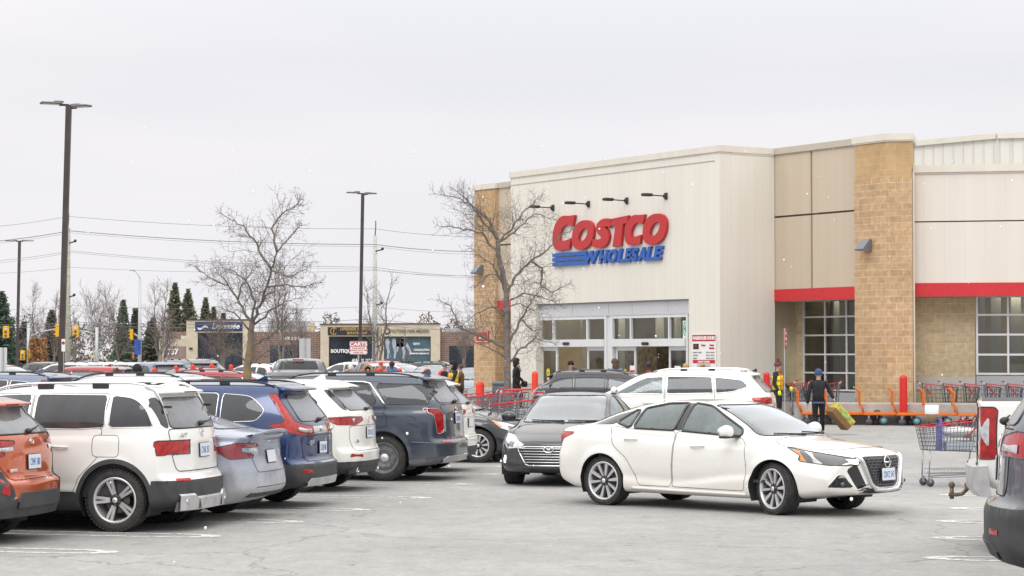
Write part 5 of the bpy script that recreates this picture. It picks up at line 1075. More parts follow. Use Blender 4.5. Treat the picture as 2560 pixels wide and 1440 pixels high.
def make_wheel(name, Rr, wd, rimr, style, parent, loc, steer=0.0, side=-1, hub=None):
 """wheel with its axle along local y; side is the sign of y of the outer face"""
 m = MB(); Q = Matrix.Rotation(-PI/2*side, 4, 'X')      # local z -> outward
 h = wd/2; prof = [(rimr, -h+.01), (rimr+.02, -h), (Rr-.05, -h-.004), (Rr-.02, -h+.012), (Rr-.004, -h+.03)]
 for g_ in (-.55, -.18, .18, .55): prof += [(Rr, g_*h*.9-.012), (Rr, g_*h*.9+.012), (Rr-.009, g_*h*.9+.014), (Rr-.009, g_*h*.9+.026)]
 prof += [(Rr-.004, h-.03), (Rr-.02, h-.012), (Rr-.05, h+.004), (rimr+.02, h), (rimr, h-.01)]
 m.lathe(prof, 48, 0, Q)
 for i in range(48):                                    # shoulder lugs
  a = 2*PI*i/48
  for s_ in (-1, 1): m.box((0, 0, 0), (.016, .030, .034), 0, Q @ Matrix.Rotation(a, 4, 'Z') @ Matrix.Translation((Rr-.013, 0, s_*(h-.016))))
 o = m.build(name, TYRE, parent); o.location = loc; o.rotation_euler = (0, 0, steer)
 r = MB(); f = h-.02
 if style != 'steel':
  r.lathe([(rimr+.004, h-.004), (rimr-.006, h+.003), (rimr-.02, h-.006), (rimr-.025, h-.05), (rimr-.05, -h+.02)], 40, 0, Q); r.lathe([(rimr-.05, -h+.03), (.02, -h+.03)], 30, 2, Q); r.lathe([(.155, h-.10), (.15, h-.085), (.05, h-.085)], 30, 3, Q)
 def spoke(a, w0, w1, mi=0, r0=.05, r1=None, z0=0.0, z1=0.0, tw=0.0):
  r1 = r1 or rimr-.008; vs = []
  for (rr, ww, zz) in ((r0, w0, z0), ((r0+r1)/2, (w0+w1)/2, (z0+z1)/2+.0), (r1, w1, z1)):
   for sy, dz in ((-1, -.03), (-1, 0), (1, 0), (1, -.03)): vs.append((rr, sy*ww/2+tw*(rr-r0), f+zz+dz))
  fs = [(0, 1, 2, 3), (11, 10, 9, 8)]+[(k_*4+j, k_*4+4+j, k_*4+4+(j+1) % 4, k_*4+(j+1) % 4) for k_ in (0, 1) for j in range(4)]
  r.add(vs, fs, mi, False, Q @ Matrix.Rotation(a, 4, 'Z'))
 if style == 'star5':        # five split spokes with dark pockets
  for i in range(5):
   a = 2*PI*i/5+PI/2*0
   for s_ in (-1, 1):
    spoke(a+s_*.20, .030, .036, 0, .05, rimr-.008, -.02, .004, tw=-s_*.10); spoke(a+s_*.27, .03, .03, 1, .05, rimr-.03, -.04, -.012, tw=-s_*.08)
   spoke(a, .05, .05, 1, .05, rimr-.10, -.045, -.03)
 elif style == 'ten':        # ten broad spokes, bright face and dark flank
  for i in range(5):
   a = 2*PI*i/5
   spoke(a+.12, .026, .050, 0, .05, rimr-.008, -.018, .004); spoke(a+.30, .014, .055, 1, .06, rimr-.015, -.04, -.012, tw=.02)
   spoke(a+.74, .020, .044, 0, .05, rimr-.008, -.018, .002); spoke(a+.92, .014, .040, 1, .06, rimr-.015, -.04, -.014)
 elif style == 'steel':
  r.lathe([(rimr+.004, h-.004), (rimr-.01, h+.002), (rimr-.025, h-.02), (rimr-.05, h-.05), (rimr-.075, h-.035), (rimr-.12, h-.03), (.10, h-.06), (.07, h-.055)], 40, 1, Q); r.lathe([(.07, h-.055), (.045, h-.03), (.001, h-.03)], 20, 0, Q)
  for i in range(20):
   a = 2*PI*i/20; r.lathe([(.014, .001), (.001, .001)], 8, 3, Q @ Matrix.Rotation(a, 4, 'Z') @ Matrix.Translation((rimr-.075, 0, h-.035+.003)))
 else:
  nsp = 5 if style == 'five' else 10
  for i in range(nsp): spoke(2*PI*i/nsp, .06 if nsp == 5 else .03, .075 if nsp == 5 else .035, 0, .05, None, -.015, .0)
 if style != 'steel':
  r.lathe([(.075, h-.075), (.07, h-.035), (.055, h-.022), (.033, h-.02)], 20, 1, Q); r.lathe([(.033, h-.013), (.03, h-.008), (.001, h-.006)], 16, 0 if hub is None else 0, Q)
  for i in range(5):
   a = 2*PI*i/5+.3; r.lathe([(.012, .0), (.010, .006), (.001, .006)], 6, 3, Q @ Matrix.Rotation(a, 4, 'Z') @ Matrix.Translation((.056, 0, h-.018)))
 rm_ = r.build('rim', [RIM, RIMD if style != 'steel' else mat('steel_wheel_grey', (.20, .20, .21), .6, .4, nz=.4, nscale=20), BLACK, BRAKE], o)
 return o
def plate_obj(S, sh, proj, cy, cz, parent, txt=None, w=.30, h=.155, tilt=None, mir=1, off=.012):
 q = sh.pt(proj, cy, cz, 1, off)
 if q is None: return
 a = sh.pt(proj, cy, cz+.06, 1, 0); b = sh.pt(proj, cy, cz-.06, 1, 0); up = (a-b).normalized() if a is not None and b is not None else Vector((0, 0, 1))
 sg = -1 if proj == 'rear' else 1; out_n = Vector((sg, 0, 0)); right = up.cross(out_n).normalized() if sg == 1 else up.cross(out_n).normalized()
 right = Vector((0, -1, 0)) if sg == -1 else Vector((0, 1, 0)); out_n = right.cross(up)
 Mx = Matrix(((right.x, -out_n.x, up.x, q.x), (right.y, -out_n.y, up.y, q.y), (right.z, -out_n.z, up.z, q.z), (0, 0, 0, 1)))
 m = MB(); m.box((0, 0, 0), (w+.016, .012, h+.016), 1, Mx, bev=.004); m.box((0, -.009, 0), (w, .008, h), 0, Mx, bev=.003)
 o = m.build('licence_plate', [PLATE, BLACK], parent)
 if txt: t_ = text_obj('plate_lettering', txt, h*.72, PBLUE, o, Mx @ Matrix.Translation((0, -.0145, -.006)), bold=0, ext=.0008, sx=w*.9/(h*.72*.60*len(txt)), spacing=1.05)
 return o
def dg(front, pts):
 sx = 1 if front else -1; return [((p[0]-sx*p[1])*.70711, p[2]) for p in pts]
def build_vehicle(root, S, feats, detail=1):
 """shell -> labelled parts under root"""
 sh = Shell(S); Rw = S['R']; ra = S.get('arch', Rw+.055); P = S['paint']; W2 = S['W']/2
 for xw in (0, S['wb']):
  poly = [(xw+ra*math.cos(a), Rw+ra*math.sin(a)) for a in np.linspace(0, 2*PI, 48, endpoint=False)]
  for sd in (1, -1): sh.cut('gone', 'side', poly, sd)
  for sd in (1, -1): sh.cut('gone', 'bottom', [(xw-ra, sd*.48), (xw+ra, sd*.48), (xw+ra, sd*1.3), (xw-ra, sd*1.3)], snap=False)
  if S.get('clad'):
   rc = ra+S['clad']; poly = [(xw+rc*math.cos(a), Rw+rc*math.sin(a)) for a in np.linspace(0, 2*PI, 48, endpoint=False)]
   for sd in (1, -1): sh.cut('clad', 'side', poly, sd, zr=(-9, Rw+9))
 for f in feats:
  kind, proj = f['n'], f['p']; poly = rpoly(f['poly'], f.get('r', .03)) if proj != 'z' else None
  kw = dict(xr=f.get('xr', (-99, 99)), zr=f.get('zr', (-99, 99)), over=f.get('over'))
  if proj == 'z': sh.zcut(kind, f['poly'], f.get('over') or (), f.get('xr', (-99, 99)))
  elif proj == 'side': sh.both(kind, poly, **kw)
  elif proj in ('dF', 'dR'): sh.cut(kind+'|L', proj, poly, 1, **kw); sh.cut(kind+'|R', proj, poly, -1, **kw)
  elif f.get('mir'):
   sh.cut(kind+'|L', proj, poly, **kw); sh.cut(kind+'|R', proj, [(-p[0], p[1]) for p in poly][::-1] if proj != 'top' else [(p[0], -p[1]) for p in poly], **kw)
  else: sh.cut(kind, proj, poly, **kw)
 body = sh.part('body', 'body', P, root)
 if S.get('clad'): sh.part('clad', 'wheel_arch_trim', S.get('cladm', CLAD), root)
 done = {}
 for f in feats:
  for suf in ('|L', '|R', ''):
   lb = f['n']+suf
   if lb in done or not (sh.lab == lb).any(): continue
   nm = f['n'].split('#')[0]; o = sh.part(lb, nm, f.get('m') or P, root, f.get('push', 0)); done[lb] = o
   if f.get('trim') and o:
    tm, tr_ = f['trim'][:2]; q = MB(); sh.trim(q, lb, tr_, f['trim'][2] if len(f['trim']) > 2 else .001, filt=f.get('tf')); q.build(f.get('tn', 'seam'), tm, o)
 # arch liners
 for xw in (0, S['wb']):
  for sd in (1, -1):
   lm = MB(); a0, a1 = -.45, PI+.45; n = 20; vs = []; fs = []
   for i in range(n+1):
    a = a0+(a1-a0)*i/n
    for y in (.42, float(pchip(S['hw'], xw))-.035): vs.append((xw+(ra+.004)*math.cos(a), sd*y, Rw+(ra+.004)*math.sin(a)))
   for i in range(n): fs.append((2*i, 2*i+1, 2*i+3, 2*i+2))
   c = len(vs); vs.append((xw, sd*.42, Rw)); fs += [(2*i, 2*i+2, c) for i in range(n)]; lm.add(vs, fs, 0, True); lm.build('wheel_well', BLACK, root)
 # floor and cabin
 if detail:
  ft, fr_ = S.get('cab', (.2, S['wb']+.1)); cm = MB(); fz = S.get('floorz', .42); bz = float(pchip(S['belt'], (ft+fr_)/2)); hw_ = W2-.12
  cm.box(((ft+fr_)/2, 0, fz), (fr_-ft, 2*hw_, .04)); 
  for sd in (1, -1): cm.box(((ft+fr_-.5)/2, sd*(hw_-.02), (fz+bz-.12)/2), (fr_-.5-ft, .05, bz-.12-fz), M=None)
  dx = fr_-.25; bz2 = float(pchip(S['top'], fr_))-.10; cm.box((dx-.1, 0, bz2-.12), (.5, 2*hw_-.16, .26), bev=.08); cm.box((ft-.02, 0, (fz+bz)/2-.05), (.05, 2*hw_, bz-fz-.1))
  if S.get('parcel'): cm.box((ft-.25, 0, bz-.06), (.75, 2*hw_-.1, .03))
  cm.build('cabin', CABIN, root)
  rows_ = S.get('seats', [(fr_-1.55, 2), (fr_-2.45, 3)])
  for sx, cnt in rows_:
   ys_ = (-.37, .37) if cnt == 2 else (-.42, 0, .42)
   for y in ys_:
    st = MB(); wd = .5 if cnt == 2 else .4
    T = Matrix.Translation((sx, y, fz)) @ Matrix.Rotation(-.25, 4, 'Y'); st.box((0, 0, .42), (.14, wd, .62), M=T, bev=.05); st.box((.0, 0, .83), (.10, .27, .18), M=T, bev=.045)
    for dy in (-.06, .06): st.bar(T @ Vector((0, dy, .7)), T @ Vector((0, dy, .78)), .015)
    st.box((sx+.28, y, fz+.18), (.5, wd, .18), bev=.06); st.build('seat', SEAT, root)
  sw_ = MB(); T = Matrix.Translation((dx-.5, .37, bz-.02)) @ Matrix.Rotation(-1.1, 4, 'Y'); k_ = 20
  sw_.tube([T @ Vector((.18*math.cos(a), .18*math.sin(a), 0)) for a in np.linspace(0, 2*PI, k_, endpoint=False)], .014, 6, closed=True)
  sw_.bar(T @ Vector((0, -.17, 0)), T @ Vector((0, .17, 0)), .03, .02); sw_.build('steering_wheel', BLACK, root)
  mr = MB(); zc = float(pchip(S['top'], fr_-.85)); mr.box((fr_-.8, 0, zc-.16), (.03, .24, .07), bev=.02); mr.build('rear_view_mirror', BLACK, root)
 for xw, st in ((0, 0), (S['wb'], S.get('steer', 0))):
  for sd in (1, -1):
   make_wheel('wheel', Rw, S.get('tw', .235), S.get('rimr', Rw*.67), S.get('wheel', 'five'), root, (xw, sd*(W2-S.get('inset', .045)-S.get('tw', .235)/2), Rw), st, sd)
 ax_ = MB()
 for xw in (0, S['wb']): ax_.tube([(xw, -.6, Rw), (xw, .6, Rw)], .06, 8)
 ax_.box((S['wb']/2, 0, .24), (S['wb']*1.2, .7, .10)); ax_.build('underbody', BLACK, root)
 return sh
def fin(sh, x, root, m, sc=1.0):
 z = sh.pt('top', x, 0)
 b = MB(); b.prism([(x+.12*sc, z.z-.01), (x-.05*sc, z.z+.075*sc), (x-.085*sc, z.z+.07*sc), (x-.10*sc, z.z-.01)], -.012, .012, smooth=False); b.build('antenna_fin', m, root)
def rails(sh, x0, x1, y, root, m, h=.055, wd=.03, foot=.10, fm=None):
 for sd in (1, -1):
  b = MB(); n = 16; pts = []
  for i in range(n+1):
   t = i/n; x = x0+(x1-x0)*t; q = sh.pt('top', x, sd*y); lift = h*min(1, min(t, 1-t)*6)**.6; pts.append((x, sd*y, q.z+lift+.004))
  b.tube(pts, wd/2, 6); o = b.build('roof_rail', m, root)
  for t in (0.02, .36, .66, .98):
   x = x0+(x1-x0)*t; q = sh.pt('top', x, sd*y); f = MB(); f.box((x, sd*y, q.z+h*.45*(1 if .1 < t < .9 else .35)), (foot*1.4, wd*.8, h*.9*(1 if .1 < t < .9 else .5))); f.build('rail_foot', fm or BLACK, o)
def mirror_obj(sh, x, z, root, m, sides=(1, -1), L_=.19, sc=1.0, W2=.92):
 for sd in sides:
  q = sh.pt('side', x, z, sd); y = q.y
  b = MB(); b.ball((x-.02, y+sd*.20*sc, z+.05), (.075*sc, .125*sc, .085*sc), 14, 0, k=10); o = b.build('mirror', m, root)
  b = MB(); b.box((x-.012, y+sd*.20*sc, z-.015), (.11*sc, .22*sc, .03), 0, bev=.012); b.bar((x+.02, y-sd*.01, z-.01), (x, y+sd*.14*sc, z-.005), .07, .035); b.build('mirror_base', BLACK, o)
  b = MB(); b.ball((x-.085*sc, y+sd*.20*sc, z+.05), (.012, .10*sc, .065*sc), 12, 0, k=8); b.build('mirror_glass', mat('mirror_face', (.55, .6, .65), .05, 1), o)
def handle(sh, pts, root, m, sides=(1, -1)):
 for sd in sides:
  for (x, z) in pts:
   a = sh.pt('side', x-.10, z, sd, .028); c = sh.pt('side', x+.10, z+.005, sd, .028); m_ = sh.pt('side', x, z+.003, sd, .036)
   b = MB(); b.tube([sh.pt('side', x-.11, z, sd, .0), a, m_, c, sh.pt('side', x+.11, z+.005, sd, 0.0)], [.008, .014, .016, .014, .008], 6); b.build('door_handle', m, root)
def wiper(sh, proj, a, b, root, m=BLACK, off=.018):
 q = MB(); pts = [sh.pt(proj, a[0]+(b[0]-a[0])*t, a[1]+(b[1]-a[1])*t, 1, off) for t in (0, .25, .5, .75, 1)]; pts = [p for p in pts if p is not None]
 if len(pts) > 2: q.tube(pts, [.018, .013, .01, .009, .007][:len(pts)], 5); q.build('wiper', m, root)
# ================================================================= the vehicles
SIL = mat('silver_trim', (.55, .55, .56), .35, .6, nz=.2); TRIMB = mat('gloss_black_trim', (.02, .02, .024), .2, coat=.5); UGLASS = glassmat('tint_side_glass', (.16, .18, .185), refl=.8, film=.10)
P_WHITE = paint('white_paint', (.80, .80, .78), 0, .30, dirtcol=(.52, .50, .46)); P_WHITE2 = paint('cream_white_paint', (.82, .81, .78), 0, .34, dirtcol=(.52, .46, .36))
P_BLUE = paint('deep_blue_paint', (.006, .030, .12), .3, .14, .2, (.2, .22, .28)); P_SLATE = paint('slate_paint', (.048, .062, .092), .35, .42, .3, (.28, .29, .32)); P_ORANGE = paint('burnt_orange_paint', (.50, .085, .016), .3, .22, .2)
P_DUSTY = paint('dusty_silver_blue_paint', (.26, .29, .38), .2, 1.3, .35, (.56, .55, .55)); P_BLACKC = paint('charcoal_paint', (.022, .024, .03), .3, .28, .3, (.2, .2, .22)); P_BLACK = paint('black_paint', (.012, .013, .02), .3, .22, .22, (.2, .2, .22))
P_RED = paint('dark_red_paint', (.30, .012, .02), .3, .3, .25); P_SILVER = paint('silver_paint', (.50, .51, .54), .5, .45, .3); P_GREY = paint('grey_paint', (.16, .165, .18), .4, .6, .3); P_NAVY = paint('grey_blue_paint', (.13, .16, .24), .4, .5, .3)
P_DGREY = paint('dirty_grey_paint', (.10, .105, .125), .4, .9, .35, (.30, .30, .33)); P_TOM = paint('tomato_paint', (.50, .05, .025), .2, .3, .25)
def suv_spec(**k):
 wb, ro, fo, Wd, Ht = k.get('wb', 2.7), k.get('ro', .95), k.get('fo', .9), k.get('W', 1.85), k.get('H', 1.66); b = k.get('beltz', 1.10); xf = wb+fo
 S = dict(wb=wb, ro=ro, fo=fo, W=Wd, R=.36, paint=P_WHITE)
 S['top'] = [(-ro, Ht-.06), (-ro+.35, Ht-.015), (.35, Ht), (1.0, Ht-.005), (wb-1.35, Ht-.05), (wb-1.0, Ht-.14), (wb-.16, b+.03), (wb+.02, b+.005), (wb+.5, b-.07), (xf-.12, b-.20), (xf, b-.30)]
 S['belt'] = [(-ro, b+.03), (.3, b), (wb-.3, b-.04), (wb+.4, b-.11), (xf-.2, b-.24), (xf, b-.36)]
 S['bottom'] = [(-ro, .33), (-ro+.5, .24), (wb+fo-.5, .22), (xf, .24)]
 hw = Wd/2
 S['hw'] = [(-ro, hw-.03), (-ro+.5, hw-.005), (.4, hw-.012), (wb-.5, hw-.012), (wb, hw), (xf-.4, hw-.02), (xf, hw-.10)]
 S['beltw'] = [(-ro, hw-.09), (.2, hw-.04), (wb-.3, hw-.04), (wb+.4, hw-.06), (xf, hw-.16)]
 S['roofw'] = [(-ro, hw-.26), (.5, hw-.245), (wb-1.0, hw-.25), (wb-.2, hw-.22), (wb+.3, hw-.25), (xf, hw-.35)]
 S['crown'] = [(-ro, .05), (wb-1.3, .05), (wb-.8, .08), (wb-.2, .05), (xf, .05)]
 S['rear'] = [(0, .10), (.3, .02), (.42, 0), (.62, .0), (.68, .05), (b-.1, .09), (b, .11), (Ht-.14, .36), (Ht+.2, .55)]
 S['front'] = [(0, .16), (.22, .08), (.4, .02), (.6, 0), (.8, .04), (1.0, .14), (1.3, .3)]
 S['creases'] = [dict(line=[(-ro, b-.13), (xf, b-.19)], amp=[(-ro, .012), (wb, .018), (xf, .01)], w=.06), dict(line=[(-ro, .52), (0, .50), (xf, .48)], amp=[(-ro, .0), (.5, .02), (wb-.5, .02), (xf, 0)], w=.05)]
 S['rplan'] = .20; S['fplan'] = .24; S['crown0'] = 1; S['cab'] = (-.15, wb+.05); S['seats'] = [(wb-1.45, 2), (wb-2.35, 3)]
 S.update(k); return S
def sedan_spec(**k):
 wb, ro, fo, Wd, Ht = k.get('wb', 2.8), k.get('ro', 1.05), k.get('fo', .93), k.get('W', 1.83), k.get('H', 1.44); b = k.get('beltz', .98); xf = wb+fo; hw = Wd/2
 S = dict(wb=wb, ro=ro, fo=fo, W=Wd, R=.335, paint=P_WHITE)
 S['top'] = [(-ro, b+.04), (-ro+.22, b+.085), (-.42, b+.12), (.30, Ht-.12), (.62, Ht-.035), (1.15, Ht), (1.6, Ht-.03), (wb-1.0, Ht-.09), (wb-.62, Ht-.23), (wb+.08, b-.01), (wb+.25, b-.04), (xf-.35, b-.19), (xf-.1, b-.26), (xf, b-.34)]
 S['belt'] = [(-ro, b-.0), (-.4, b+.03), (.4, b+.0), (wb-.4, b-.08), (wb+.3, b-.14), (xf-.3, b-.27), (xf, b-.42)]
 S['bottom'] = [(-ro, .32), (-ro+.4, .20), (0, .18), (wb, .16), (xf-.3, .17), (xf, .20)]
 S['hw'] = [(-ro, hw-.06), (-ro+.5, hw-.01), (0, hw), (.6, hw-.018), (wb-.6, hw-.015), (wb, hw), (xf-.4, hw-.03), (xf, hw-.12)]
 S['beltw'] = [(-ro, hw-.14), (-.3, hw-.05), (wb-.3, hw-.045), (wb+.4, hw-.07), (xf, hw-.18)]
 S['roofw'] = [(-ro, hw-.26), (-.4, hw-.25), (.5, hw-.30), (1.2, hw-.30), (wb-.9, hw-.27), (wb, hw-.21), (wb+.5, hw-.24), (xf, hw-.34)]
 S['crown'] = [(-ro, .035), (-.4, .05), (.4, .05), (1.2, .05), (wb-.8, .08), (wb, .05), (xf, .05)]
 S['rear'] = [(0, .12), (.3, .04), (.5, 0), (.66, 0), (.8, .03), (b, .0), (b+.3, -.02)]
 S['front'] = [(0, .14), (.2, .03), (.35, 0), (.5, .02), (.75, .12), (1.0, .3)]
 S['creases'] = [dict(line=[(-ro, b-.10), (0, b-.12), (wb, b-.2), (xf, b-.3)], amp=[(-ro, .02), (0, .03), (wb, .03), (xf, .0)], w=.06), dict(line=[(-ro, .4), (0, .38), (xf, .36)], amp=[(-ro, .0), (.5, .03), (wb-.5, .03), (xf, 0)], w=.07)]
 S['rplan'] = .22; S['fplan'] = .34; S['fzone'] = 1.0; S['rzone'] = .7; S['cab'] = (-.1, wb+.05); S['seats'] = [(wb-1.35, 2), (wb-2.15, 3)]; S['parcel'] = 1
 S.update(k); return S
def base_feats(S, win, doors, ws=None, rear=None, gm=None, dm=SEAM, wm=None, extra=()):
 F = []
 for i, q in enumerate(win): F.append(dict(n='side_window#%d' % i, p='side', poly=q[0], m=q[1] if len(q) > 1 and q[1] else gm, r=q[2] if len(q) > 2 else .04, trim=(wm or TRIMB, S.get('wt', .011), .0), tn='window_frame'))
 F += list(extra)
 for i, d in enumerate(doors): F.append(dict(n='door#%d' % i, p='side', poly=d, m=S['paint'], r=.05, trim=(SEAM, .0042, -.001)))
 if ws: F.append(dict(n='windshield', p='front', poly=ws[0], xr=ws[1], m=CARGF, r=.06, trim=(TRIMB, .010)))
 if rear: F.append(dict(n='rear_window', p='rear', poly=rear[0], xr=rear[1], m=rear[2], r=.06, trim=(TRIMB, .010)))
 return F
def place(root, ang, contact, lx, ly):
 c, s = math.cos(ang), math.sin(ang); root.location = (contact.x-(c*lx-s*ly), contact.y-(s*lx+c*ly), 0); root.rotation_euler = (0, 0, ang)
HP = PI-TH
def mk(name, label, cat='car'): return empty(name, (0, 0, 0), 0, label, cat)
def badge_ring(sh, proj, y, z, r, root, kind='ring', m=CHROME, off=.012):
 b = MB(); n = 24; P = lambda a, rr, rz_=None: sh.pt(proj, y+rr*math.cos(a), z+(rz_ or rr)*math.sin(a), 1, off)
 try:
  if kind in ('ring', 'bar', 'star', 'oval'):
   rz_ = r*.6 if kind == 'oval' else r
   b.tube([P(a, r, rz_) for a in np.linspace(0, 2*PI, n, endpoint=False)], r*.13, 6, closed=True)
  if kind == 'bar':
   q = [sh.pt(proj, y+t*r*1.15, z, 1, off+.008) for t in (-1, 0, 1)]; b.tube(q, r*.2, 4)
  if kind == 'star':
   for k_ in range(3): b.tube([sh.pt(proj, y, z, 1, off), P(PI/2+k_*2*PI/3, r)], [r*.16, r*.05], 5)
  if kind == 'oval':
   b.tube([sh.pt(proj, y-.35*r, z-.4*r, 1, off), sh.pt(proj, y-.15*r, z+.4*r, 1, off)], r*.1, 5); b.tube([sh.pt(proj, y+.15*r, z-.4*r, 1, off), sh.pt(proj, y+.35*r, z+.4*r, 1, off)], r*.1, 5); b.tube([sh.pt(proj, y-.25*r, z, 1, off), sh.pt(proj, y+.25*r, z, 1, off)], r*.1, 5)
  if kind == 'H':
   for s_ in (-1, 1): b.tube([sh.pt(proj, y+s_*.45*r, z-.7*r, 1, off), sh.pt(proj, y+s_*.35*r, z, 1, off), sh.pt(proj, y+s_*.6*r, z+.75*r, 1, off)], r*.16, 5)
   b.tube([sh.pt(proj, y-.4*r, z, 1, off), sh.pt(proj, y+.4*r, z, 1, off)], r*.14, 5)
  if kind == 'wing':
   b.tube([P(a, r, r*.85) for a in np.linspace(0, 2*PI, n, endpoint=False)], r*.1, 5, closed=True); b.tube([sh.pt(proj, y-r*.9, z+.25*r, 1, off), sh.pt(proj, y-r*.4, z-.05*r, 1, off), sh.pt(proj, y, z-.45*r, 1, off), sh.pt(proj, y+r*.4, z-.05*r, 1, off), sh.pt(proj, y+r*.9, z+.25*r, 1, off)], r*.11, 5)
  b.build('badge', m, root)
 except TypeError: pass
# ---------------------------------------------------------------- white boxy SUV, front left
def car_glb():
 rt = mk('suv', 'white boxy SUV with silver roof rails and star alloy wheels parked beside the orange car', 'SUV')
 S = suv_spec(wb=2.83, ro=.84, fo=.85, W=1.84, H=1.685, beltz=1.20, R=.37, arch=.425, clad=.055, wheel='star5', paint=P_WHITE, rplan=.24, wt=.007, rimr=.262, tw=.24)
 S['rear'] = [(0, .16), (.26, .06), (.40, .0), (.60, .0), (.66, .07), (1.0, .09), (1.16, .12), (1.50, .30), (1.60, .36), (1.8, .40)]
 S['top'] = [(-.84, 1.655), (-.5, 1.68), (.35, 1.695), (1.0, 1.69), (1.5, 1.66), (1.85, 1.57), (2.67, 1.16), (2.9, 1.13), (3.4, 1.04), (3.68, .90)]
 S['roofw'] = [(-.84, .72), (.5, .70), (1.8, .68), (2.6, .70), (3.68, .55)]; S['bow'] = .03
 g = CARGD
 win = [([(.075, 1.205, .02), (.075, 1.575, .02), (-.20, 1.545, .12), (-.36, 1.43, .10), (-.455, 1.215, .03)], g), ([(.135, 1.205, .02), (.135, 1.58, .02), (1.02, 1.585, .02), (1.02, 1.19, .02), (.50, 1.185, .02)], g), ([(1.10, 1.19, .02), (1.10, 1.585, .02), (1.55, 1.57, .1), (2.28, 1.22, .02)], UGLASS)]
 doors = [[(.105, 1.60), (1.055, 1.60), (1.055, .42), (.52, .42), (.45, .62), (.20, .86)], [(1.07, 1.60), (1.6, 1.59), (2.30, 1.16), (2.34, .42), (1.07, .42)]]
 ex_ = [dict(n='lower_cladding', p='z', poly=[(-2, .60), (-.46, .60), (-.40, .46), (4, .46)], m=CLAD),
   dict(n='tail_lamp', p='side', poly=[(-.44, 1.03), (-.50, .98), (-.56, .90), (-1.2, .885), (-1.2, 1.055), (-.52, 1.06)], m=REDL, r=.015, trim=(TRIMB, .005)),
   dict(n='tail_lamp', p='rear', poly=[(.99, .885), (.99, 1.055), (.42, 1.055), (.42, .90)], mir=1, m=REDL, r=.015, trim=(TRIMB, .005), xr=(-2, -.3)),
   dict(n='fuel_door', p='side', poly=[(-.06, .87), (.27, .87), (.27, 1.12), (-.06, 1.12)], m=P_WHITE, r=.05, trim=(SEAM, .003)),
   dict(n='quarter_glass', p='rear', poly=[(.715, 1.19), (.80, 1.22), (.795, 1.5), (.735, 1.555), (.62, 1.555)], mir=1, m=TRIMB, r=.02, xr=(-2, -.2), over=('rear_window',))]
 F = base_feats(S, win, doors, ([(-.64, 1.17), (.64, 1.17), (.58, 1.62), (-.58, 1.62)], (1.5, 3.2)), ([(-.70, 1.20), (.70, 1.20), (.60, 1.545), (-.60, 1.545)], (-2, -.2), CARGR), extra=ex_, wm=CHROME)
 F.append(dict(n='tailgate', p='rear', poly=[(-.66, .70), (.66, .70), (.72, .86), (.74, 1.19), (-.74, 1.19), (-.72, .86)], m=P_WHITE, r=.06, xr=(-2, -.1), over=('rear_window',) if 0 else None, trim=(SEAM, .005)))
 sh = build_vehicle(rt, S, F)
 place(rt, HP, onz(292, 1330), 0, .80)
 rails(sh, -.55, 1.75, .64, rt, CHROME, .06, .035, .14); fin(sh, -.35, rt, P_WHITE, .9)
 b = MB()                                       # spoiler lip over the tailgate
 ys = np.linspace(-.62, .62, 13); vs = []
 for y in ys:
  x0 = float(sh.rear_x(y, 1.60)); vs += [(x0+.16, y, 1.675), (x0-.10, y, 1.625), (x0-.11, y, 1.60), (x0+.06, y, 1.585)]
 b.add(vs, [(4*i+j, 4*i+4+j, 4*i+4+(j+1) % 4, 4*i+(j+1) % 4) for i in range(12) for j in range(4)]+[(0, 1, 2, 3), (51, 50, 49, 48)], smooth=True); sp_ = b.build('spoiler', P_WHITE, rt)
 b = MB(); b.box((float(sh.rear_x(0, 1.6))-.105, 0, 1.612), (.02, .36, .018)); b.build('brake_lamp', REDD, sp_)
 wiper(sh, 'rear', (-.05, 1.245), (-.52, 1.265), rt); b = MB(); b.ball(sh.pt('rear', -.02, 1.235, 1, .02), (.04, .05, .03)); b.build('wiper_hub', BLACK, rt)
 plate_obj(S, sh, 'rear', 0, .93, rt, 'CTAK 357'); badge_ring(sh, 'rear', 0, 1.135, .045, rt, 'star')
 t_ = text_obj('model_lettering', 'GLB 250', .062, CHROME, rt, Matrix.Translation((float(sh.rear_x(.5, 1.12))-.012, .50, 1.115)) @ Matrix.Rotation(-PI/2, 4, 'Z'), bold=.002, ext=.003)
 b = MB()                                       # silver skid with tailpipes
 for y in np.linspace(-.74, .74, 25): pass
 vs = []; ys = np.linspace(-.72, .72, 27)
 for y in ys:
  x0 = float(sh.rear_x(y, .38)); zt_ = .44 if abs(y) > .42 else .40; vs += [(x0-.004, y, zt_), (x0-.028, y, zt_-.02), (x0-.02, y, .25), (x0+.05, y, .235)]
 b.add(vs, [(4*i+j, 4*i+4+j, 4*i+4+(j+1) % 4, 4*i+(j+1) % 4) for i in range(26) for j in range(4)], smooth=False); b.build('skid_plate', SIL, rt)
 b = MB()
 for i in range(-3, 4): b.box((float(sh.rear_x(0, .32))-.032, i*.115, .315), (.02, .05, .11), M=None)
 b.build('diffuser', CLAD, rt)
 for sd in (-1, 1):
  b = MB(); x0 = float(sh.rear_x(.58, .36))
  k_ = 20; c_ = lambda x, ry, rz_: [(x, sd*.52+ry*math.cos(a), .35+rz_*math.sin(a)) for a in np.linspace(0, 2*PI, k_, endpoint=False)]
  vs = c_(x0-.03, .115, .055)+c_(x0-.035, .09, .038)+c_(x0+.06, .085, .035); b.add(vs, [(r_*k_+j, r_*k_+(j+1) % k_, (r_+1)*k_+(j+1) % k_, (r_+1)*k_+j) for r_ in (0, 1) for j in range(k_)], smooth=True); b.add(c_(x0-.03, .115, .055)+c_(x0+.05, .115, .055), [(j, (j+1) % k_, k_+(j+1) % k_, k_+j) for j in range(k_)], smooth=True)
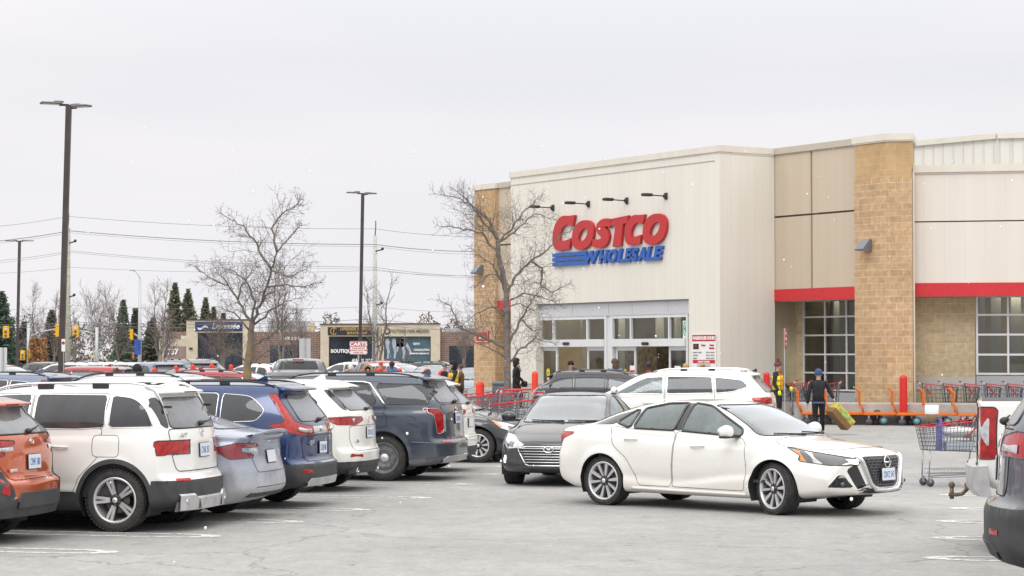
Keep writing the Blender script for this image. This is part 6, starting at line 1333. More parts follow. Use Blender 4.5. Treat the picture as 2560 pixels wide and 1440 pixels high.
  o_ = b.build('exhaust_tip', CHROME, rt); q = MB(); q.add(c_(x0-.02, .09, .038), [tuple(range(k_))]); q.build('exhaust_opening', BLACK, o_)
 for sd in (-1, 1): b = MB(); sh.patch(b, 'rear', rpoly([(sd*.52, .585), (sd*.75, .585), (sd*.75, .62), (sd*.52, .62)], .01), .006); b.build('reflector', REDL, rt)
 handle(sh, [(.68, .98), (1.75, .96)], rt, P_WHITE); mirror_obj(sh, 2.30, 1.20, rt, P_WHITE)
 return rt
# ---------------------------------------------------------------- white sedan crossing the lane
def car_altima():
 rt = mk('sedan', 'white four door sedan crossing the lane, ten spoke wheels and chrome v shaped grille', 'car')
 S = sedan_spec(wb=2.825, ro=.98, fo=1.13, W=1.85, H=1.45, beltz=1.02, R=.335, arch=.378, wheel='ten', paint=P_WHITE2, steer=-.30, rimr=.258, tw=.235, du=.026, wt=.02)
 xf = 3.825
 S['top'] = [(-1.08, 1.02), (-.85, 1.07), (-.45, 1.13), (.10, 1.30), (.55, 1.405), (1.05, 1.45), (1.5, 1.44), (1.85, 1.375), (2.2, 1.235), (2.72, .985), (2.9, .955), (3.3, .925), (3.65, .88), (3.88, .825), (3.955, .78)]
 S['belt'] = [(-1.08, .95), (-.5, 1.02), (.1, 1.03), (.8, 1.0), (2.3, .90), (2.9, .86), (3.4, .80), (3.955, .66)]
 S['bottom'] = [(-1, .32), (-.6, .22), (0, .19), (2.8, .18), (3.5, .24), (3.955, .285)]
 S['creases'] = [dict(line=[(-1.08, .93), (0, .92), (1.5, .86), (2.825, .80), (3.5, .70)], amp=[(-1.08, .025), (0, .035), (1.5, .02), (2.825, .04), (3.6, .0)], w=.06), dict(line=[(-1, .4), (0, .36), (1.2, .30), (2.4, .42), (3.8, .40)], amp=[(-1, .0), (.5, .03), (1.5, .035), (2.4, .03), (3.2, 0), (3.8, 0)], w=.09)]
 S['front'] = [(0, .2), (.27, .05), (.36, .0), (.5, .01), (.7, .02), (.8, .06), (.9, .18)]; S['fplan'] = .38; S['fpw'] = 2.5; S['fexp'] = 1.25; S['rexp'] = 1.2; S['fzone'] = 1.15
 S['hw'] = [(-1.08, .84), (-.6, .905), (0, .925), (.7, .905), (2.2, .905), (2.825, .925), (3.4, .91), (3.825, .86)]
 g = CARG
 win = [([(.17, 1.13, .01), (.44, 1.065, .01), (.51, 1.30, .01), (.42, 1.30, .02)], CARG, .02),
   ([(.50, 1.062, .01), (1.20, 1.048, .02), (1.27, 1.405, .02), (.95, 1.395, .05), (.575, 1.325, .02)], g), ([(1.31, 1.045, .02), (1.37, 1.405, .02), (1.66, 1.375, .1), (2.24, 1.08, .05), (2.27, .99, .02)], g)]
 doors = [[(.10, 1.09), (.44, 1.05), (1.23, 1.035), (1.16, .30), (.62, .30), (.52, .50), (.42, .66), (.2, .82)], [(1.245, 1.035), (2.28, .975), (2.36, .90), (2.40, .60), (2.36, .29), (1.175, .30)]]
 ex_ = [dict(n='head_lamp', p='dF', poly=dg(1, [(3.05, .89, .875), (3.45, .82, .815), (3.86, .50, .735), (3.90, .50, .66), (3.62, .78, .655), (3.20, .89, .705), (3.25, .89, .775)]), m=HEADD, r=.008, trim=(TRIMB, .006)),
   dict(n='tail_lamp', p='dR', poly=dg(0, [(-.52, .90, .99), (-.60, .88, .955), (-.76, .85, .90), (-.80, .84, .79), (-.90, .60, .76), (-.95, .40, .90), (-.95, .40, .98)]), m=REDL, r=.006, trim=(TRIMB, .004)),
   dict(n='grille', p='front', poly=[(-.43, .765), (.43, .765), (.28, .42), (.20, .37), (-.20, .37), (-.28, .42)], m=mat('grille_black', (.03, .03, .035), .35), r=.02, xr=(3.2, 4.2)),
   dict(n='lower_intake', p='front', poly=[(-.66, .60), (-.53, .68), (-.38, .36), (.38, .36), (.53, .68), (.66, .60), (.56, .40), (.48, .295), (-.48, .295), (-.56, .40)], m=BLACK, r=.01, xr=(3.2, 4.2)),
   dict(n='fog_lamp', p='dF', poly=dg(1, [(3.55, .80, .375), (3.86, .58, .37), (3.80, .64, .46), (3.76, .68, .54), (3.70, .74, .54)]), m=TRIMB, r=.015, trim=(P_WHITE2, .006)),
   dict(n='sunroof', p='top', poly=[(.85, -.42), (.85, .42), (1.45, .42), (1.45, -.42)], m=TRIMB, xr=(.5, 2)),
   dict(n='quarter_trim', p='side', poly=[(-.36, 1.085), (.12, 1.10), (.20, 1.135), (.46, 1.315), (.10, 1.235)], m=TRIMB, r=.01),
   dict(n='pillar_trim', p='side', poly=[(1.19, 1.045), (1.32, 1.042), (1.385, 1.408), (1.26, 1.408)], m=TRIMB, r=.0)]
 F = base_feats(S, win, doors, ([(-.70, 1.00), (.70, 1.00), (.56, 1.385), (-.56, 1.385)], (1.45, 3.0)), ([(-.62, 1.12), (.62, 1.12), (.50, 1.37), (-.50, 1.37)], (-.7, .8), CARG), extra=ex_, wm=TRIMB)
 F.append(dict(n='hood', p='top', poly=[(2.70, -.66), (2.70, .66), (2.95, .76), (3.35, .66), (3.60, .50), (3.66, 0), (3.60, -.50), (3.35, -.66), (2.95, -.76)], m=P_WHITE2, r=.05, trim=(SEAM, .004)))
 sh = build_vehicle(rt, S, F)
 place(rt, math.atan2(-(onz(1513, 1262.7)-onz(1939, 1287.5)).y, (onz(1939, 1287.5)-onz(1513, 1262.7)).x)*0+math.atan2((onz(1939, 1287.5)-onz(1513, 1262.7)).y, (onz(1939, 1287.5)-onz(1513, 1262.7)).x), onz(1513, 1262.7), 0, -.83)
 def fx(y, z, off=.012): return sh.pt('front', y, z, 1, off)
 b = MB(); path = [(-.50, .765), (-.46, .70), (-.33, .415), (-.25, .345), (0, .335), (.25, .345), (.33, .415), (.46, .70), (.50, .765)]; vs = []
 fine = []
 for a, c in zip(path[:-1], path[1:]):
  for t in (0, .25, .5, .75): fine.append((a[0]+(c[0]-a[0])*t, a[1]+(c[1]-a[1])*t))
 fine.append(path[-1]); b.tube([fx(y, z, .012) for y, z in fine], [.026]*len(fine), 8); b.build('chrome_v', CHROME, rt)
 b = MB()                                                # mesh of the grille: rows of small cells
 for r_ in range(10):
  z = .40+r_*.036
  hwid = .20+.20*(z-.38)/.36
  pts = [fx(y, z+.006*((k_+r_) % 2), .006) for k_, y in enumerate(np.linspace(-hwid, hwid, 17))]; pts = [p for p in pts if p]
  b.tube(pts, .006, 4)
  if r_ < 9:
   for k_ in range(9):
    y = (-1+2*(k_+.5*((r_) % 2)+.25)/9)*hwid
    q = [fx(y, z, .005), fx(y+.01, z+.034, .005)]
    if all(q): b.tube(q, .005, 4)
 b.build('grille_mesh', mat('grille_grey', (.16, .16, .17), .3, .5), rt)
 badge_ring(sh, 'front', 0, .68, .065, rt, 'bar', off=.03); plate_obj(S, sh, 'front', 0, .53, rt, 'CBVZ 547', off=.035)
 for sd in (-1, 1):
  P_ = lambda pts: rpoly(dg(1, pts), .004, 2)
  b = MB(); sh.patch(b, 'dF', P_([(3.13, .89, .845), (3.24, .88, .83), (3.34, .87, .685), (3.24, .88, .705), (3.27, .88, .77)]), .004, 0, sd); b.build('indicator', AMBER, rt)
  b = MB(); sh.patch(b, 'dF', P_([(3.30, .86, .83), (3.40, .84, .81), (3.52, .80, .67), (3.42, .84, .68)]), .004, 0, sd); b.build('lamp_reflector', CLEARL, rt)
  b = MB(); sh.patch(b, 'dF', P_([(3.74, .62, .73), (3.85, .51, .73), (3.88, .52, .67), (3.72, .68, .665), (3.80, .60, .69)]), .006, 0, sd); b.build('running_lamp', DRL, rt)
  b = MB(); sh.patch(b, 'dF', P_([(3.68, .72, .50), (3.78, .65, .50), (3.75, .67, .535), (3.71, .70, .535)]), .005, 0, sd); b.build('fog_reflector', CLEARL, rt)
  b = MB(); q = sh.pt('dF', dg(1, [(3.72, .68, .42)])[0][0], .42, sd, .008)
  if q is not None: b.ball(q, (.028, .028, .03))
  b.build('fog_bulb', HEADD, rt)
 b = MB()
 for z in (.31, .34, .37, .41):
  for sd in (-1, 1):
   q = [fx(sd*y, z, .004) for y in (.36+.0, .40, .45, .48)]
   if all(q): b.tube(q, .005, 4)
 b.build('intake_bars', mat('grille_grey'), rt)
 b = MB()
 for sd in (1, -1): sh.strip(b, 'side', [(.5, .26), (1.4, .25), (2.38, .245)], .05, .0, 0, sd)
 b.build('sill_moulding', P_WHITE2, rt)
 handle(sh, [(.50, .905), (1.62, .845)], rt, P_WHITE2); mirror_obj(sh, 2.20, 1.0, rt, P_WHITE2, sc=1.05)
 fin(sh, .55, rt, P_WHITE2, .8); wiper(sh, 'front', (.05, .995), (-.50, 1.02), rt, off=.012); wiper(sh, 'front', (.62, .995), (.10, 1.03), rt, off=.012)
 return rt
def tail_common(rt, S, sh, plate=None, pz=.93, bz=1.1, badge='oval', wip=None, spoil=None, text=None, m=None):
 if plate: plate_obj(S, sh, 'rear', 0, pz, rt, plate)
 badge_ring(sh, 'rear', 0, bz, .045, rt, badge)
 if wip: wiper(sh, 'rear', wip[0], wip[1], rt); q = sh.pt('rear', wip[0][0], wip[0][1], 1, .02); b = MB(); b.ball(q, (.04, .05, .03)); b.build('wiper_hub', BLACK, rt)
 if spoil:
  z0, ext_, w_, dz = spoil; ys = np.linspace(-w_, w_, 13); vs = []; b = MB()
  for y in ys:
   x0 = float(sh.rear_x(y, z0)); zt_ = sh.pt('top', x0+.12, y); zt_ = zt_.z if zt_ is not None else z0+.05
   vs += [(x0+.14, y, zt_+.004), (x0-ext_, y, z0+dz+.015), (x0-ext_-.005, y, z0+dz-.012), (x0+.05, y, z0-.03)]
  b.add(vs, [(4*i+j, 4*i+4+j, 4*i+4+(j+1) % 4, 4*i+(j+1) % 4) for i in range(12) for j in range(4)]+[(0, 1, 2, 3), (51, 50, 49, 48)], smooth=True); sp_ = b.build('spoiler', m or S['paint'], rt)
  b = MB(); b.box((float(sh.rear_x(0, z0))-ext_, 0, z0+dz), (.02, .30, .016)); b.build('brake_lamp', REDD, sp_)
 for t_, y, z, sz in (text or []):
  q = sh.pt('rear', y, z); text_obj('model_lettering', t_, sz, CHROME, rt, Matrix.Translation((q.x-.012, y, z)) @ Matrix.Rotation(-PI/2, 4, 'Z'), bold=.003, ext=.003)
def skid(sh, rt, z0, z1, w_, m, off=.012, name='skid_plate', n=16, taper=.12):
 b = MB(); vs = []
 for y in np.linspace(-w_, w_, n+1):
  e = 1-abs(y)/w_; zt_ = z1-(0 if e > taper else (1-e/taper)*(z1-z0)*.6); xa_ = float(sh.rear_x(y, zt_)); xb_ = float(sh.rear_x(y, z0)); vs += [(xa_+.02, y, zt_+.012), (xa_-off, y, zt_), (xb_-off, y, z0), (xb_+.06, y, z0-.015)]
 b.add(vs, [(4*i+j, 4*i+4+j, 4*i+4+j+1, 4*i+j+1) for i in range(n) for j in range(3)], smooth=False); return b.build(name, m, rt)
def pipe(sh, rt, y, z, r=.04):
 x0 = float(sh.rear_x(y, z)); b = MB(); b.lathe([(r*.9, .10), (r, -.02), (r*.86, -.02), (r*.8, .05)], 16, M=Matrix.Translation((x0, y, z)) @ Matrix.Rotation(PI/2, 4, 'Y')); b.build('exhaust_tip', CHROME, rt)
def suv_windows(b, x0, xm, xf_, zt=1.54, tip=.12, g=None):
 """quarter, rear door and front door glass between x0 (rear) and xf_ (mirror)"""
 g = g or CARGD; xq = x0+.62
 return [([(xq, b, .02), (xq, zt, .02), (x0+.22, zt-.03, .1), (x0, b+tip, .06), (x0+.12, b+.02, .05)], g), ([(xq+.06, b, .02), (xq+.06, zt+.005, .02), (xm-.05, zt+.01, .02), (xm-.05, b-.01, .02)], g), ([(xm+.03, b-.01, .02), (xm+.03, zt+.01, .02), (xm+.50, zt-.02, .1), (xf_, b+.04, .04), (xf_, b-.02, .02)], UGLASS)]
def suv_doors(S, b, x0, xm, xf_, zt=1.56, R_=.37):
 xq = x0+.65; ra = S.get('arch', .42)+.06
 return [[(xq, zt), (xm-.01, zt), (xm-.01, .36), (ra+.02, .36), (ra-.06, .66), (min(xq, ra-.15), .88)], [(xm+.005, zt), (xm+.5, zt-.01), (xf_+.05, b-.03), (xf_+.08, .36), (xm+.005, .36)]]
# ---------------------------------------------------------------- blue crossover
def car_crv():
 rt = mk('crossover', 'blue crossover with tall red hockey stick tail lamps, second from the slate SUV', 'crossover')
 S = suv_spec(wb=2.66, ro=.96, fo=.93, W=1.855, H=1.69, beltz=1.13, R=.36, arch=.41, clad=.05, paint=P_BLUE, wt=.008)
 S['rear'] = [(0, .14), (.26, .05), (.44, .0), (.58, .0), (.66, .07), (1.0, .08), (1.10, .11), (1.52, .40), (1.8, .50)]
 w_ = suv_windows(1.15, -.36, 1.02, 1.98, 1.53, .16); F = base_feats(S, w_, suv_doors(S, 1.13, -.36, 1.02, 1.98), ([(-.64, 1.13), (.64, 1.13), (.56, 1.60), (-.56, 1.60)], (1.3, 3.1)), ([(-.60, 1.16), (.60, 1.16), (.52, 1.50), (-.52, 1.50)], (-2, 0), CARGR), wm=CHROME, extra=[
  dict(n='lower_cladding', p='z', poly=[(-2, .60), (-.46, .60), (-.40, .36), (4, .36)], m=CLAD),
  dict(n='tail_lamp', p='dR', poly=dg(0, [(-.36, .72, 1.54), (-.44, .66, 1.54), (-.74, .70, 1.17), (-.93, .66, 1.12), (-.98, .42, 1.09), (-.98, .42, .98), (-.90, .78, .975), (-.68, .90, 1.03), (-.44, .93, 1.12), (-.62, .90, 1.15), (-.66, .86, 1.17)]), m=REDL, r=.01, trim=(TRIMB, .004)),
  dict(n='tail_panel', p='rear', poly=[(-.40, .99), (.40, .99), (.40, 1.09), (-.40, 1.09)], m=CHROME, r=.01, xr=(-2, -.3)),
  dict(n='tailgate', p='rear', poly=[(-.60, .63), (.60, .63), (.66, .80), (.66, .965), (-.66, .965), (-.66, .80)], m=P_BLUE, r=.05, xr=(-2, -.2), trim=(SEAM, .004))])
 sh = build_vehicle(rt, S, F); place(rt, HP, onz(712, 1253), 0, -.82)
 tail_common(rt, S, sh, 'CLDJ 486', .80, 1.05, 'H', ((-.02, 1.165), (-.46, 1.20)), (1.58, .13, .60, .0), [('CR-V', .42, .87, .085)], m=P_BLUE)
 skid(sh, rt, .30, .40, .62, SIL); fin(sh, -.02, rt, P_BLUE)
 for sd in (-1, 1):
  b = MB(); sh.patch(b, 'rear', rpoly([(sd*.50, .47), (sd*.76, .49), (sd*.74, .54), (sd*.54, .525)], .01), .006); b.build('reflector', REDL, rt)
  b = MB(); q = [sh.pt('rear', sd*y, z, 1, .01) for y, z in ((.44, 1.03), (.62, 1.04), (.70, 1.06))]; b.tube(q, .03, 6); b.build('reversing_lamp', CLEARL, rt)
 handle(sh, [(.45, .98), (1.35, .96)], rt, P_BLUE); mirror_obj(sh, 1.98, 1.16, rt, P_BLUE); rails(sh, -.4, 1.5, .62, rt, BLACK, .04); return rt
# ---------------------------------------------------------------- white crossover beside it
def car_cx5():
 rt = mk('crossover', 'white crossover with slim red tail lamps between the blue car and the slate SUV', 'crossover')
 S = suv_spec(wb=2.7, ro=.90, fo=.95, W=1.84, H=1.68, beltz=1.17, R=.36, arch=.41, clad=.05, paint=P_WHITE2, rplan=.26)
 S['rear'] = [(0, .16), (.26, .08), (.42, .01), (.60, .0), (.66, .05), (1.0, .07), (1.17, .10), (1.50, .42), (1.8, .56)]
 w_ = suv_windows(1.19, -.30, 1.05, 2.02, 1.52, .14); F = base_feats(S, w_, suv_doors(S, 1.15, -.30, 1.05, 2.02), ([(-.64, 1.17), (.64, 1.17), (.56, 1.59), (-.56, 1.59)], (1.3, 3.1)), ([(-.63, 1.22), (.63, 1.22), (.54, 1.51), (-.54, 1.51)], (-2, 0), CARGR), extra=[
  dict(n='lower_cladding', p='z', poly=[(-2, .46), (-.46, .46), (-.40, .36), (4, .36)], m=CLAD),
  dict(n='quarter_glass', p='rear', poly=[(.64, 1.21), (.74, 1.24), (.70, 1.53), (.55, 1.53)], mir=1, m=TRIMB, r=.02, xr=(-2, 0), over=('rear_window',)),
  dict(n='tail_lamp', p='dR', poly=dg(0, [(-.36, .92, 1.11), (-.80, .76, 1.13), (-.86, .30, 1.12), (-.86, .30, 1.06), (-.86, .60, 1.0), (-.62, .88, 1.01)]), m=REDL, r=.01, trim=(TRIMB, .005)),
  dict(n='tailgate', p='rear', poly=[(-.60, .62), (.60, .62), (.68, .78), (.68, .99), (-.68, .99), (-.68, .78)], m=P_WHITE2, r=.06, xr=(-2, -.2), trim=(SEAM, .0035))])
 sh = build_vehicle(rt, S, F); place(rt, HP, onz(852, 1215.6), 0, -.82)
 tail_common(rt, S, sh, 'CRTD 512', .88, 1.07, 'wing', ((-.02, 1.22), (-.45, 1.25)), (1.56, .12, .60, .0), [('CX-5', .50, .76, .06)], m=P_WHITE2)
 skid(sh, rt, .28, .36, .70, CLAD); fin(sh, -.05, rt, P_WHITE2); pipe(sh, rt, .52, .33); pipe(sh, rt, -.52, .33)
 for sd in (-1, 1):
  b = MB(); sh.patch(b, 'rear', rpoly([(sd*.42, .52), (sd*.74, .53), (sd*.72, .58), (sd*.44, .565)], .01), .006); b.build('reflector', REDL, rt)
  b = MB(); b.ball(sh.pt('rear', sd*.56, 1.07, 1, .0), (.02, .04, .035)); b.build('lamp_lens', CLEARL, rt)
 handle(sh, [(.45, .98), (1.38, .96)], rt, P_WHITE2); mirror_obj(sh, 2.02, 1.18, rt, P_WHITE2); return rt
# ---------------------------------------------------------------- slate blue large SUV on steel wheels
def car_pal():
 rt = mk('suv', 'slate blue large SUV on plain steel wheels with upright tail lamps', 'SUV')
 S = suv_spec(wb=2.90, ro=1.07, fo=.95, W=1.975, H=1.75, beltz=1.23, R=.375, arch=.435, paint=P_SLATE, wheel='steel', rplan=.22, tw=.245, inset=.05)
 S['rear'] = [(0, .16), (.28, .06), (.42, .0), (.62, .0), (.68, .06), (1.1, .09), (1.24, .13), (1.58, .38), (1.8, .46)]
 S['top'] = [(-1.07, 1.68), (-.7, 1.735), (.35, 1.76), (1.2, 1.755), (1.9, 1.66), (2.74, 1.22), (2.95, 1.18), (3.5, 1.12), (3.85, 1.0)]
 D = CARGD
 F = base_feats(S, [([(-.74, 1.245, .02), (-.78, 1.50, .04), (-.56, 1.575, .05), (.20, 1.585, .02), (-.06, 1.25, .02)], D), ([(.10, 1.25, .02), (.30, 1.58, .08), (1.12, 1.59, .02), (1.12, 1.23, .02)], D), ([(1.20, 1.23, .02), (1.20, 1.59, .02), (1.72, 1.57, .1), (2.30, 1.26, .04)], UGLASS)],
  [[(.06, 1.61), (1.155, 1.61), (1.155, .40), (.52, .40), (.44, .68), (.02, .92), (-.02, 1.22)], [(1.17, 1.61), (1.75, 1.60), (2.35, 1.19), (2.38, .40), (1.17, .40)]],
  ([(-.70, 1.23), (.70, 1.23), (.62, 1.67), (-.62, 1.67)], (1.5, 3.2)), ([(-.72, 1.27), (.72, 1.27), (.60, 1.60), (-.60, 1.60)], (-2, 0), CARGR), extra=[
  dict(n='lower_cladding', p='z', poly=[(-2, .40), (-.48, .36), (-.42, .34), (4, .34)], m=P_DGREY),
  dict(n='tail_lamp', p='dR', poly=dg(0, [(-.62, .96, 1.19), (-.90, .80, 1.18), (-.98, .70, 1.10), (-1.0, .70, .80), (-.90, .84, .76), (-.86, .90, 1.06), (-.70, .94, 1.14)]), m=REDL, r=.02, trim=(CHROME, .005)),
  dict(n='fuel_door', p='side', poly=[(-.06, .87), (.22, .87), (.22, 1.10), (-.06, 1.10)], m=P_SLATE, r=.05, trim=(SEAM, .003)),
  dict(n='tailgate', p='rear', poly=[(-.66, .68), (.66, .68), (.68, 1.24), (-.68, 1.24)], m=P_SLATE, r=.05, xr=(-2, -.2), trim=(SEAM, .004))])
 sh = build_vehicle(rt, S, F); place(rt, HP, onz(970, 1202.5), 0, .84)
 tail_common(rt, S, sh, 'CSFB 207', 1.0, 1.16, 'oval', ((-.02, 1.27), (-.50, 1.30)), (1.655, .14, .68, -.01), [('PALISADE', 0, 1.10, .05)])
 skid(sh, rt, .30, .40, .75, SIL); fin(sh, -.45, rt, P_SLATE)
 for sd in (1, -1):
  b = MB(); sh.strip(b, 'side', [(2.0, 1.50), (1.7, 1.60), (1.2, 1.615), (.38, 1.605), (.26, 1.58), (-.02, 1.24)], .032, .006, 0, sd); b.build('chrome_strip', CHROME, rt)
  b = MB(); sh.patch(b, 'rear', rpoly([(sd*.52, .62), (sd*.80, .62), (sd*.80, .655), (sd*.52, .655)], .01), .006); b.build('reflector', REDL, rt)
  b = MB(); sh.patch(b, 'dR', rpoly(dg(0, [(-1.0, .70, 1.08), (-1.02, .66, 1.08), (-1.03, .66, .80), (-1.0, .70, .80)]), .004), .004, 0, sd); b.build('lamp_edge', CLEARL, rt)
 b = MB()
 for sd in (1, -1): sh.strip(b, 'side', [(-.9, .62), (-.46, .64)], .02, .002, 0, sd)
 b.build('crease_strip', P_SLATE, rt); rails(sh, -.5, 1.7, .70, rt, BLACK, .035); handle(sh, [(.60, 1.02), (1.6, 1.0)], rt, P_SLATE); mirror_obj(sh, 2.32, 1.25, rt, P_SLATE); return rt
# ---------------------------------------------------------------- orange crossover cut by the left edge
def car_org():
 rt = mk('crossover', 'burnt orange crossover with black bumper cladding cut off by the left edge', 'crossover')
 S = suv_spec(wb=2.66, ro=.93, fo=.85, W=1.80, H=1.60, beltz=1.10, R=.345, arch=.40, clad=.06, paint=P_ORANGE, rplan=.20)
 S['rear'] = [(0, .14), (.30, .05), (.46, .0), (.66, .0), (.72, .08), (1.0, .10), (1.15, .14), (1.45, .44), (1.8, .56)]
 w_ = suv_windows(1.12, -.36, 1.02, 1.98, 1.46, .12); F = base_feats(S, w_, suv_doors(S, 1.10, -.36, 1.02, 1.98), ([(-.62, 1.10), (.62, 1.10), (.54, 1.52), (-.54, 1.52)], (1.3, 3.1)), ([(-.64, 1.19), (.64, 1.19), (.52, 1.50), (-.52, 1.50)], (-2, 0), CARGR), extra=[
  dict(n='lower_cladding', p='z', poly=[(-2, .50), (-.48, .50), (-.40, .40), (4, .40)], m=CLAD),
  dict(n='corner_cladding', p='dR', poly=dg(0, [(-.50, .92, .82), (-.88, .74, .80), (-.93, .60, .60), (-.93, .56, .49), (-.50, .92, .49)]), m=CLAD, r=.02, over=()),
  dict(n='tail_lamp', p='dR', poly=dg(0, [(-.42, .90, 1.13), (-.78, .80, 1.14), (-.86, .44, 1.12), (-.86, .44, 1.08), (-.80, .66, 1.06), (-.80, .66, 1.0), (-.86, .46, .985), (-.78, .74, .95), (-.52, .90, .98)]), m=REDL, r=.008, trim=(TRIMB, .006)),
  dict(n='tailgate', p='rear', poly=[(-.52, .70), (.52, .70), (.68, .86), (.70, 1.18), (-.70, 1.18), (-.68, .86)], m=P_ORANGE, r=.05, xr=(-2, -.2), trim=(SEAM, .004))])
 sh = build_vehicle(rt, S, F); place(rt, HP, onz(28, 1337), 0, -.80)
 tail_common(rt, S, sh, 'CFMF 580', .88, 1.10, 'oval', ((-.02, 1.20), (-.42, 1.25)), (1.50, .12, .58, .0), [('SUBARU', .46, .80, .045)], m=P_ORANGE)
 skid(sh, rt, .40, .56, .50, CLAD, .02); skid(sh, rt, .30, .38, .78, CLAD, .0)
 for sd in (-1, 1):
  b = MB(); sh.patch(b, 'dR', rpoly(dg(0, [(-.82, .74, .72), (-.90, .66, .66), (-.90, .66, .54), (-.84, .74, .56)]), .01), .006, 0, sd); b.build('reflector', REDL, rt)
  b = MB(); sh.patch(b, 'dR', rpoly(dg(0, [(-.76, .78, 1.05), (-.86, .50, 1.05), (-.86, .50, 1.01), (-.76, .78, 1.01)]), .01), .008, 0, sd); b.build('reversing_lamp', CLEARL, rt)
 return rt
# ---------------------------------------------------------------- dirty silver-blue sedan
def car_tesla():
 rt = mk('sedan', 'road dirt covered blue fastback sedan between the white SUV and the blue crossover', 'car')
 S = sedan_spec(wb=2.87, ro=.99, fo=.84, W=1.85, H=1.44, beltz=1.04, R=.34, arch=.385, paint=P_DUSTY, rplan=.24)
 S['top'] = [(-.99, 1.075), (-.85, 1.10), (-.6, 1.13), (-.3, 1.19), (.2, 1.33), (.7, 1.42), (1.2, 1.445), (1.8, 1.39), (2.2, 1.23), (2.85, .96), (3.3, .88), (3.6, .76), (3.71, .66)]
 S['rear'] = [(0, .18), (.28, .08), (.42, .0), (.60, .02), (.80, .07), (.96, .08), (1.02, .03), (1.08, .0)]
 F = base_feats(S, [([(-.10, 1.11, .01), (.55, 1.07, .02), (.62, 1.32, .02), (.3, 1.28, .05)], CARG), ([(.62, 1.07, .02), (1.30, 1.04, .02), (1.35, 1.385, .02), (.72, 1.34, .03)], CARG), ([(1.38, 1.04, .02), (1.42, 1.38, .02), (1.8, 1.33, .1), (2.35, 1.02, .04)], CARG)],
  [[(.10, 1.09), (1.32, 1.03), (1.28, .32), (.62, .32), (.44, .62), (.2, .86)], [(1.34, 1.03), (2.38, .98), (2.42, .32), (1.30, .32)]],
  ([(-.68, .99), (.68, .99), (.56, 1.37), (-.56, 1.37)], (1.45, 3.1)), ([(-.60, 1.13), (.60, 1.13), (.50, 1.40), (-.50, 1.40)], (-.75, 1.0), CARGR), extra=[
  dict(n='tail_lamp', p='dR', poly=dg(0, [(-.46, .91, .90), (-.78, .80, .97), (-.92, .40, .955), (-.92, .40, .91), (-.80, .72, .91), (-.80, .72, .86), (-.90, .52, .82), (-.90, .52, .78), (-.70, .86, .77)]), m=REDD, r=.01, trim=(TRIMB, .004)),
  dict(n='trunk_lid', p='rear', poly=[(-.50, .60), (.50, .60), (.58, .90), (.62, 1.06), (-.62, 1.06), (-.58, .90)], m=P_DUSTY, r=.05, xr=(-2, -.3), trim=(SEAM, .0035))])
 sh = build_vehicle(rt, S, F); place(rt, HP, onz(558, 1281), 0, -.82); plate_obj(S, sh, 'rear', 0, .78, rt, None)
 b = MB(); vs = []
 for y in np.linspace(-.66, .66, 15): x0 = float(sh.rear_x(y, 1.07)); z = 1.115-.05*(y/.66)**2; vs += [(x0+.16, y, z-.03), (x0-.02, y, z+.008), (x0-.025, y, z-.005), (x0+.04, y, z-.06)]
 b.add(vs, [(4*i+j, 4*i+4+j, 4*i+4+(j+1) % 4, 4*i+(j+1) % 4) for i in range(14) for j in range(4)], smooth=True); b.build('spoiler', P_DUSTY, rt); skid(sh, rt, .30, .42, .62, CLAD, .004)
 for sd in (-1, 1): b = MB(); sh.patch(b, 'dR', rpoly(dg(0, [(-.86, .62, .90), (-.92, .44, .90), (-.92, .44, .855), (-.86, .62, .855)]), .01), .005, 0, sd); b.build('reversing_lamp', CLEARL, rt)
 return rt
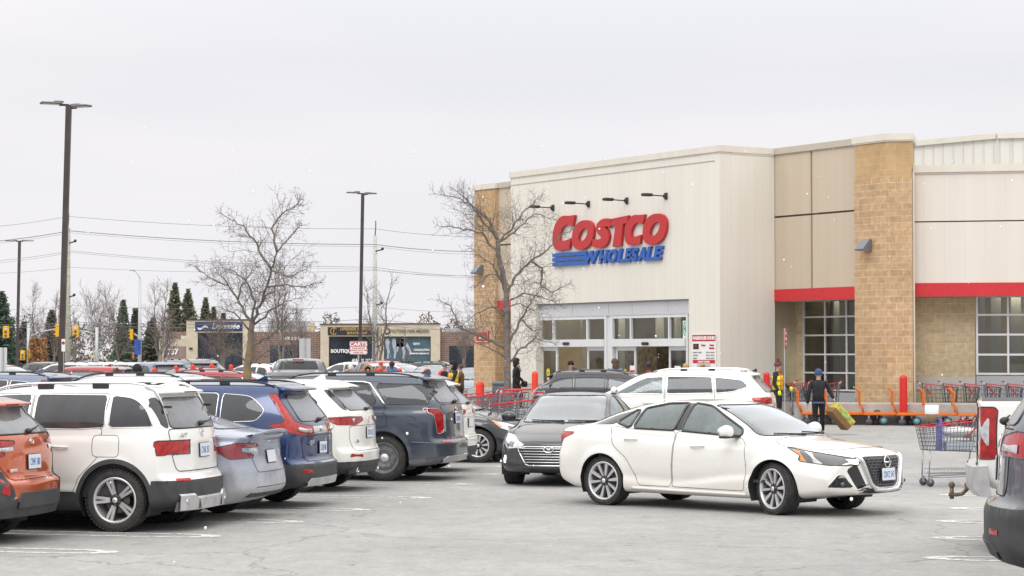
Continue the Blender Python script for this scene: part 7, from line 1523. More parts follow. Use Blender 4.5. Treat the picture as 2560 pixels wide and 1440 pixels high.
# ---------------------------------------------------------------- sedans seen from the front
def front_sedan(kind):
 el = kind == 'elantra'
 rt = mk('sedan', 'charcoal sedan driving toward the viewer with horizontal chrome grille bars' if el else 'black sedan parked nose out past the slate SUV', 'car')
 P_ = P_BLACKC if el else P_BLACK
 S = sedan_spec(wb=2.70, ro=.98, fo=.88, W=1.80, H=1.44, beltz=.98, R=.325, arch=.37, paint=P_, wheel='ten', fplan=.34)
 S['top'] = [(-.98, 1.05), (-.6, 1.09), (-.3, 1.13), (.3, 1.30), (.8, 1.415), (1.2, 1.44), (1.6, 1.40), (1.95, 1.27), (2.66, .965), (2.85, .93), (3.2, .86), (3.46, .78), (3.58, .70)]
 S['front'] = [(0, .14), (.2, .03), (.32, 0), (.5, .02), (.66, .05), (.80, .20)]; S['bottom'] = [(-.98, .32), (0, .19), (2.7, .18), (3.3, .20), (3.58, .24)]
 gr = [(-.46, .62), (.46, .62), (.52, .60), (.36, .33), (-.36, .33), (-.52, .60)] if el else [(-.36, .66), (.36, .66), (.40, .60), (.26, .40), (-.26, .40), (-.40, .60)]
 F = base_feats(S, [([(-.02, 1.05, .01), (.52, 1.02, .02), (.60, 1.31, .02), (.3, 1.24, .05)], CARG), ([(.58, 1.02, .02), (1.12, 1.0, .02), (1.18, 1.385, .02), (.70, 1.33, .03)], CARG), ([(1.20, 1.0, .02), (1.25, 1.385, .02), (1.6, 1.33, .1), (2.22, 1.0, .04)], CARG)],
  [[(.10, 1.05), (1.15, 1.0), (1.1, .32), (.58, .32), (.44, .62), (.2, .82)], [(1.17, 1.0), (2.25, .96), (2.30, .32), (1.12, .32)]],
  ([(-.67, .975), (.67, .975), (.55, 1.385), (-.55, 1.385)], (1.35, 2.9)), ([(-.58, 1.10), (.58, 1.10), (.50, 1.35), (-.50, 1.35)], (-.6, .8), CARG), extra=[
  dict(n='head_lamp', p='dF', poly=dg(1, [(2.98, .87, .83), (3.36, .74, .76), (3.52, .44, .665), (3.56, .46, .60), (3.40, .74, .58), (3.16, .84, .66)]), m=CLEARL, r=.02, trim=(HEADD, .008)),
  dict(n='tail_lamp', p='dR', poly=dg(0, [(-.52, .88, .95), (-.86, .70, .93), (-.90, .40, .92), (-.90, .40, .82), (-.66, .86, .80)]), m=REDL, r=.01),
  dict(n='grille', p='front', poly=gr, m=mat('grille_black'), r=.02, xr=(2.9, 3.9), trim=(CHROME, .013, .004)),
  dict(n='lower_intake', p='front', poly=[(-.45, .29), (.45, .29), (.40, .22), (-.40, .22)], m=BLACK, r=.01, xr=(2.9, 3.9)),
  dict(n='hood', p='top', poly=[(2.66, -.62), (2.66, .62), (2.9, .70), (3.3, .62), (3.46, .40), (3.50, 0), (3.46, -.40), (3.3, -.62), (2.9, -.70)], m=P_, r=.05, trim=(SEAM, .003))])
 sh = build_vehicle(rt, S, F)
 hz_ = [(.38+i*.042) for i in range(6)] if el else [.45, .50, .55, .60]
 for z in hz_:
  hwid = .36+.13*(z-.33)/.27 if el else .26+.12*(z-.40)/.26
  b = MB(); q = [sh.pt('front', y, z, 1, .012) for y in np.linspace(-hwid, hwid, 15)]; q = [p for p in q if p is not None]; b.tube(q, .0075, 5); b.build('grille_bar', CHROME, rt)
 badge_ring(sh, 'front', 0, .575 if el else .64, .075, rt, 'oval', off=.03)
 for sd in (-1, 1):
  b = MB(); sh.patch(b, 'dF', rpoly(dg(1, [(3.32, .76, .70), (3.42, .66, .68), (3.46, .66, .61), (3.36, .78, .62)]), .01), .004, 0, sd); b.build('lamp_projector', HEADD, rt)
  if el: b = MB(); q = [sh.pt('dF', dg(1, [(3.40, .76, 0)])[0][0], z, sd, .008) for z in (.36, .42, .48)]; b.tube(q, [.012, .022, .012], 8); b.build('running_lamp', DRL, rt)
  else: b = MB(); sh.patch(b, 'dF', rpoly(dg(1, [(3.2, .82, .44), (3.50, .60, .42), (3.48, .62, .34), (3.3, .80, .35)]), .02), .004, 0, sd); b.build('fog_recess', SIL, rt)
  if not el: b = MB(); sh.patch(b, 'dF', rpoly(dg(1, [(3.02, .86, .82), (3.12, .84, .80), (3.22, .82, .68), (3.14, .84, .68)]), .01), .005, 0, sd); b.build('indicator', AMBER, rt)
 wiper(sh, 'front', (.05, .985), (-.50, 1.0), rt, off=.012); wiper(sh, 'front', (.60, .985), (.10, 1.0), rt, off=.012); mirror_obj(sh, 2.12, 1.0, rt, P_); handle(sh, [(.50, .86), (1.5, .84)], rt, P_); return rt
# ---------------------------------------------------------------- other SUVs of the middle distance
def car_atlas():
 rt = mk('suv', 'long white SUV with silver window line driving behind the white sedan', 'SUV')
 S = suv_spec(wb=2.98, ro=1.0, fo=.95, W=1.95, H=1.74, beltz=1.20, R=.38, arch=.43, paint=P_WHITE, wheel='five')
 S['top'] = [(-1.0, 1.66), (-.6, 1.72), (.3, 1.74), (1.3, 1.73), (1.9, 1.66), (2.90, 1.19), (3.1, 1.15), (3.6, 1.08), (3.93, .95)]
 S['rear'] = [(0, .16), (.28, .06), (.42, .0), (.62, .0), (.68, .06), (1.1, .10), (1.20, .14), (1.56, .46), (1.8, .56)]
 F = base_feats(S, [([(-.44, 1.36, .03), (-.28, 1.50, .06), (.30, 1.56, .02), (.26, 1.22, .02), (-.10, 1.25, .08)], CARGD), ([(.33, 1.22, .02), (.37, 1.565, .02), (1.34, 1.575, .02), (1.34, 1.20, .02)], CARGD), ([(1.44, 1.20, .02), (1.44, 1.57, .02), (1.85, 1.54, .1), (2.52, 1.20, .04)], CARG)],
  [[(.315, 1.60), (1.38, 1.60), (1.38, .42), (.55, .42), (.46, .68), (.28, .92)], [(1.40, 1.60), (1.9, 1.58), (2.56, 1.17), (2.56, .42), (1.40, .42)]],
  ([(-.68, 1.20), (.68, 1.20), (.60, 1.66), (-.60, 1.66)], (1.5, 3.3)), ([(-.68, 1.24), (.68, 1.24), (.56, 1.58), (-.56, 1.58)], (-2, 0), CARGR), wm=CHROME, extra=[
  dict(n='tail_lamp', p='dR', poly=dg(0, [(-.50, .95, 1.12), (-.90, .78, 1.14), (-.94, .45, 1.12), (-.94, .45, .98), (-.6, .93, .98)]), m=REDL, r=.02), dict(n='head_lamp', p='dF', poly=dg(1, [(3.35, .90, 1.0), (3.78, .60, .98), (3.84, .5, .84), (3.45, .88, .84)]), m=CLEARL, r=.02)])
 sh = build_vehicle(rt, S, F); rails(sh, -.35, 1.7, .66, rt, CHROME, .045, .03, .1); fin(sh, -.45, rt, TRIMB, .8); tail_common(rt, S, sh, None, .9, 1.05, 'ring', ((-.02, 1.25), (-.45, 1.28)), (1.62, .12, .62, .0)); mirror_obj(sh, 2.5, 1.22, rt, P_WHITE); handle(sh, [(.70, 1.0), (1.75, 1.0)], rt, P_WHITE); return rt
def car_cad():
 rt = mk('suv', 'black crossover with upright corner tail lamps stopped by the store entrance', 'SUV')
 S = suv_spec(wb=2.86, ro=.98, fo=.95, W=1.90, H=1.67, beltz=1.16, R=.375, arch=.42, paint=P_BLACK, wheel='ten')
 S['rear'] = [(0, .14), (.30, .05), (.46, .0), (.70, .03), (1.14, .14), (1.48, .62), (1.8, .72)]; S['rzone'] = 1.3
 w_ = suv_windows(1.19, -.38, 1.1, 2.1, 1.49, .06); F = base_feats(S, w_, suv_doors(S, 1.16, -.30, 1.1, 2.1), ([(-.66, 1.17), (.66, 1.17), (.58, 1.58), (-.58, 1.58)], (1.4, 3.2)), ([(-.62, 1.20), (.62, 1.20), (.52, 1.46), (-.52, 1.46)], (-2, .4), CARGR), extra=[
  dict(n='tail_lamp', p='dR', poly=dg(0, [(-.30, .93, 1.15), (-.72, .86, 1.14), (-.93, .70, .98), (-.98, .62, .50), (-.93, .68, .50), (-.86, .80, .95), (-.66, .90, 1.06)]), m=REDL, r=.02, trim=(CLEARL, .006))])
 sh = build_vehicle(rt, S, F); rails(sh, -.2, 1.6, .62, rt, TRIMB, .035); tail_common(rt, S, sh, None, .9, 1.0, 'ring', None, (1.50, .12, .58, .0)); fin(sh, .2, rt, P_BLACK); mirror_obj(sh, 2.1, 1.18, rt, P_BLACK); return rt
# ---------------------------------------------------------------- pickups
def pickup(label, P_, lit=False, chrome=True):
 rt = mk('pickup_truck', label, 'pickup')
 S = suv_spec(wb=3.6, ro=1.15, fo=.95, W=2.0, H=1.93, beltz=1.32, R=.40, arch=.47, paint=P_, wheel='five', rplan=.06, rzone=.3, endr=.035, flare=.03, rpw=5)
 S['top'] = [(-1.15, 1.38), (-.3, 1.385), (.70, 1.385), (.735, 1.40), (.80, 1.80), (.88, 1.89), (1.2, 1.93), (2.0, 1.93), (2.5, 1.84), (3.3, 1.35), (3.5, 1.30), (4.2, 1.24), (4.45, 1.16), (4.55, 1.05)]
 S['belt'] = [(-1.15, 1.36), (.7, 1.36), (.9, 1.34), (3.2, 1.26), (4.2, 1.16), (4.55, .95)]; S['roofw'] = [(-1.15, .90), (.7, .90), (.82, .76), (2.5, .74), (3.3, .74), (4.55, .62)]; S['crown'] = [(-1.15, .012), (.7, .012), (.9, .05), (2.5, .06), (4.55, .06)]
 S['rear'] = [(0, .06), (.5, .02), (.9, 0), (1.36, .01), (2, .01)]; S['bottom'] = [(-1.15, .62), (-.6, .50), (0, .42), (3.6, .36), (4.55, .40)]; S['creases'] = []; S['hw'] = [(-1.15, .985), (4.2, .99), (4.55, .90)]; S['beltw'] = [(-1.15, .965), (4.0, .94), (4.55, .84)]
 S['cab'] = (.95, 3.4); S['seats'] = [(2.3, 2), (1.35, 3)]; S['floorz'] = .6
 F = base_feats(S, [([(.98, 1.38, .03), (1.02, 1.78, .05), (1.80, 1.80, .02), (1.80, 1.36, .02)], CARGD), ([(1.90, 1.36, .02), (1.90, 1.80, .02), (2.35, 1.78, .1), (2.95, 1.34, .04)], CARG)],
  [[(.90, 1.83), (1.845, 1.83), (1.845, .52), (.90, .52)], [(1.86, 1.83), (2.4, 1.82), (3.05, 1.28), (3.05, .52), (1.86, .52)]],
  ([(-.68, 1.36), (.68, 1.36), (.60, 1.86), (-.60, 1.86)], (2.2, 3.7)), ([(-.70, 1.45), (.70, 1.45), (.64, 1.82), (-.64, 1.82)], (.5, 1.1), CARGD), extra=[
  dict(n='tail_lamp', p='dR', poly=dg(0, [(-.95, .98, 1.32), (-1.14, .84, 1.32), (-1.14, .84, .86), (-.95, .98, .86)]), m=REDL, r=.04, trim=(TRIMB, .006)),
  dict(n='tailgate', p='rear', poly=[(-.78, .80), (.78, .80), (.78, 1.34), (-.78, 1.34)], m=P_, r=.03, xr=(-2, -.9), trim=(SEAM, .006)), dict(n='head_lamp', p='dF', poly=dg(1, [(4.2, .95, 1.10), (4.5, .7, 1.10), (4.5, .7, .85), (4.2, .95, .85)]), m=CLEARL, r=.02),
  dict(n='bed_cover', p='top', poly=[(-1.09, -.88), (-1.09, .88), (.66, .88), (.66, -.88)], m=BLACK, r=.03, xr=(-1.2, .8))])
 sh = build_vehicle(rt, S, F)
 b = MB(); n = 16; vs = []
 for y in np.linspace(-1.0, 1.0, n+1): x0 = -1.20+.10*abs(y)**3; vs += [(x0+.06, y, .80), (x0-.05, y, .79), (x0-.05, y, .60), (x0+.0, y, .53), (x0+.1, y, .52)]
 b.add(vs, [(5*i+j, 5*i+5+j, 5*i+5+j+1, 5*i+j+1) for i in range(n) for j in range(4)]+[(0, 1, 2, 3, 4), tuple(5*n+j for j in (4, 3, 2, 1, 0))], smooth=False); b.build('bumper', SIL if chrome else P_, rt)
 b = MB(); b.box((.70, 0, 1.875), (.06, .36, .05)); b.build('brake_lamp', REDL, rt); b = MB(); b.box((-1.145, 0, 1.20), (.03, .25, .07), bev=.01); b.build('tailgate_handle', BLACK, rt)
 mirror_obj(sh, 2.95, 1.34, rt, P_, sc=1.35); plate_obj(S, sh, 'rear', 0, .72, rt, None, off=.09)
 for sd in (-1, 1):
  b = MB(); sh.patch(b, 'dR', rpoly(dg(0, [(-1.0, .96, 1.22), (-1.10, .88, 1.22), (-1.10, .88, .98), (-1.0, .96, .98)]), .01), .006, 0, sd); b.build('lamp_core', DRL if lit else CLEARL, rt)
 if lit:
  for i in range(3): b = MB(); q = sh.pt('rear', .52, 1.55+.08*i, 1, .01); b.ball(q, .012); b.build('window_sticker', WHITE, rt)
 return rt, sh, S
# ================================================================= people
SKIN = mat('skin', (.50, .30, .22), .6); SKIND = mat('dark_skin', (.10, .055, .04), .6); HAIRB = mat('brown_hair', (.10, .055, .035), .7, nz=.4, nscale=30); HAIRK = mat('black_hair', (.012, .011, .012), .6); HAIRW = mat('white_hair', (.55, .54, .53), .7); HAIRT = mat('fair_hair', (.34, .20, .09), .7, nz=.3, nscale=30)
C_BLK = mat('black_cloth', (.018, .018, .022), .85, nz=.4, nscale=14, bump=.5); C_NAVY = mat('navy_cloth', (.010, .011, .017), .85, nz=.3, nscale=9, bump=.4); C_BLUE = mat('blue_jacket', (.035, .13, .34), .7, nz=.3, nscale=9, bump=.4); C_JEAN = mat('denim', (.16, .28, .42), .85, nz=.3); C_BRN = mat('brown_jacket', (.15, .08, .04), .85, nz=.3, nscale=9); HIVIS = mat('hivis_yellow', (.72, .82, .02), .6, nz=.1); HIOR = mat('hivis_orange', (.85, .22, .04), .6); FUR = mat('tan_fur', (.40, .28, .16), .95, nz=.5, nscale=40, bump=1); C_GRY = mat('grey_cloth', (.16, .165, .18), .85); C_MAR = mat('maroon_knit', (.16, .02, .04), .9, nz=.4, nscale=25, bump=.5)
def skin_mesh(name, V, E, Rr, m, parent, sub=1):
 me = bpy.data.meshes.new(name); me.from_pydata([tuple(v) for v in V], E, []); o = bpy.data.objects.new(name, me); COL.objects.link(o); o.modifiers.new('s', 'SKIN'); sl = me.skin_vertices[0].data
 for i, r_ in enumerate(Rr): sl[i].radius = (r_, r_) if not hasattr(r_, '__len__') else r_
 sl[0].use_root = True; md = o.modifiers.new('u', 'SUBSURF'); md.levels = sub
 dg_ = bpy.context.evaluated_depsgraph_get(); dg_.update(); nm = bpy.data.meshes.new_from_object(o.evaluated_get(dg_)); bpy.data.objects.remove(o); bpy.data.meshes.remove(me); nm.materials.clear(); nm.materials.append(m); nm.name = name
 nm.polygons.foreach_set('use_smooth', [True]*len(nm.polygons)); q = bpy.data.objects.new(name, nm); COL.objects.link(q); q.parent = parent; return q
def person(label, loc, rz, Ht=1.75, top=None, bot=None, head='hair', hair=None, skin=None, pose=None, extra=None, grp=None, coat=.0, shoes=None):
 """faces local +x; joints in metres for a 1.75 m figure"""
 k = Ht/1.75; skin = skin or SKIN; top = top or C_BLK; bot = bot or C_BLK
 J = dict(pel=(0, 0, .95), wai=(0, 0, 1.10), che=(0, 0, 1.32), nb=(-.01, 0, 1.46), nk=(.005, 0, 1.53), hd=(.025, 0, 1.60), ht=(.015, 0, 1.68))
 for s, n in ((1, 'L'), (-1, 'R')):
  J.update({'sh'+n: (0, s*.175, 1.42), 'el'+n: (-.02, s*.22, 1.13), 'wr'+n: (.06, s*.22, .88), 'hi'+n: (0, s*.09, .92), 'kn'+n: (.02, s*.095, .50), 'an'+n: (-.02, s*.095, .09), 'to'+n: (.14, s*.10, .035)})
 J.update(pose or {}); J = {a: Vector(v)*k for a, v in J.items()}; o = empty('person', loc, rz, label, 'person', grp)
 V, E, Rd = [], [], []
 def add(p, r_, par=None): V.append(p); Rd.append(r_*k); (E.append((par, len(V)-1)) if par is not None else None); return len(V)-1
 pel = add(J['pel'], (.13)); wa = add(J['wai'], .115, pel); ch = add(J['che'], .10, wa); nb = add(J['nb'], .075, ch); nk = add(J['nk'], .052, nb); hd = add(J['hd'], .078, nk); ht = add(J['ht'], .082, hd)
 add(J['hd']+Vector((.088, 0, .022))*k, .014, hd)          # nose
 for n, s in (('L', 1), ('R', -1)):
  a = add(J['sh'+n], .045, ch); b = add(J['el'+n], .030, a); w_ = add(J['wr'+n], .028, b); d = (J['wr'+n]-J['el'+n]).normalized(); lat = d.cross(Vector((0, s, 0.2))).normalized(); pm = add(J['wr'+n]+d*.07*k, .032, w_)
  for i in range(4): t = (i-1.5)*.021; f1 = add(J['wr'+n]+(d*.12+lat*t)*k, .010, pm); add(J['wr'+n]+(d*(.17-.012*abs(i-1.3))+lat*t*1.1+Vector((.0, -s*.018, 0)))*k, .008, f1)
  f1 = add(J['wr'+n]+(d*.06+lat*.045)*k, .011, pm); add(J['wr'+n]+(d*.10+lat*.06)*k, .009, f1)
  h = add(J['hi'+n], .07, pel); kn = add(J['kn'+n], .045, h); an = add(J['an'+n], .038, kn); add(J['to'+n], .032, an)
 skin_mesh('body', V, E, Rd, skin, o)
 def loft(mb, secs, n=18):
  vs = []; fs = []
  for c, rx, ry in secs:
   for j in range(n): t = 2*PI*j/n; vs.append(c+Vector((rx*math.copysign(abs(math.cos(t))**.85, math.cos(t)), ry*math.copysign(abs(math.sin(t))**.85, math.sin(t)), 0))*k)
  for i in range(len(secs)-1):
   for j in range(n): fs.append((i*n+j, i*n+(j+1) % n, (i+1)*n+(j+1) % n, (i+1)*n+j))
  fs.append(tuple(range(n))[::-1]); fs.append(tuple((len(secs)-1)*n+j for j in range(n))); mb.add(vs, fs, 0, True)
 U = Vector((0, 0, 1))*k; pv, wv, cv, nv = J['pel'], J['wai'], J['che'], J['nb']; g_ = .012*(coat > .2); jm = MB()
 secs = ([(pv-U*(.08+coat), .15, .19)] if coat > .2 else [])+[(pv-U*.06, .125+g_, .172+g_), (wv, .118+g_, .158+g_), (wv.lerp(cv, .6), .128+g_, .172), (cv, .132, .188), (cv.lerp(nv, .55), .115, .198), (nv-U*.02, .085, .13), (nv+U*.04, .062, .066)]
 loft(jm, secs)
 for n in 'LR':
  a, e, w_ = J['sh'+n], J['el'+n], J['wr'+n]; sg = 1 if n == 'L' else -1; st_ = cv.lerp(nv, .45)+Vector((0, sg*.10, 0))*k; a2 = a+Vector((0, sg*.012, -.005))*k
  pts = [st_, a2, a2.lerp(e, .3), a2.lerp(e, .65), e, e.lerp(w_, .3), e.lerp(w_, .7), w_]; jm.tube(pts, [r_*k for r_ in (.075, .078, .068, .062, .058, .056, .048, .042)], 12)
 jm.build('jacket', top, o); tm = MB(); loft(tm, [(pv-U*.12, .11, .155), (pv, .12, .165), (wv-U*.02, .11, .15)])
 for n in 'LR': h, c, e = J['hi'+n], J['kn'+n], J['an'+n]; tm.tube([h+U*.02, h.lerp(c, .3), h.lerp(c, .7), c, c.lerp(e, .4), c.lerp(e, .95)], [r_*k for r_ in (.095, .092, .078, .070, .066, .058)], 12)
 tm.build('trousers', bot, o); J['loft'] = loft
 for n in 'LR': a, t = J['an'+n], J['to'+n]; skin_mesh('shoe', [a+Vector((-.03, 0, -.01))*k, a.lerp(t, .5)+Vector((0, 0, -.03))*k, t+Vector((.02, 0, .0))*k], [(0, 1), (1, 2)], [.048*k, .042*k, .034*k], shoes or BLACK, o)
 hc = (J['hd']+J['ht'])/2; ey = MB()
 for s in (-1, 1): ey.ball(tuple(hc+Vector((.072, s*.032, -.0))*k), .011*k, 8, k=5)
 ey.build('eyes', BLACK, o); mo = MB(); mo.ball(tuple(hc+Vector((.074, 0, -.075))*k), (.010*k, .024*k, .006*k), 8, k=5); mo.build('mouth', mat('lips', (.35, .12, .10), .6), o)
 for s in (-1, 1): e_ = MB(); e_.ball(tuple(hc+Vector((-.005, s*.083, -.01))*k), (.02*k, .012*k, .032*k), 8, k=5); e_.build('ear', skin, o)
 def cap(name, m, r_, off, open_=.5, zs=1.0):
  b = MB(); n, kk = 16, 10; vs = []; fs = []; c = hc+Vector(off)*k
  for i in range(kk+1):
   for j in range(n):
    a = 2*PI*j/n; ph = PI*i/kk*(.62 if abs(math.cos(a)-1) > open_ else .40) ; vs.append(c+Vector((r_*1.08*math.sin(ph)*math.cos(a), r_*math.sin(ph)*math.sin(a), r_*zs*math.cos(ph)+.02))*k)
  for i in range(kk):
   for j in range(n): fs.append((i*n+j, (i+1)*n+j, (i+1)*n+(j+1) % n, i*n+(j+1) % n))
  b.add(vs, fs, 0, True); return b.build(name, m, o)
 if head == 'hair': cap('hair', hair or HAIRB, .102, (-.012, 0, .0), .5, 1.15)
 if head == 'long': cap('hair', hair or HAIRB, .105, (-.012, 0, .0), .5, 1.15); b = MB(); b.ball(tuple(hc+Vector((-.06, 0, -.12))*k), (.07*k, .10*k, .20*k)); b.build('hair', hair or HAIRB, o)
 if head == 'bun': cap('hair', hair or HAIRB, .102, (-.012, 0, .0), .5, 1.1); b = MB(); b.ball(tuple(hc+Vector((-.09, 0, .09))*k), .05*k); b.build('hair_bun', hair or HAIRB, o)
 if head == 'beanie': cap('beanie', hair or C_NAVY, .112, (-.006, 0, .025), .3, 1.12)
 if head == 'pompom':
  cap('knit_hat', hair or C_MAR, .112, (-.006, 0, .03), .3, 1.15); b = MB(); b.ball(tuple(hc+Vector((-.0, 0, .20))*k), .045*k); b.build('pompom', hair or C_MAR, o); b = MB(); [b.tube([hc+Vector((.113*math.cos(a), .113*math.sin(a), z_))*k for a in np.linspace(0, 2*PI, 14, endpoint=False)], .009*k, 4, closed=True) for z_ in (.05, .09)]; b.build('hat_stripe', C_GRY, o)
 if head == 'cap': cap('cap', hair or C_BLK, .108, (-.006, 0, .035), .3, 1.0); b = MB(); b.ball(tuple(hc+Vector((.12, 0, .06))*k), (.07*k, .07*k, .012*k)); b.build('cap_peak', hair or C_BLK, o)
 if head in ('hood', 'fur'):
  cap('hood', top if hair is None else hair, .128, (-.02, 0, .0), .45, 1.22); b = MB(); b.ball(tuple(hc+Vector((-.045, 0, -.08))*k), (.10*k, .12*k, .13*k)); b.build('hood_collar', top if hair is None else hair, o)
 if head == 'fur': b = MB(); b.tube([hc+Vector((.055+.01*math.sin(3*a), .145*math.cos(a), .155*math.sin(a)-.01))*k for a in np.linspace(0, 2*PI, 20, endpoint=False)], [.05*k]*20, 8, closed=True); b.build('fur_trim', FUR, o)
 if extra: extra(o, J, k)
 return o
def vest(o, J, k):
 U = Vector((0, 0, 1))*k; pv, wv, cv, nv = J['pel'], J['wai'], J['che'], J['nb']; f = lambda a, g: (pv.lerp(nv, a), .128+g, .178+g+.012*(a > .6)); m = MB(); J['loft'](m, [f(.02, .012), f(.3, .008), f(.55, .012), f(.8, .012), (nv-U*.035, .09, .12)]); m.build('safety_vest', HIVIS, o)
 m = MB()
 for a in (.22, .52): J['loft'](m, [f(a, .018), f(a+.09, .018)])
 for s in (-1, 1):
  for sx in (-1, 1): m.tube([pv.lerp(nv, .05)+Vector((sx*.135, s*.085, 0))*k, cv+Vector((sx*.145, s*.085, 0))*k, nv+Vector((sx*.075, s*.075, 0))*k], .016*k, 5)
 m.build('reflective_tape', HIOR, o)
WALKP = dict(knL=(.16, .095, .52), anL=(.12, .095, .12), toL=(.27, .1, .05), knR=(-.02, -.095, .50), anR=(-.24, -.095, .15), toR=(-.14, -.1, .04), elL=(.02, .23, 1.14), wrL=(.20, .16, 1.0), elR=(-.06, -.24, 1.14), wrR=(.12, -.20, .93))
def pp(px, D, z=0.0): q = at(px, 887, D); return (q.x, D, z)
def scarf(o, J, k): b = MB(); b.ball(tuple(J['nk']+Vector((.03, 0, -.02))*k), (.09*k, .09*k, .08*k)); b.tube([J['nk']+Vector((.08, .02, -.02))*k, J['che']+Vector((.16, .03, .0))*k], .035*k, 6); b.build('scarf', mat('tan_scarf', (.42, .34, .26), .9), o); b = MB(); b.box(tuple(J['wrL']+Vector((.05, .06, -.12))*k), (.22, .08, .2), bev=.03); b.build('sleeve_cuff', C_BLK, o)
person('person in a black hooded winter coat walking along the store front', pp(1291, 77.5, .15), -.15, 1.74, head='hood', skin=SKIND, pose=WALKP, extra=scarf, coat=.32)
def bn(o, J, k): b = MB(); J['loft'](b, [(J['pel']-Vector((0, 0, .11))*k, .125, .172), (J['pel']-Vector((0, 0, .05))*k, .13, .175)]); b.build('shirt_hem', mat('slate_shirt', (.07, .09, .19), .8), o)
nb_ = person('person in a navy beanie and black puffer jacket carrying a box, seen from behind', pp(2046, 57.2), PI/2-.12, 1.64, head='beanie', hair=mat('navy_knit', (.05, .08, .20), .9, nz=.3, nscale=30), top=C_BLK, bot=C_NAVY, extra=bn,
 pose=dict(elR=(.04, -.30, 1.20), wrR=(.02, -.40, .99), elL=(-.04, .27, 1.14), wrL=(.02, .30, .86), knL=(.05, .10, .50), anL=(-.08, .1, .12), knR=(.10, -.1, .52), anR=(.08, -.1, .09), toR=(.22, -.1, .04), shL=(0, .19, 1.42), shR=(0, -.19, 1.42)))
q = at(2102, 1040, 57.0); bx = empty('cardboard_box', q, 0, 'open brown and yellow printed fruit box held by the navy beanie person', 'box'); Q = Matrix.Rotation(.30, 4, 'Z') @ Matrix.Rotation(R(47), 4, 'Y')
m = MB(); m.box((0, 0, -.10), (.66, .40, .15), M=Q); m.build('tray', mat('brown_card', (.22, .12, .05), .85, nz=.15), bx); m = MB(); m.box((0, 0, .055), (.66, .405, .155), M=Q, bev=.005); m.build('printed_wrap', mat('yellow_print', (.55, .47, .08), .7, nz=.55, nscale=7), bx)
m = MB(); m.add([Q @ Vector((.22*math.cos(a), -.208, .055+.05*math.sin(a))) for a in np.linspace(0, 2*PI, 16, endpoint=False)], [tuple(range(16))]); m.add([Q @ Vector((.22*math.cos(a), .12*math.sin(a), .138)) for a in np.linspace(0, 2*PI, 16, endpoint=False)], [tuple(range(16))[::-1]]); m.build('green_print', mat('green_print', (.28, .46, .14), .7, nz=.5, nscale=14), bx)
def glv(o, J, k):
 vest(o, J, k)
 for n in 'LR': b = MB(); b.ball(tuple(J['wr'+n]+(J['wr'+n]-J['el'+n]).normalized()*.07*k), (.05*k, .05*k, .075*k)); b.build('work_glove', HIVIS, o)
person('worker in a striped pompom hat and yellow safety vest beside the tall red bollard', pp(1944, 64, .10), -.5, 1.72, head='pompom', extra=glv, pose=dict(elL=(.05, .26, 1.16), wrL=(.27, .24, 1.02), elR=(.0, -.27, 1.14), wrR=(.14, -.30, .93)))
HUG = dict(elL=(.10, .22, 1.16), wrL=(.30, .06, 1.18), elR=(.10, -.22, 1.16), wrR=(.30, -.06, 1.16))
person('person in a grey cap and black jacket at the left of the group of three', pp(1111, 79), -.3, 1.72, head='cap', hair=C_GRY, pose=HUG); person('person in a dark hood and yellow safety vest in the group of three', pp(1133, 77), PI+.5, 1.80, head='hood', hair=C_NAVY, extra=vest, pose=HUG); person('person in a brown jacket at the right of the group of three', pp(1152, 78), PI-.1, 1.70, top=C_BRN, head='hair', hair=HAIRB, pose=HUG)
person('white haired person in a blue jacket leaning forward by the CARTS sign', pp(889, 73), PI, 1.72, top=C_BLUE, bot=C_NAVY, head='hair', hair=HAIRW, pose=dict(che=(.08, 0, 1.32), nb=(.12, 0, 1.46), nk=(.15, 0, 1.52), hd=(.18, 0, 1.58), ht=(.18, 0, 1.66), shL=(.10, .175, 1.42), shR=(.10, -.175, 1.42), elL=(.22, .2, 1.18), wrL=(.46, .16, 1.12), elR=(.22, -.2, 1.18), wrR=(.46, -.16, 1.12)))
person('person with a thick tan fur hood facing the viewer', pp(920, 74), -PI/2, 1.66, head='fur', top=C_BLK, pose=HUG)
person('person in a bright blue jacket seen from behind, near the poster', pp(980, 80), PI/2+.3, 1.80, top=C_BLUE, bot=C_NAVY, head='hair', hair=HAIRK, skin=SKIND, pose=HUG)
person('person in a dark cap standing before the left entrance doors', pp(1427, 69.5, .15), -PI/2, 1.67, head='cap', top=C_BLK, extra=lambda o, J, k: None); person('person with long brown hair and denim jacket between the entrance doors', pp(1537, 68.3, .15), PI/2+.3, 1.77, head='long', top=C_JEAN); person('person with black tied hair and red scarf at the right doors', pp(1621, 67.2, .15), PI-.2, 1.66, head='bun', hair=HAIRK, skin=SKIND, top=mat('red_cloth', (.3, .02, .02), .8))
person('person in a tan cap below the hours board', pp(1715, 65.6, .15), PI/2, 1.61, head='cap', hair=mat('tan_cloth', (.42, .28, .13), .8), top=C_JEAN); person('person with a fair hair bun below the hours board', pp(1757, 65, .15), PI/2, 1.61, head='bun', hair=HAIRT, top=C_GRY)
person('person in a navy hooded coat above the white SUV roof', pp(343, 57), PI/2, 1.76, head='hood', hair=C_NAVY, top=C_NAVY); person('person with tied brown hair left of the navy hood', pp(291, 58), PI/2+.4, 1.69, head='bun', top=C_BLK); person('person in a red cap and yellow vest behind the far bollards', pp(952, 92), 0, 1.72, head='cap', hair=RED, extra=vest)
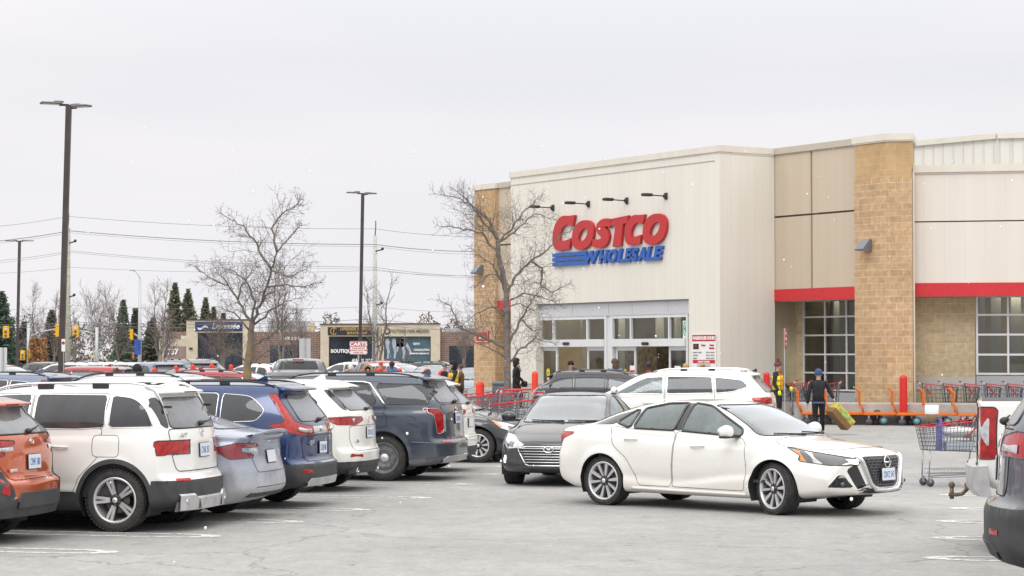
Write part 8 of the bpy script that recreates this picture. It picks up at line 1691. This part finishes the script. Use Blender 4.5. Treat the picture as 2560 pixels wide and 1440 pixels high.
SIT = dict(pel=(0, 0, .30), wai=(-.04, 0, .45), che=(-.08, 0, .66), nb=(-.09, 0, .80), nk=(-.07, 0, .87), hd=(-.04, 0, .94), ht=(-.05, 0, 1.02), shL=(-.08, .17, .75), shR=(-.08, -.17, .75), elL=(.02, .22, .50), elR=(.02, -.22, .50), wrL=(.24, .14, .50), wrR=(.24, -.14, .50), hiL=(.05, .09, .28), hiR=(.05, -.09, .28), knL=(.45, .1, .34), knR=(.45, -.1, .34), anL=(.62, .1, .08), anR=(.62, -.1, .08), toL=(.74, .1, .05), toR=(.74, -.1, .05))
def sit_in(car, x, y, z, label, rz=0, **kw): M_ = Matrix.Translation(car.location) @ Matrix.Rotation(car.rotation_euler.z, 4, 'Z'); q = M_ @ Vector((x, y, z)); return person(label, q, car.rotation_euler.z+rz, 1.68, pose=SIT, **kw)
def people_in_cars(alt, ela, atl):
 sit_in(alt, 1.62, -.37, .34, 'dark haired passenger looking out of the white sedan side window', -.15, head='long', hair=HAIRK, top=C_GRY); sit_in(alt, 1.62, .37, .32, 'driver seen through the windshield of the white sedan', 0, head='hair', hair=HAIRK); sit_in(ela, 1.50, .37, .30, 'driver seen through the windshield of the charcoal sedan', 0, head='hair', hair=HAIRK)
# ================================================================= put the vehicles where they stand
glb = car_glb(); alt = car_altima(); org = car_org(); tes = car_tesla(); crv = car_crv(); cx5 = car_cx5(); pal = car_pal()
ela = front_sedan('elantra'); place(ela, math.atan2(-RW.y, -RW.x), onz(1277, 1208.5), 2.70, -.80)
son = front_sedan('sonata'); place(son, -TH, onz(1196, 1157), 2.70, -.80)
atl = car_atlas(); q = at(1728, 887, 49.0); atl.location = (q.x+.93, q.y, 0); atl.rotation_euler = (0, 0, HP)
cad = car_cad(); q = at(1420, 887, 56.0); cad.location = (q.x, q.y, 0); cad.rotation_euler = (0, 0, -TH+.05)
trk, tsh, tS = pickup('white pickup with tall red tail lamps and a tow ball at the right edge', P_WHITE); q = at(2432, 887, 22.4); trk.location = (q.x+1.56, q.y+1.0, 0); trk.rotation_euler = (0, 0, -TH); trk.scale = (1.12, 1.12, 1.15)
b = MB(); b.box((-1.20, .1, .56), (.14, .06, .06)); b.tube([(-1.24, .1, .54), (-1.29, .1, .49), (-1.34, .1, .48), (-1.42, .1, .48)], .02, 6); b.tube([(-1.39, .1, .44), (-1.39, .1, .54)], .02, 8); b.ball((-1.39, .1, .57), .032); b.build('tow_hitch', mat('rusty_steel', (.20, .15, .12), .7, .5, nz=.4, nscale=30), trk)
def skip_copy(o, names, parent=None):
 if o.name.split('.')[0] in names: return None
 c = o.copy(); COL.objects.link(c); c.parent = parent
 for ch in list(o.children): skip_copy(ch, names, c)
 return c
SKIP = ('plate_lettering', 'model_lettering', 'window_sticker', 'steering_wheel', 'badge')
PAINTS = None
def recolor(o, frm, to):
 if o.type == 'MESH':
  for i, sl in enumerate(o.material_slots):
   if sl.material in frm: sl.link = 'OBJECT'; sl.material = to
 for c in o.children: recolor(c, frm, to)
def clone(src, frm, to, label, cat, x, y, ang, sc=1.0, group='cars parked across the lot'):
 c = skip_copy(src, SKIP); c['label'] = label; c['category'] = cat; c['group'] = group; c.location = (x, y, 0); c.rotation_euler = (0, 0, ang); c.scale = (sc, sc, sc)
 if to: recolor(c, frm, to)
 return c
def nextto(src, k, dx=0.0):
 """spot k stalls farther along the row"""
 return src.location.x+RW.x*2.62*k-AX.x*0+AX.x*dx, src.location.y+RW.y*2.62*k+AX.y*dx
x, y = nextto(pal, 1, .30); w2 = clone(cx5, (), None, 'white crossover mostly hidden behind the slate blue SUV', 'crossover', x, y, HP, .97)
# dark SUV, near right corner
def car_right():
 rt = mk('suv', 'dusty charcoal SUV cut off by the right edge of the picture', 'SUV')
 S = suv_spec(wb=2.92, ro=1.0, fo=.9, W=1.94, H=1.76, beltz=1.20, R=.38, arch=.44, clad=.05, paint=P_DGREY, rplan=.22)
 S['rear'] = [(0, .18), (.34, .06), (.48, .0), (.66, .0), (.76, .09), (1.1, .12), (1.22, .15), (1.62, .40), (1.9, .50)]
 w_ = suv_windows(1.22, -.46, 1.15, 2.1, 1.62, .14); F = base_feats(S, w_, suv_doors(S, 1.2, -.4, 1.15, 2.1), ([(-.66, 1.2), (.66, 1.2), (.58, 1.68), (-.58, 1.68)], (1.5, 3.3)), ([(-.68, 1.27), (.68, 1.27), (.56, 1.64), (-.56, 1.64)], (-2, .2), CARGR), extra=[
  dict(n='lower_cladding', p='z', poly=[(-2, .72), (-.50, .70), (-.44, .42), (4, .42)], m=CLAD),
  dict(n='tail_lamp', p='dR', poly=dg(0, [(-.50, .95, 1.22), (-.84, .82, 1.23), (-.90, .40, 1.18), (-.90, .40, 1.07), (-.60, .94, 1.04)]), m=REDL, r=.03, trim=(TRIMB, .006)),
  dict(n='tailgate', p='rear', poly=[(-.66, .78), (.66, .78), (.70, 1.24), (-.70, 1.24)], m=P_DGREY, r=.05, xr=(-2, -.2), trim=(SEAM, .005))])
 sh = build_vehicle(rt, S, F); tail_common(rt, S, sh, 'CRJS 614', .95, 1.14, 'ring', ((0, 1.27), (.42, 1.30)), (1.68, .12, .62, 0)); skid(sh, rt, .36, .46, .7, CLAD)
 for sd in (-1, 1):
  b = MB(); sh.patch(b, 'dR', rpoly(dg(0, [(-.80, .86, 1.14), (-.90, .50, 1.13), (-.90, .50, 1.09), (-.80, .86, 1.08)]), .01), .008, 0, sd); b.build('reversing_lamp', CLEARL, rt)
  b = MB(); sh.patch(b, 'dR', rpoly(dg(0, [(-.90, .78, .56), (-.96, .62, .56), (-.96, .62, .52), (-.90, .78, .52)]), .01), .006, 0, sd); b.build('reflector', REDL, rt)
 return rt
rsv = car_right(); q = at(2520, 887, 17.4); rsv.scale = (1.15, 1.1, 1.17); rsv.location = (q.x+1.18, q.y+.95, 0); rsv.rotation_euler = (0, 0, -TH)
people_in_cars(alt, ela, atl)
for c_, d_ in ((org, .20), (crv, .08), (cx5, .14), (pal, .05)): c_.location += AX*d_
# ---------------------------------------------------------------- farther cars
ram, _, _ = pickup('grey pickup with lit tail lamps and stickers on its rear window', P_GREY, lit=True); q = at(742, 887, 76); ram.location = (q.x, q.y, 0); ram.rotation_euler = (0, 0, PI/2+.02)
def far(src, frm, to, px, D, ang, label, cat='car', sc=1.0, lx=1.4): q = at(px, 887, D); c, s = math.cos(ang), math.sin(ang); return clone(src, frm, to, label, cat, q.x-c*lx, q.y-s*lx, ang, sc)
W_, B_, K_, S_, O_, E_, T_ = (P_WHITE, P_WHITE2), (P_BLUE,), (P_BLACK,), (P_SLATE, P_DGREY), (P_ORANGE,), (P_BLACKC,), (P_DUSTY,)
far(cad, K_, P_RED, 610, 60, -TH, 'dark red crossover behind the mossy tree trunk', 'crossover', .98)
far(crv, B_, P_SILVER, 240, 40, HP, 'silver SUV with roof rails just behind the front white SUV', 'SUV', 1.02); far(ela, E_, P_BLACK, 440, 47, HP, 'black car roof just behind the silver SUV', 'car', 1.13)
far(crv, B_, P_NAVY, -60, 46, HP, 'blue car roof at the left edge', 'crossover', 1.0)
far(crv, B_, P_TOM, 22, 84, -TH-.25, 'bright red small SUV at the left edge', 'SUV', 1.0); far(cx5, W_, P_RED, 165, 74, HP+.15, 'dark red SUV behind the grey sedan', 'SUV', 1.0); far(ela, E_, P_GREY, 150, 62, HP+.45, 'grey sedan behind the silver SUV rails', 'car', 1.03)
far(cx5, W_, P_NAVY, 405, 92, HP-.75, 'blue grey hatchback SUV seen from behind, left of the black box SUV', 'SUV', 1.05, .3); far(crv, B_, P_GREY, 270, 78, HP-.75, 'grey SUV behind the two people on the left', 'SUV', .98, .3); far(cad, K_, P_GREY, 490, 96, HP-.65, 'dark boxy SUV left of the mossy tree', 'SUV', 1.12, .3)
far(ela, E_, P_WHITE, 395, 66, HP+.8, 'white small car below the red bollards', 'car', .97); far(crv, B_, P_WHITE, 625, 95, HP-.4, 'white SUV behind the mossy tree trunk', 'SUV', 1.0)
far(cx5, W_, P_BLACK, 95, 118, HP-.5, 'dark SUV in the far left row', 'SUV'); far(cad, K_, P_SILVER, 158, 112, HP, 'silver SUV in the far left row', 'SUV', 1.02); far(crv, B_, P_WHITE2, 225, 118, HP, 'cream SUV in the far left row', 'SUV'); far(cx5, W_, P_SILVER, 305, 112, HP-.3, 'pale silver SUV in the far row beside the street lamp', 'SUV'); far(ela, E_, P_SILVER, 345, 120, HP, 'small silver car in the far row', 'car')
far(cad, K_, P_BLACK, 715, 98, HP-.9, 'black car roof left of the grey pickup', 'SUV', 1.0, .3); far(crv, B_, P_RED, 955, 105, HP-.9, 'dark red SUV behind the fur hooded person', 'SUV', 1.05, .3); far(cx5, W_, P_SILVER, 1010, 100, -TH-.5, 'pale crossover behind the blue jacket', 'crossover', 1.0); far(ela, E_, P_SILVER, 1062, 98, -1.9, 'silver sedan facing the viewer left of the brick pillar', 'car', 1.1, 2.5); far(son, K_, P_NAVY, 1172, 92, -1.7, 'blue grey sedan half hidden by the left brick pillar', 'car', 1.05, 2.5)
far(ela, E_, P_RED, 20, 100, HP+.2, 'red sedan in the left row behind the bright red SUV', 'car'); far(cad, K_, P_RED, 500, 84, HP-.5, 'dark red SUV roof below the red bollards', 'SUV', .93, .3); far(ela, E_, P_WHITE, 690, 120, HP, 'white car in the far row near the tall bare tree', 'car', 1.05); far(cad, K_, P_BLACK, 1045, 125, HP, 'black car in the far row before the shops', 'SUV'); far(cx5, W_, P_WHITE, 855, 118, HP, 'white crossover far behind the grey pickup cab', 'crossover')
# ================================================================= bollards
RB = mat('bollard_red', (.78, .045, .02), .45, nz=.10, nscale=4); RB2 = mat('bollard_deep_red', (.60, .02, .02), .4, nz=.08, nscale=3)
def bollard_mesh(h, r, m):
 b = MB(); b.lathe([(r, 0), (r, h-r*1.0)]+[(r*math.cos(a), h-r+r*math.sin(a)) for a in np.linspace(.15, PI/2-.02, 7)]+[(.001, h)], 24); return b
def bollard(px, top, wpx, label, z0=0, m=None, dia=.27, D=None):
 D = D or F_PX*dia/wpx; p = at(px, 887, D); h = CAM_H+(HOR-top)*D/F_PX-z0; b = bollard_mesh(h, wpx*D/F_PX/2, m or RB); o = b.build('bollard', m or RB); o.location = (p.x, D, z0)
 tag(o, label, 'bollard', 'red bollards round the store and cart bays'); return o
BL = [(1200, 953, 21, 'red bollard in front of the left brick pillar'), (611, 950, 25, 'red bollard top at the foot of the mossy tree'), (1467, 962, 23, 'red bollard top before the black SUV rear window'), (1516, 959, 22, 'red bollard top just left of the long white SUV'),
  (440, 914, 11, 'red bollard below the grey wagon, leftmost of the far group'), (482, 911, 11, 'tall red bollard right of the grey wagon'), (471, 924, 11, 'short red bollard near the dark red truck bed'), (529, 909, 10, 'red bollard left of the mossy tree, farther one'), (532, 913, 10, 'red bollard left of the mossy tree, nearer one'), (578, 911, 10, 'red bollard just left of the mossy tree trunk'), (386, 919, 11, 'red bollard beside the blue hood'), (327, 922, 10, 'red bollard left of the blue hooded person'), (664, 912, 9, 'red bollard left of the grey pickup'),
  (905, 923, 11, 'red bollard behind the CARTS sign post'), (947, 919, 14, 'red bollard right of the fur hood'), (964, 925, 14, 'shorter red bollard right of the fur hood'), (999, 920, 13, 'red bollard right of the blue jacket'), (1066, 921, 12, 'red bollard behind the slate SUV fin'), (1104, 925, 16, 'red bollard beside the group of three people'), (1136, 962, 14, 'red bollard tip over the slate SUV rear')]
for px, t, w_, lb in BL: bollard(px, t, w_, lb, dia=.155 if w_ < 11.5 else (.2 if w_ < 15 else .27))
bollard(1337, 928, 15.5, 'red bollard between the hooded walker and the black SUV', .15, D=69); bollard(2258, 937, 19, 'tall deep red bollard before the corner brick pillar', 0, RB2, D=65.0); bollard(1916, 930, 16, 'tall red bollard beside the worker in the striped hat', 0, RB2, D=66.0)
# ================================================================= signs on posts
def sign_post(name, px, py, wpx, hpx, D, label, mats, post_top=None, painter=None, rz=0.0, pr=.03, back=False, r=.03):
 c = at(px, py, D); o = empty(name, (c.x, D, 0), rz, label, 'sign'); w_, h_ = wpx*D/F_PX, hpx*D/F_PX; q = MB(); q.bar((0, .03, 0), (0, .03, post_top if post_top else c.z+h_/2), pr*1.6, pr); q.build('post', STEEL, o)
 q = MB(); pl = rpoly([(-w_/2, c.z-h_/2), (w_/2, c.z-h_/2), (w_/2, c.z+h_/2), (-w_/2, c.z+h_/2)], r); q.prism(pl, -.008, 0) if not back else q.prism(pl, .06, .068); q.build('panel', mats, o)
 if painter: painter(o, c.z, w_, h_)
 return o
def carts(o, z, w_, h_):
 q = MB(); q.box((0, -.011, z+h_*.27), (w_*.93, .004, h_*.36)); q.build('red_header', M_SRED, o); q = MB()
 q.box((0, -.010, z+h_*.27), (w_*.93+.0, .003, .0)); t = text_obj('lettering', 'CARTS', h_*.36, WHITE, o, Matrix.Translation((0, -.015, z+h_*.265)), bold=.008, ext=.001, sx=1.22)
 tl = [text_obj('lettering', s_, h_*.135, mat('dull_red_print', (.45, .06, .06), .6), None, Matrix.Translation((0, -.011, z+h_*y_)), bold=.002, ext=.001) for s_, y_ in (('PLEASE RETURN', -.04), ('SHOPPING CARTS HERE', -.20), ('THANK YOU', -.37))]; join_meshes('small_lettering', tl, o)
 q = MB(); b_ = rpoly([(-w_*.48, z-h_*.47), (w_*.48, z-h_*.47), (w_*.48, z+h_*.47), (-w_*.48, z+h_*.47)], .03); q.tube([(x, -.010, zz) for x, zz in b_], .005, 4, closed=True); q.build('border', M_SRED, o)
sign_post('cart_sign', 896, 869.5, 43, 33, 76, 'white sign with CARTS in a red header on a steel post', WHITE, painter=carts); sign_post('blank_sign', 762, 876, 28, 60, 88, 'grey back of a tall sign on a perforated post', mat('grey_sign_back', (.46, .49, .50), .5), back=True)
sign_post('notice_sign', 6, 902, 20, 66, 62, 'pale sign panel on a post at the left edge', mat('pale_panel', (.60, .62, .62), .6), back=True)
def noent(o, z, w_, h_):
 t = text_obj('lettering', 'DO NOT', h_*.17, WHITE, o, Matrix.Translation((0, -.011, z+h_*.25)), bold=.004, ext=.001); t2 = text_obj('lettering', 'ENTER', h_*.17, WHITE, o, Matrix.Translation((0, -.011, z-h_*.25)), bold=.004, ext=.001); q = MB(); q.box((0, -.011, z), (w_*.8, .004, h_*.12)); q.build('bar', WHITE, o)
sg = sign_post('no_entry_sign', 1964, 847, 52, 52, 62.5, 'red no entry sign turned edge on beside the worker', RB2, painter=noent, rz=R(78), r=.24)
def nopark(o, z, w_, h_):
 q = MB(); q.tube([(w_*.33*math.cos(a), -.012, z+h_*.18+w_*.33*math.sin(a)) for a in np.linspace(0, 2*PI, 16, endpoint=False)], .012, 4, closed=True); q.bar((-w_*.2, -.012, z+h_*.18+w_*.2), (w_*.2, -.012, z+h_*.18-w_*.2), .015, .01); q.build('red_circle', M_SRED, o)
 q = MB(); q.bar((-w_*.07, -.012, z+h_*.08), (-w_*.07, -.012, z+h_*.28), .018, .008); q.bar((w_*.05, -.012, z+h_*.2), (w_*.05, -.012, z+h_*.28), .018, .008); q.build('letter_p', BLACK, o)
sign_post('no_parking_sign', 158.5, 863, 9, 31, 63.6, 'narrow white no parking sign beside the tallest lamp post', WHITE, painter=nopark, pr=.01, r=.01)
# ================================================================= shopping carts
CW = mat('cart_wire', (.20, .21, .23), .4, .7, nz=.2); CWL = mat('cart_wire_bright', (.40, .41, .43), .35, .8); CR_ = mat('cart_red_plastic', (.55, .02, .03), .4); CASTER = mat('caster_grey', (.09, .09, .10), .7)
def make_cart(label, detail=1, grp=None, dense=1.0, r=.0055):
 """front of the cart towards +x; handle at -x"""
 o = empty('shopping_cart', (0, 0, 0), 0, label, 'shopping cart', grp); m = MB()
 xb, xt0, xt1, zb_, zt0, zt1, wb_, wt = .0, -.42, .50, .52, 1.0, .90, .22, .30     # basket
 def cn(t, s, top): # t along 0 handle..1 front
  return Vector((xt0+(xt1-xt0)*t if top else -.36+(.44+.36)*t, s*((wt-.06*t) if top else (wb_-.03*t)), (zt0+(zt1-zt0)*t) if top else (zb_+.03*t)))
 nl = int(16*dense) if detail else 8; nh = 6 if detail else 4
 for s in (-1, 1):
  for i in range(nl+1): m.bar(cn(i/nl, s, 0), cn(i/nl, s, 1), r, r)
  for j in range(nh+1): k = j/nh; m.bar(cn(0, s, 0).lerp(cn(0, s, 1), k), cn(1, s, 0).lerp(cn(1, s, 1), k), r*1.2, r*1.2)
 for t in (0, 1):
  for i in range(7): k = i/6; m.bar(cn(t, -1, 0).lerp(cn(t, 1, 0), k), cn(t, -1, 1).lerp(cn(t, 1, 1), k), r, r)
  for j in range(nh+1): k = j/nh; m.bar(cn(t, -1, 0).lerp(cn(t, -1, 1), k), cn(t, 1, 0).lerp(cn(t, 1, 1), k), r, r)
 for i in range(nl+1): m.bar(cn(i/nl, -1, 0), cn(i/nl, 1, 0), r, r)
 for i in range(6): k = i/5; m.bar(cn(0, -1, 0).lerp(cn(0, 1, 0), k), cn(1, -1, 0).lerp(cn(1, 1, 0), k), r, r)
 m.build('basket', CW, o); m = MB()
 m.tube([cn(0, -1, 1), cn(1, -1, 1), cn(1, 1, 1), cn(0, 1, 1)], .011, 6, closed=True); m.build('red_rim', CR_, o)
 m = MB()
 for s in (-1, 1):
  m.tube([(-.50, s*.27, 1.04), (-.44, s*.27, .96), (-.40, s*.26, .55), (-.36, s*.26, .30), (-.42, s*.25, .16)], .013, 6); m.tube([(-.40, s*.25, .17), (.1, s*.22, .15), (.42, s*.18, .15)], .013, 6); m.tube([(.42, s*.18, .15), (.40, s*.19, .54)], .011, 6)
 m.tube([(.42, -.18, .15), (.42, .18, .15)], .012, 6); m.tube([(-.40, -.25, .17), (-.40, .25, .17)], .012, 6)
 for i in range(7): m.bar((-.38, -.2+i*.066, .20), (.40, -.17+i*.057, .19), .006, .006)
 if detail:
  for s in (-1, 1): m.tube([(-.38, s*.24, .26), (.38, s*.19, .26)], .006, 4)
  for i in range(14): x = -.36+i*.056; m.bar((x, -.23, .19), (x, -.23, .26), .004, .004); m.bar((x, .23, .19), (x, .23, .26), .004, .004)
 m.build('frame', CWL, o); m = MB(); m.tube([(-.52, -.26, 1.05), (-.52, .26, 1.05)], .018, 8); m.build('handle', CR_, o)
 m = MB(); m.bar((-.36, -.2, .93), (-.20, -.2, .74), .012, .02); m.bar((-.36, .2, .93), (-.20, .2, .74), .012, .02); m.box((-.22, 0, .74), (.05, .40, .02)); m.build('child_seat', CR_, o)
 if detail:
  for s, x in ((-1, -.40), (1, -.40), (-1, .40), (1, .40)):
   q = MB(); ys_ = s*(.25 if x < 0 else .18); q.tube([(x, ys_-.014, .062), (x, ys_+.014, .062)], .062, 14); w_ = q.build('wheel', CASTER, o); q = MB(); q.bar((x, ys_-.024, .06), (x+.01, ys_-.02, .16), .006, .03); q.bar((x, ys_+.024, .06), (x+.01, ys_+.02, .16), .006, .03); q.build('fork', CWL, w_)
 else:
  for s, x in ((-1, -.40), (1, -.40), (-1, .40), (1, .40)): q = MB(); ys_ = s*(.25 if x < 0 else .18); q.tube([(x, ys_-.014, .062), (x, ys_+.014, .062)], .062, 10); q.build('wheel', CASTER, o)
 return o
def dupc(src, loc, rz, label, grp=None):
 c = copy_tree(src); c.location = loc; c.rotation_euler = (0, 0, rz); c['label'] = label
 if grp: c['group'] = grp
 return c
big = make_cart('loaded shopping cart standing alone right of the white sedan', 1, r=.007); q = at(2377, 887, 34.8); big.location = (q.x, q.y, 0); big.rotation_euler = (0, 0, PI+.12); big.scale = (1.0, 1.0, 1.03)
tub = empty('food_tub', (q.x-.0, q.y-.05, 0), .1, 'round white tub with a pale lid on top of the loaded cart', 'tub'); m = MB(); m.lathe([(.001, .0), (.095, 0), (.10, .13)], 20, M=Matrix.Translation((-.32, 0, 1.0))); m.build('tub', mat('tub_brown', (.30, .22, .14), .5), tub); m = MB(); m.lathe([(.105, .125), (.108, .15), (.108, .26), (.10, .265), (.001, .265)], 20, M=Matrix.Translation((-.32, 0, 1.0))); m.build('lid', WHITE, tub)
bag = MB(); bag.ball((0, 0, 0), (.30, .17, .085), 16); o = bag.build('shopping_bag', mat('white_film', (.7, .7, .68), .4, nz=.2, nscale=10)); o.location = (q.x+.12, q.y, .84); tag(o, 'white wrapped pack lying across the top of the loaded cart', 'bag')
bx = MB(); bx.box((0, 0, 0), (.05, .3, .5), bev=.01); o = bx.build('carton', mat('blue_carton', (.12, .14, .45), .6)); o.location = (q.x-.20, q.y-.05, .80); tag(o, 'narrow blue carton standing inside the loaded cart', 'box')
bx = MB(); bx.box((0, 0, 0), (.42, .3, .14), bev=.02); o = bx.build('carton', mat('pale_carton', (.55, .6, .68), .6)); o.location = (q.x+.10, q.y, .63); tag(o, 'pale blue pack on the floor of the loaded cart', 'box')
sm = make_cart('shopping cart, nearest of the nested row by the right wall', 0, 'carts nested along the right wall', r=.011)
e0 = at(2345, 887, 66.0)
for i in range(8):
 p = e0-AX*(.62*i)+RW*(.0); lb = ['leftmost cart of the nested row by the right wall', 'second cart of the nested row by the right wall', 'third cart of the nested row by the right wall', 'fourth cart of the nested row by the right wall', 'fifth cart of the nested row by the right wall', 'sixth cart of the nested row by the right wall', 'seventh cart of the nested row by the right wall', 'last visible cart of the nested row by the right wall'][i]
 c = sm if i == 0 else copy_tree(sm); c.location = (p.x, p.y, 0); c.rotation_euler = (0, 0, -TH+.1); c.scale = (1.15, 1.15, 1.2); c['label'] = lb
e0 = at(1905, 887, 68.2)
for i in range(5): p = e0-AX*(.46*i); dupc(sm, (p.x, p.y, .15 if i < 1 else 0), -TH+PI, ['leftmost cart nested behind the worker', 'second cart nested behind the worker', 'third cart nested behind the worker', 'fourth cart nested behind the worker', 'rightmost cart nested between worker and blue hat person'][i], 'carts nested behind the worker')
for i, (px, D, rz_, lb) in enumerate(((1232, 50, 2.4, 'cart with red handle left of the entrance tree'), (1262, 51, 2.2, 'tilted cart against the entrance tree trunk'), (1300, 43, PI, 'cart with purple side and red rim left of the charcoal sedan'), (1190, 52, 3.0, 'cart behind the left red bollard'))):
 p = at(px, 887, D); dupc(sm, (p.x, D, 0), rz_, lb, 'loose carts near the entrance tree')
# ================================================================= orange flatbed carts
ORG = mat('flatbed_orange', (.66, .16, .015), .45, nz=.08); TEAL = mat('teal_hub', (.15, .40, .45), .5)
def make_flat(label):
 o = empty('flatbed_cart', (0, 0, 0), 0, label, 'flatbed cart', 'orange flatbed carts by the pillar'); m = MB(); m.box((.05, 0, .33), (1.5, .62, .07), bev=.01); m.box((.05, 0, .37), (1.4, .52, .01)); m.build('deck', ORG, o)
 for s in (-1, 1): m = MB(); m.tube([(-.70, s*.27, .36), (-.72, s*.27, .52), (-.80, s*.27, .60), (-.80, s*.27, .98), (-.90, s*.27, 1.07)], .024, 8); m.build('upright', ORG, o)
 m = MB(); m.tube([(-.90, -.27, 1.07), (-.92, 0, 1.08), (-.90, .27, 1.07)], .024, 8); m.build('handle', ORG, o)
 for x, rr, hb in ((-.55, .10, CASTER), (-.12, .13, TEAL), (.45, .11, CASTER), (.68, .10, CASTER)):
  for s in (-1, 1): m = MB(); m.tube([(x, s*.24-.025, rr), (x, s*.24+.025, rr)], rr, 16); w_ = m.build('wheel', CASTER, o); m = MB(); m.tube([(x, s*.24-.03, rr), (x, s*.24+.03, rr)], rr*.62, 12); m.build('hub', hb if s < 0 else CASTER, w_); m = MB(); m.bar((x, s*.24, rr), (x, s*.24, .31), .04, .02); m.build('caster_fork', STEEL, w_)
 return o
fl = make_flat('orange flatbed cart left of the blue hat person'); LB = ['orange flatbed cart with its handle beside the dropped box', 'orange flatbed cart left of the tall red bollard', 'orange flatbed cart right of the tall red bollard', 'orange flatbed cart under the nested grey carts', 'orange flatbed cart behind the white pickup']
p = at(2062, 887, 65.4); fl.location = (p.x, p.y, 0); fl.rotation_euler = (0, 0, -.06)
for i, px in enumerate((2132, 2218, 2300, 2378, 2452)): p = at(px, 887, 65.2-.35*i); c = copy_tree(fl); c.location = (p.x, p.y, 0); c.rotation_euler = (0, 0, -.08-.03*(i % 2)); c['label'] = LB[i]
# white notice on a barrier, bins, hitch items
q = at(2250, 1024, 65.9); m = MB(); m.box((0, 0, 0), (.36*1.15, .012, .26)); o = m.build('white_notice', mat('notice_white', (.62, .64, .66), .6)); 
o.location = (q.x-.02, q.y-.72, q.z-.02); o.rotation_euler = (0, 0, -TH); tag(o, 'blank white notice stuck on the concrete barrier', 'notice')
def bin_(px, D, w_, h_, m1, label, z0):
 p = at(px, 887, D); o = empty('litter_bin', (p.x, D, z0), -.5, label, 'bin'); m = MB(); m.box((0, 0, h_*.42), (w_, w_, h_*.84), bev=.03)
 for i in range(5): m.box((-w_*.4+i*w_*.2, -w_/2-.008, h_*.42), (w_*.1, .016, h_*.7))
 m.build('body', m1, o); m = MB(); m.box((0, 0, h_*.92), (w_*1.08, w_*1.08, h_*.16), bev=.05); m.build('lid', m1, o)
bin_(1253, 79.5, .5, .95, mat('blue_grey_bin', (.13, .16, .20), .6), 'blue grey litter bin behind the entrance tree trunk', .15); bin_(1299, 81.5, .66, 1.35, mat('stone_bin', (.40, .38, .33), .9, nz=.1), 'tall concrete litter bin behind the hooded walker', .15)
# ================================================================= snow in the air
rnd = random.Random(11); sn = MB()
for i in range(330):
 D = 6+74*rnd.random()**.75; p = at(rnd.uniform(-40, 2600), rnd.uniform(300, 1420), D)
 if p.z < .1: continue
 r = rnd.uniform(.0025, .0055)*(1 if D < 12 else min(2.4, D/12)); sn.ball(tuple(p), (r, r, r*1.2), 6, k=4)
tag(sn.build('snowflakes', mat('snow_white', (.95, .95, .97), .9, emis=None)), 'small white snowflakes drifting through the air', 'snow', kind='stuff')
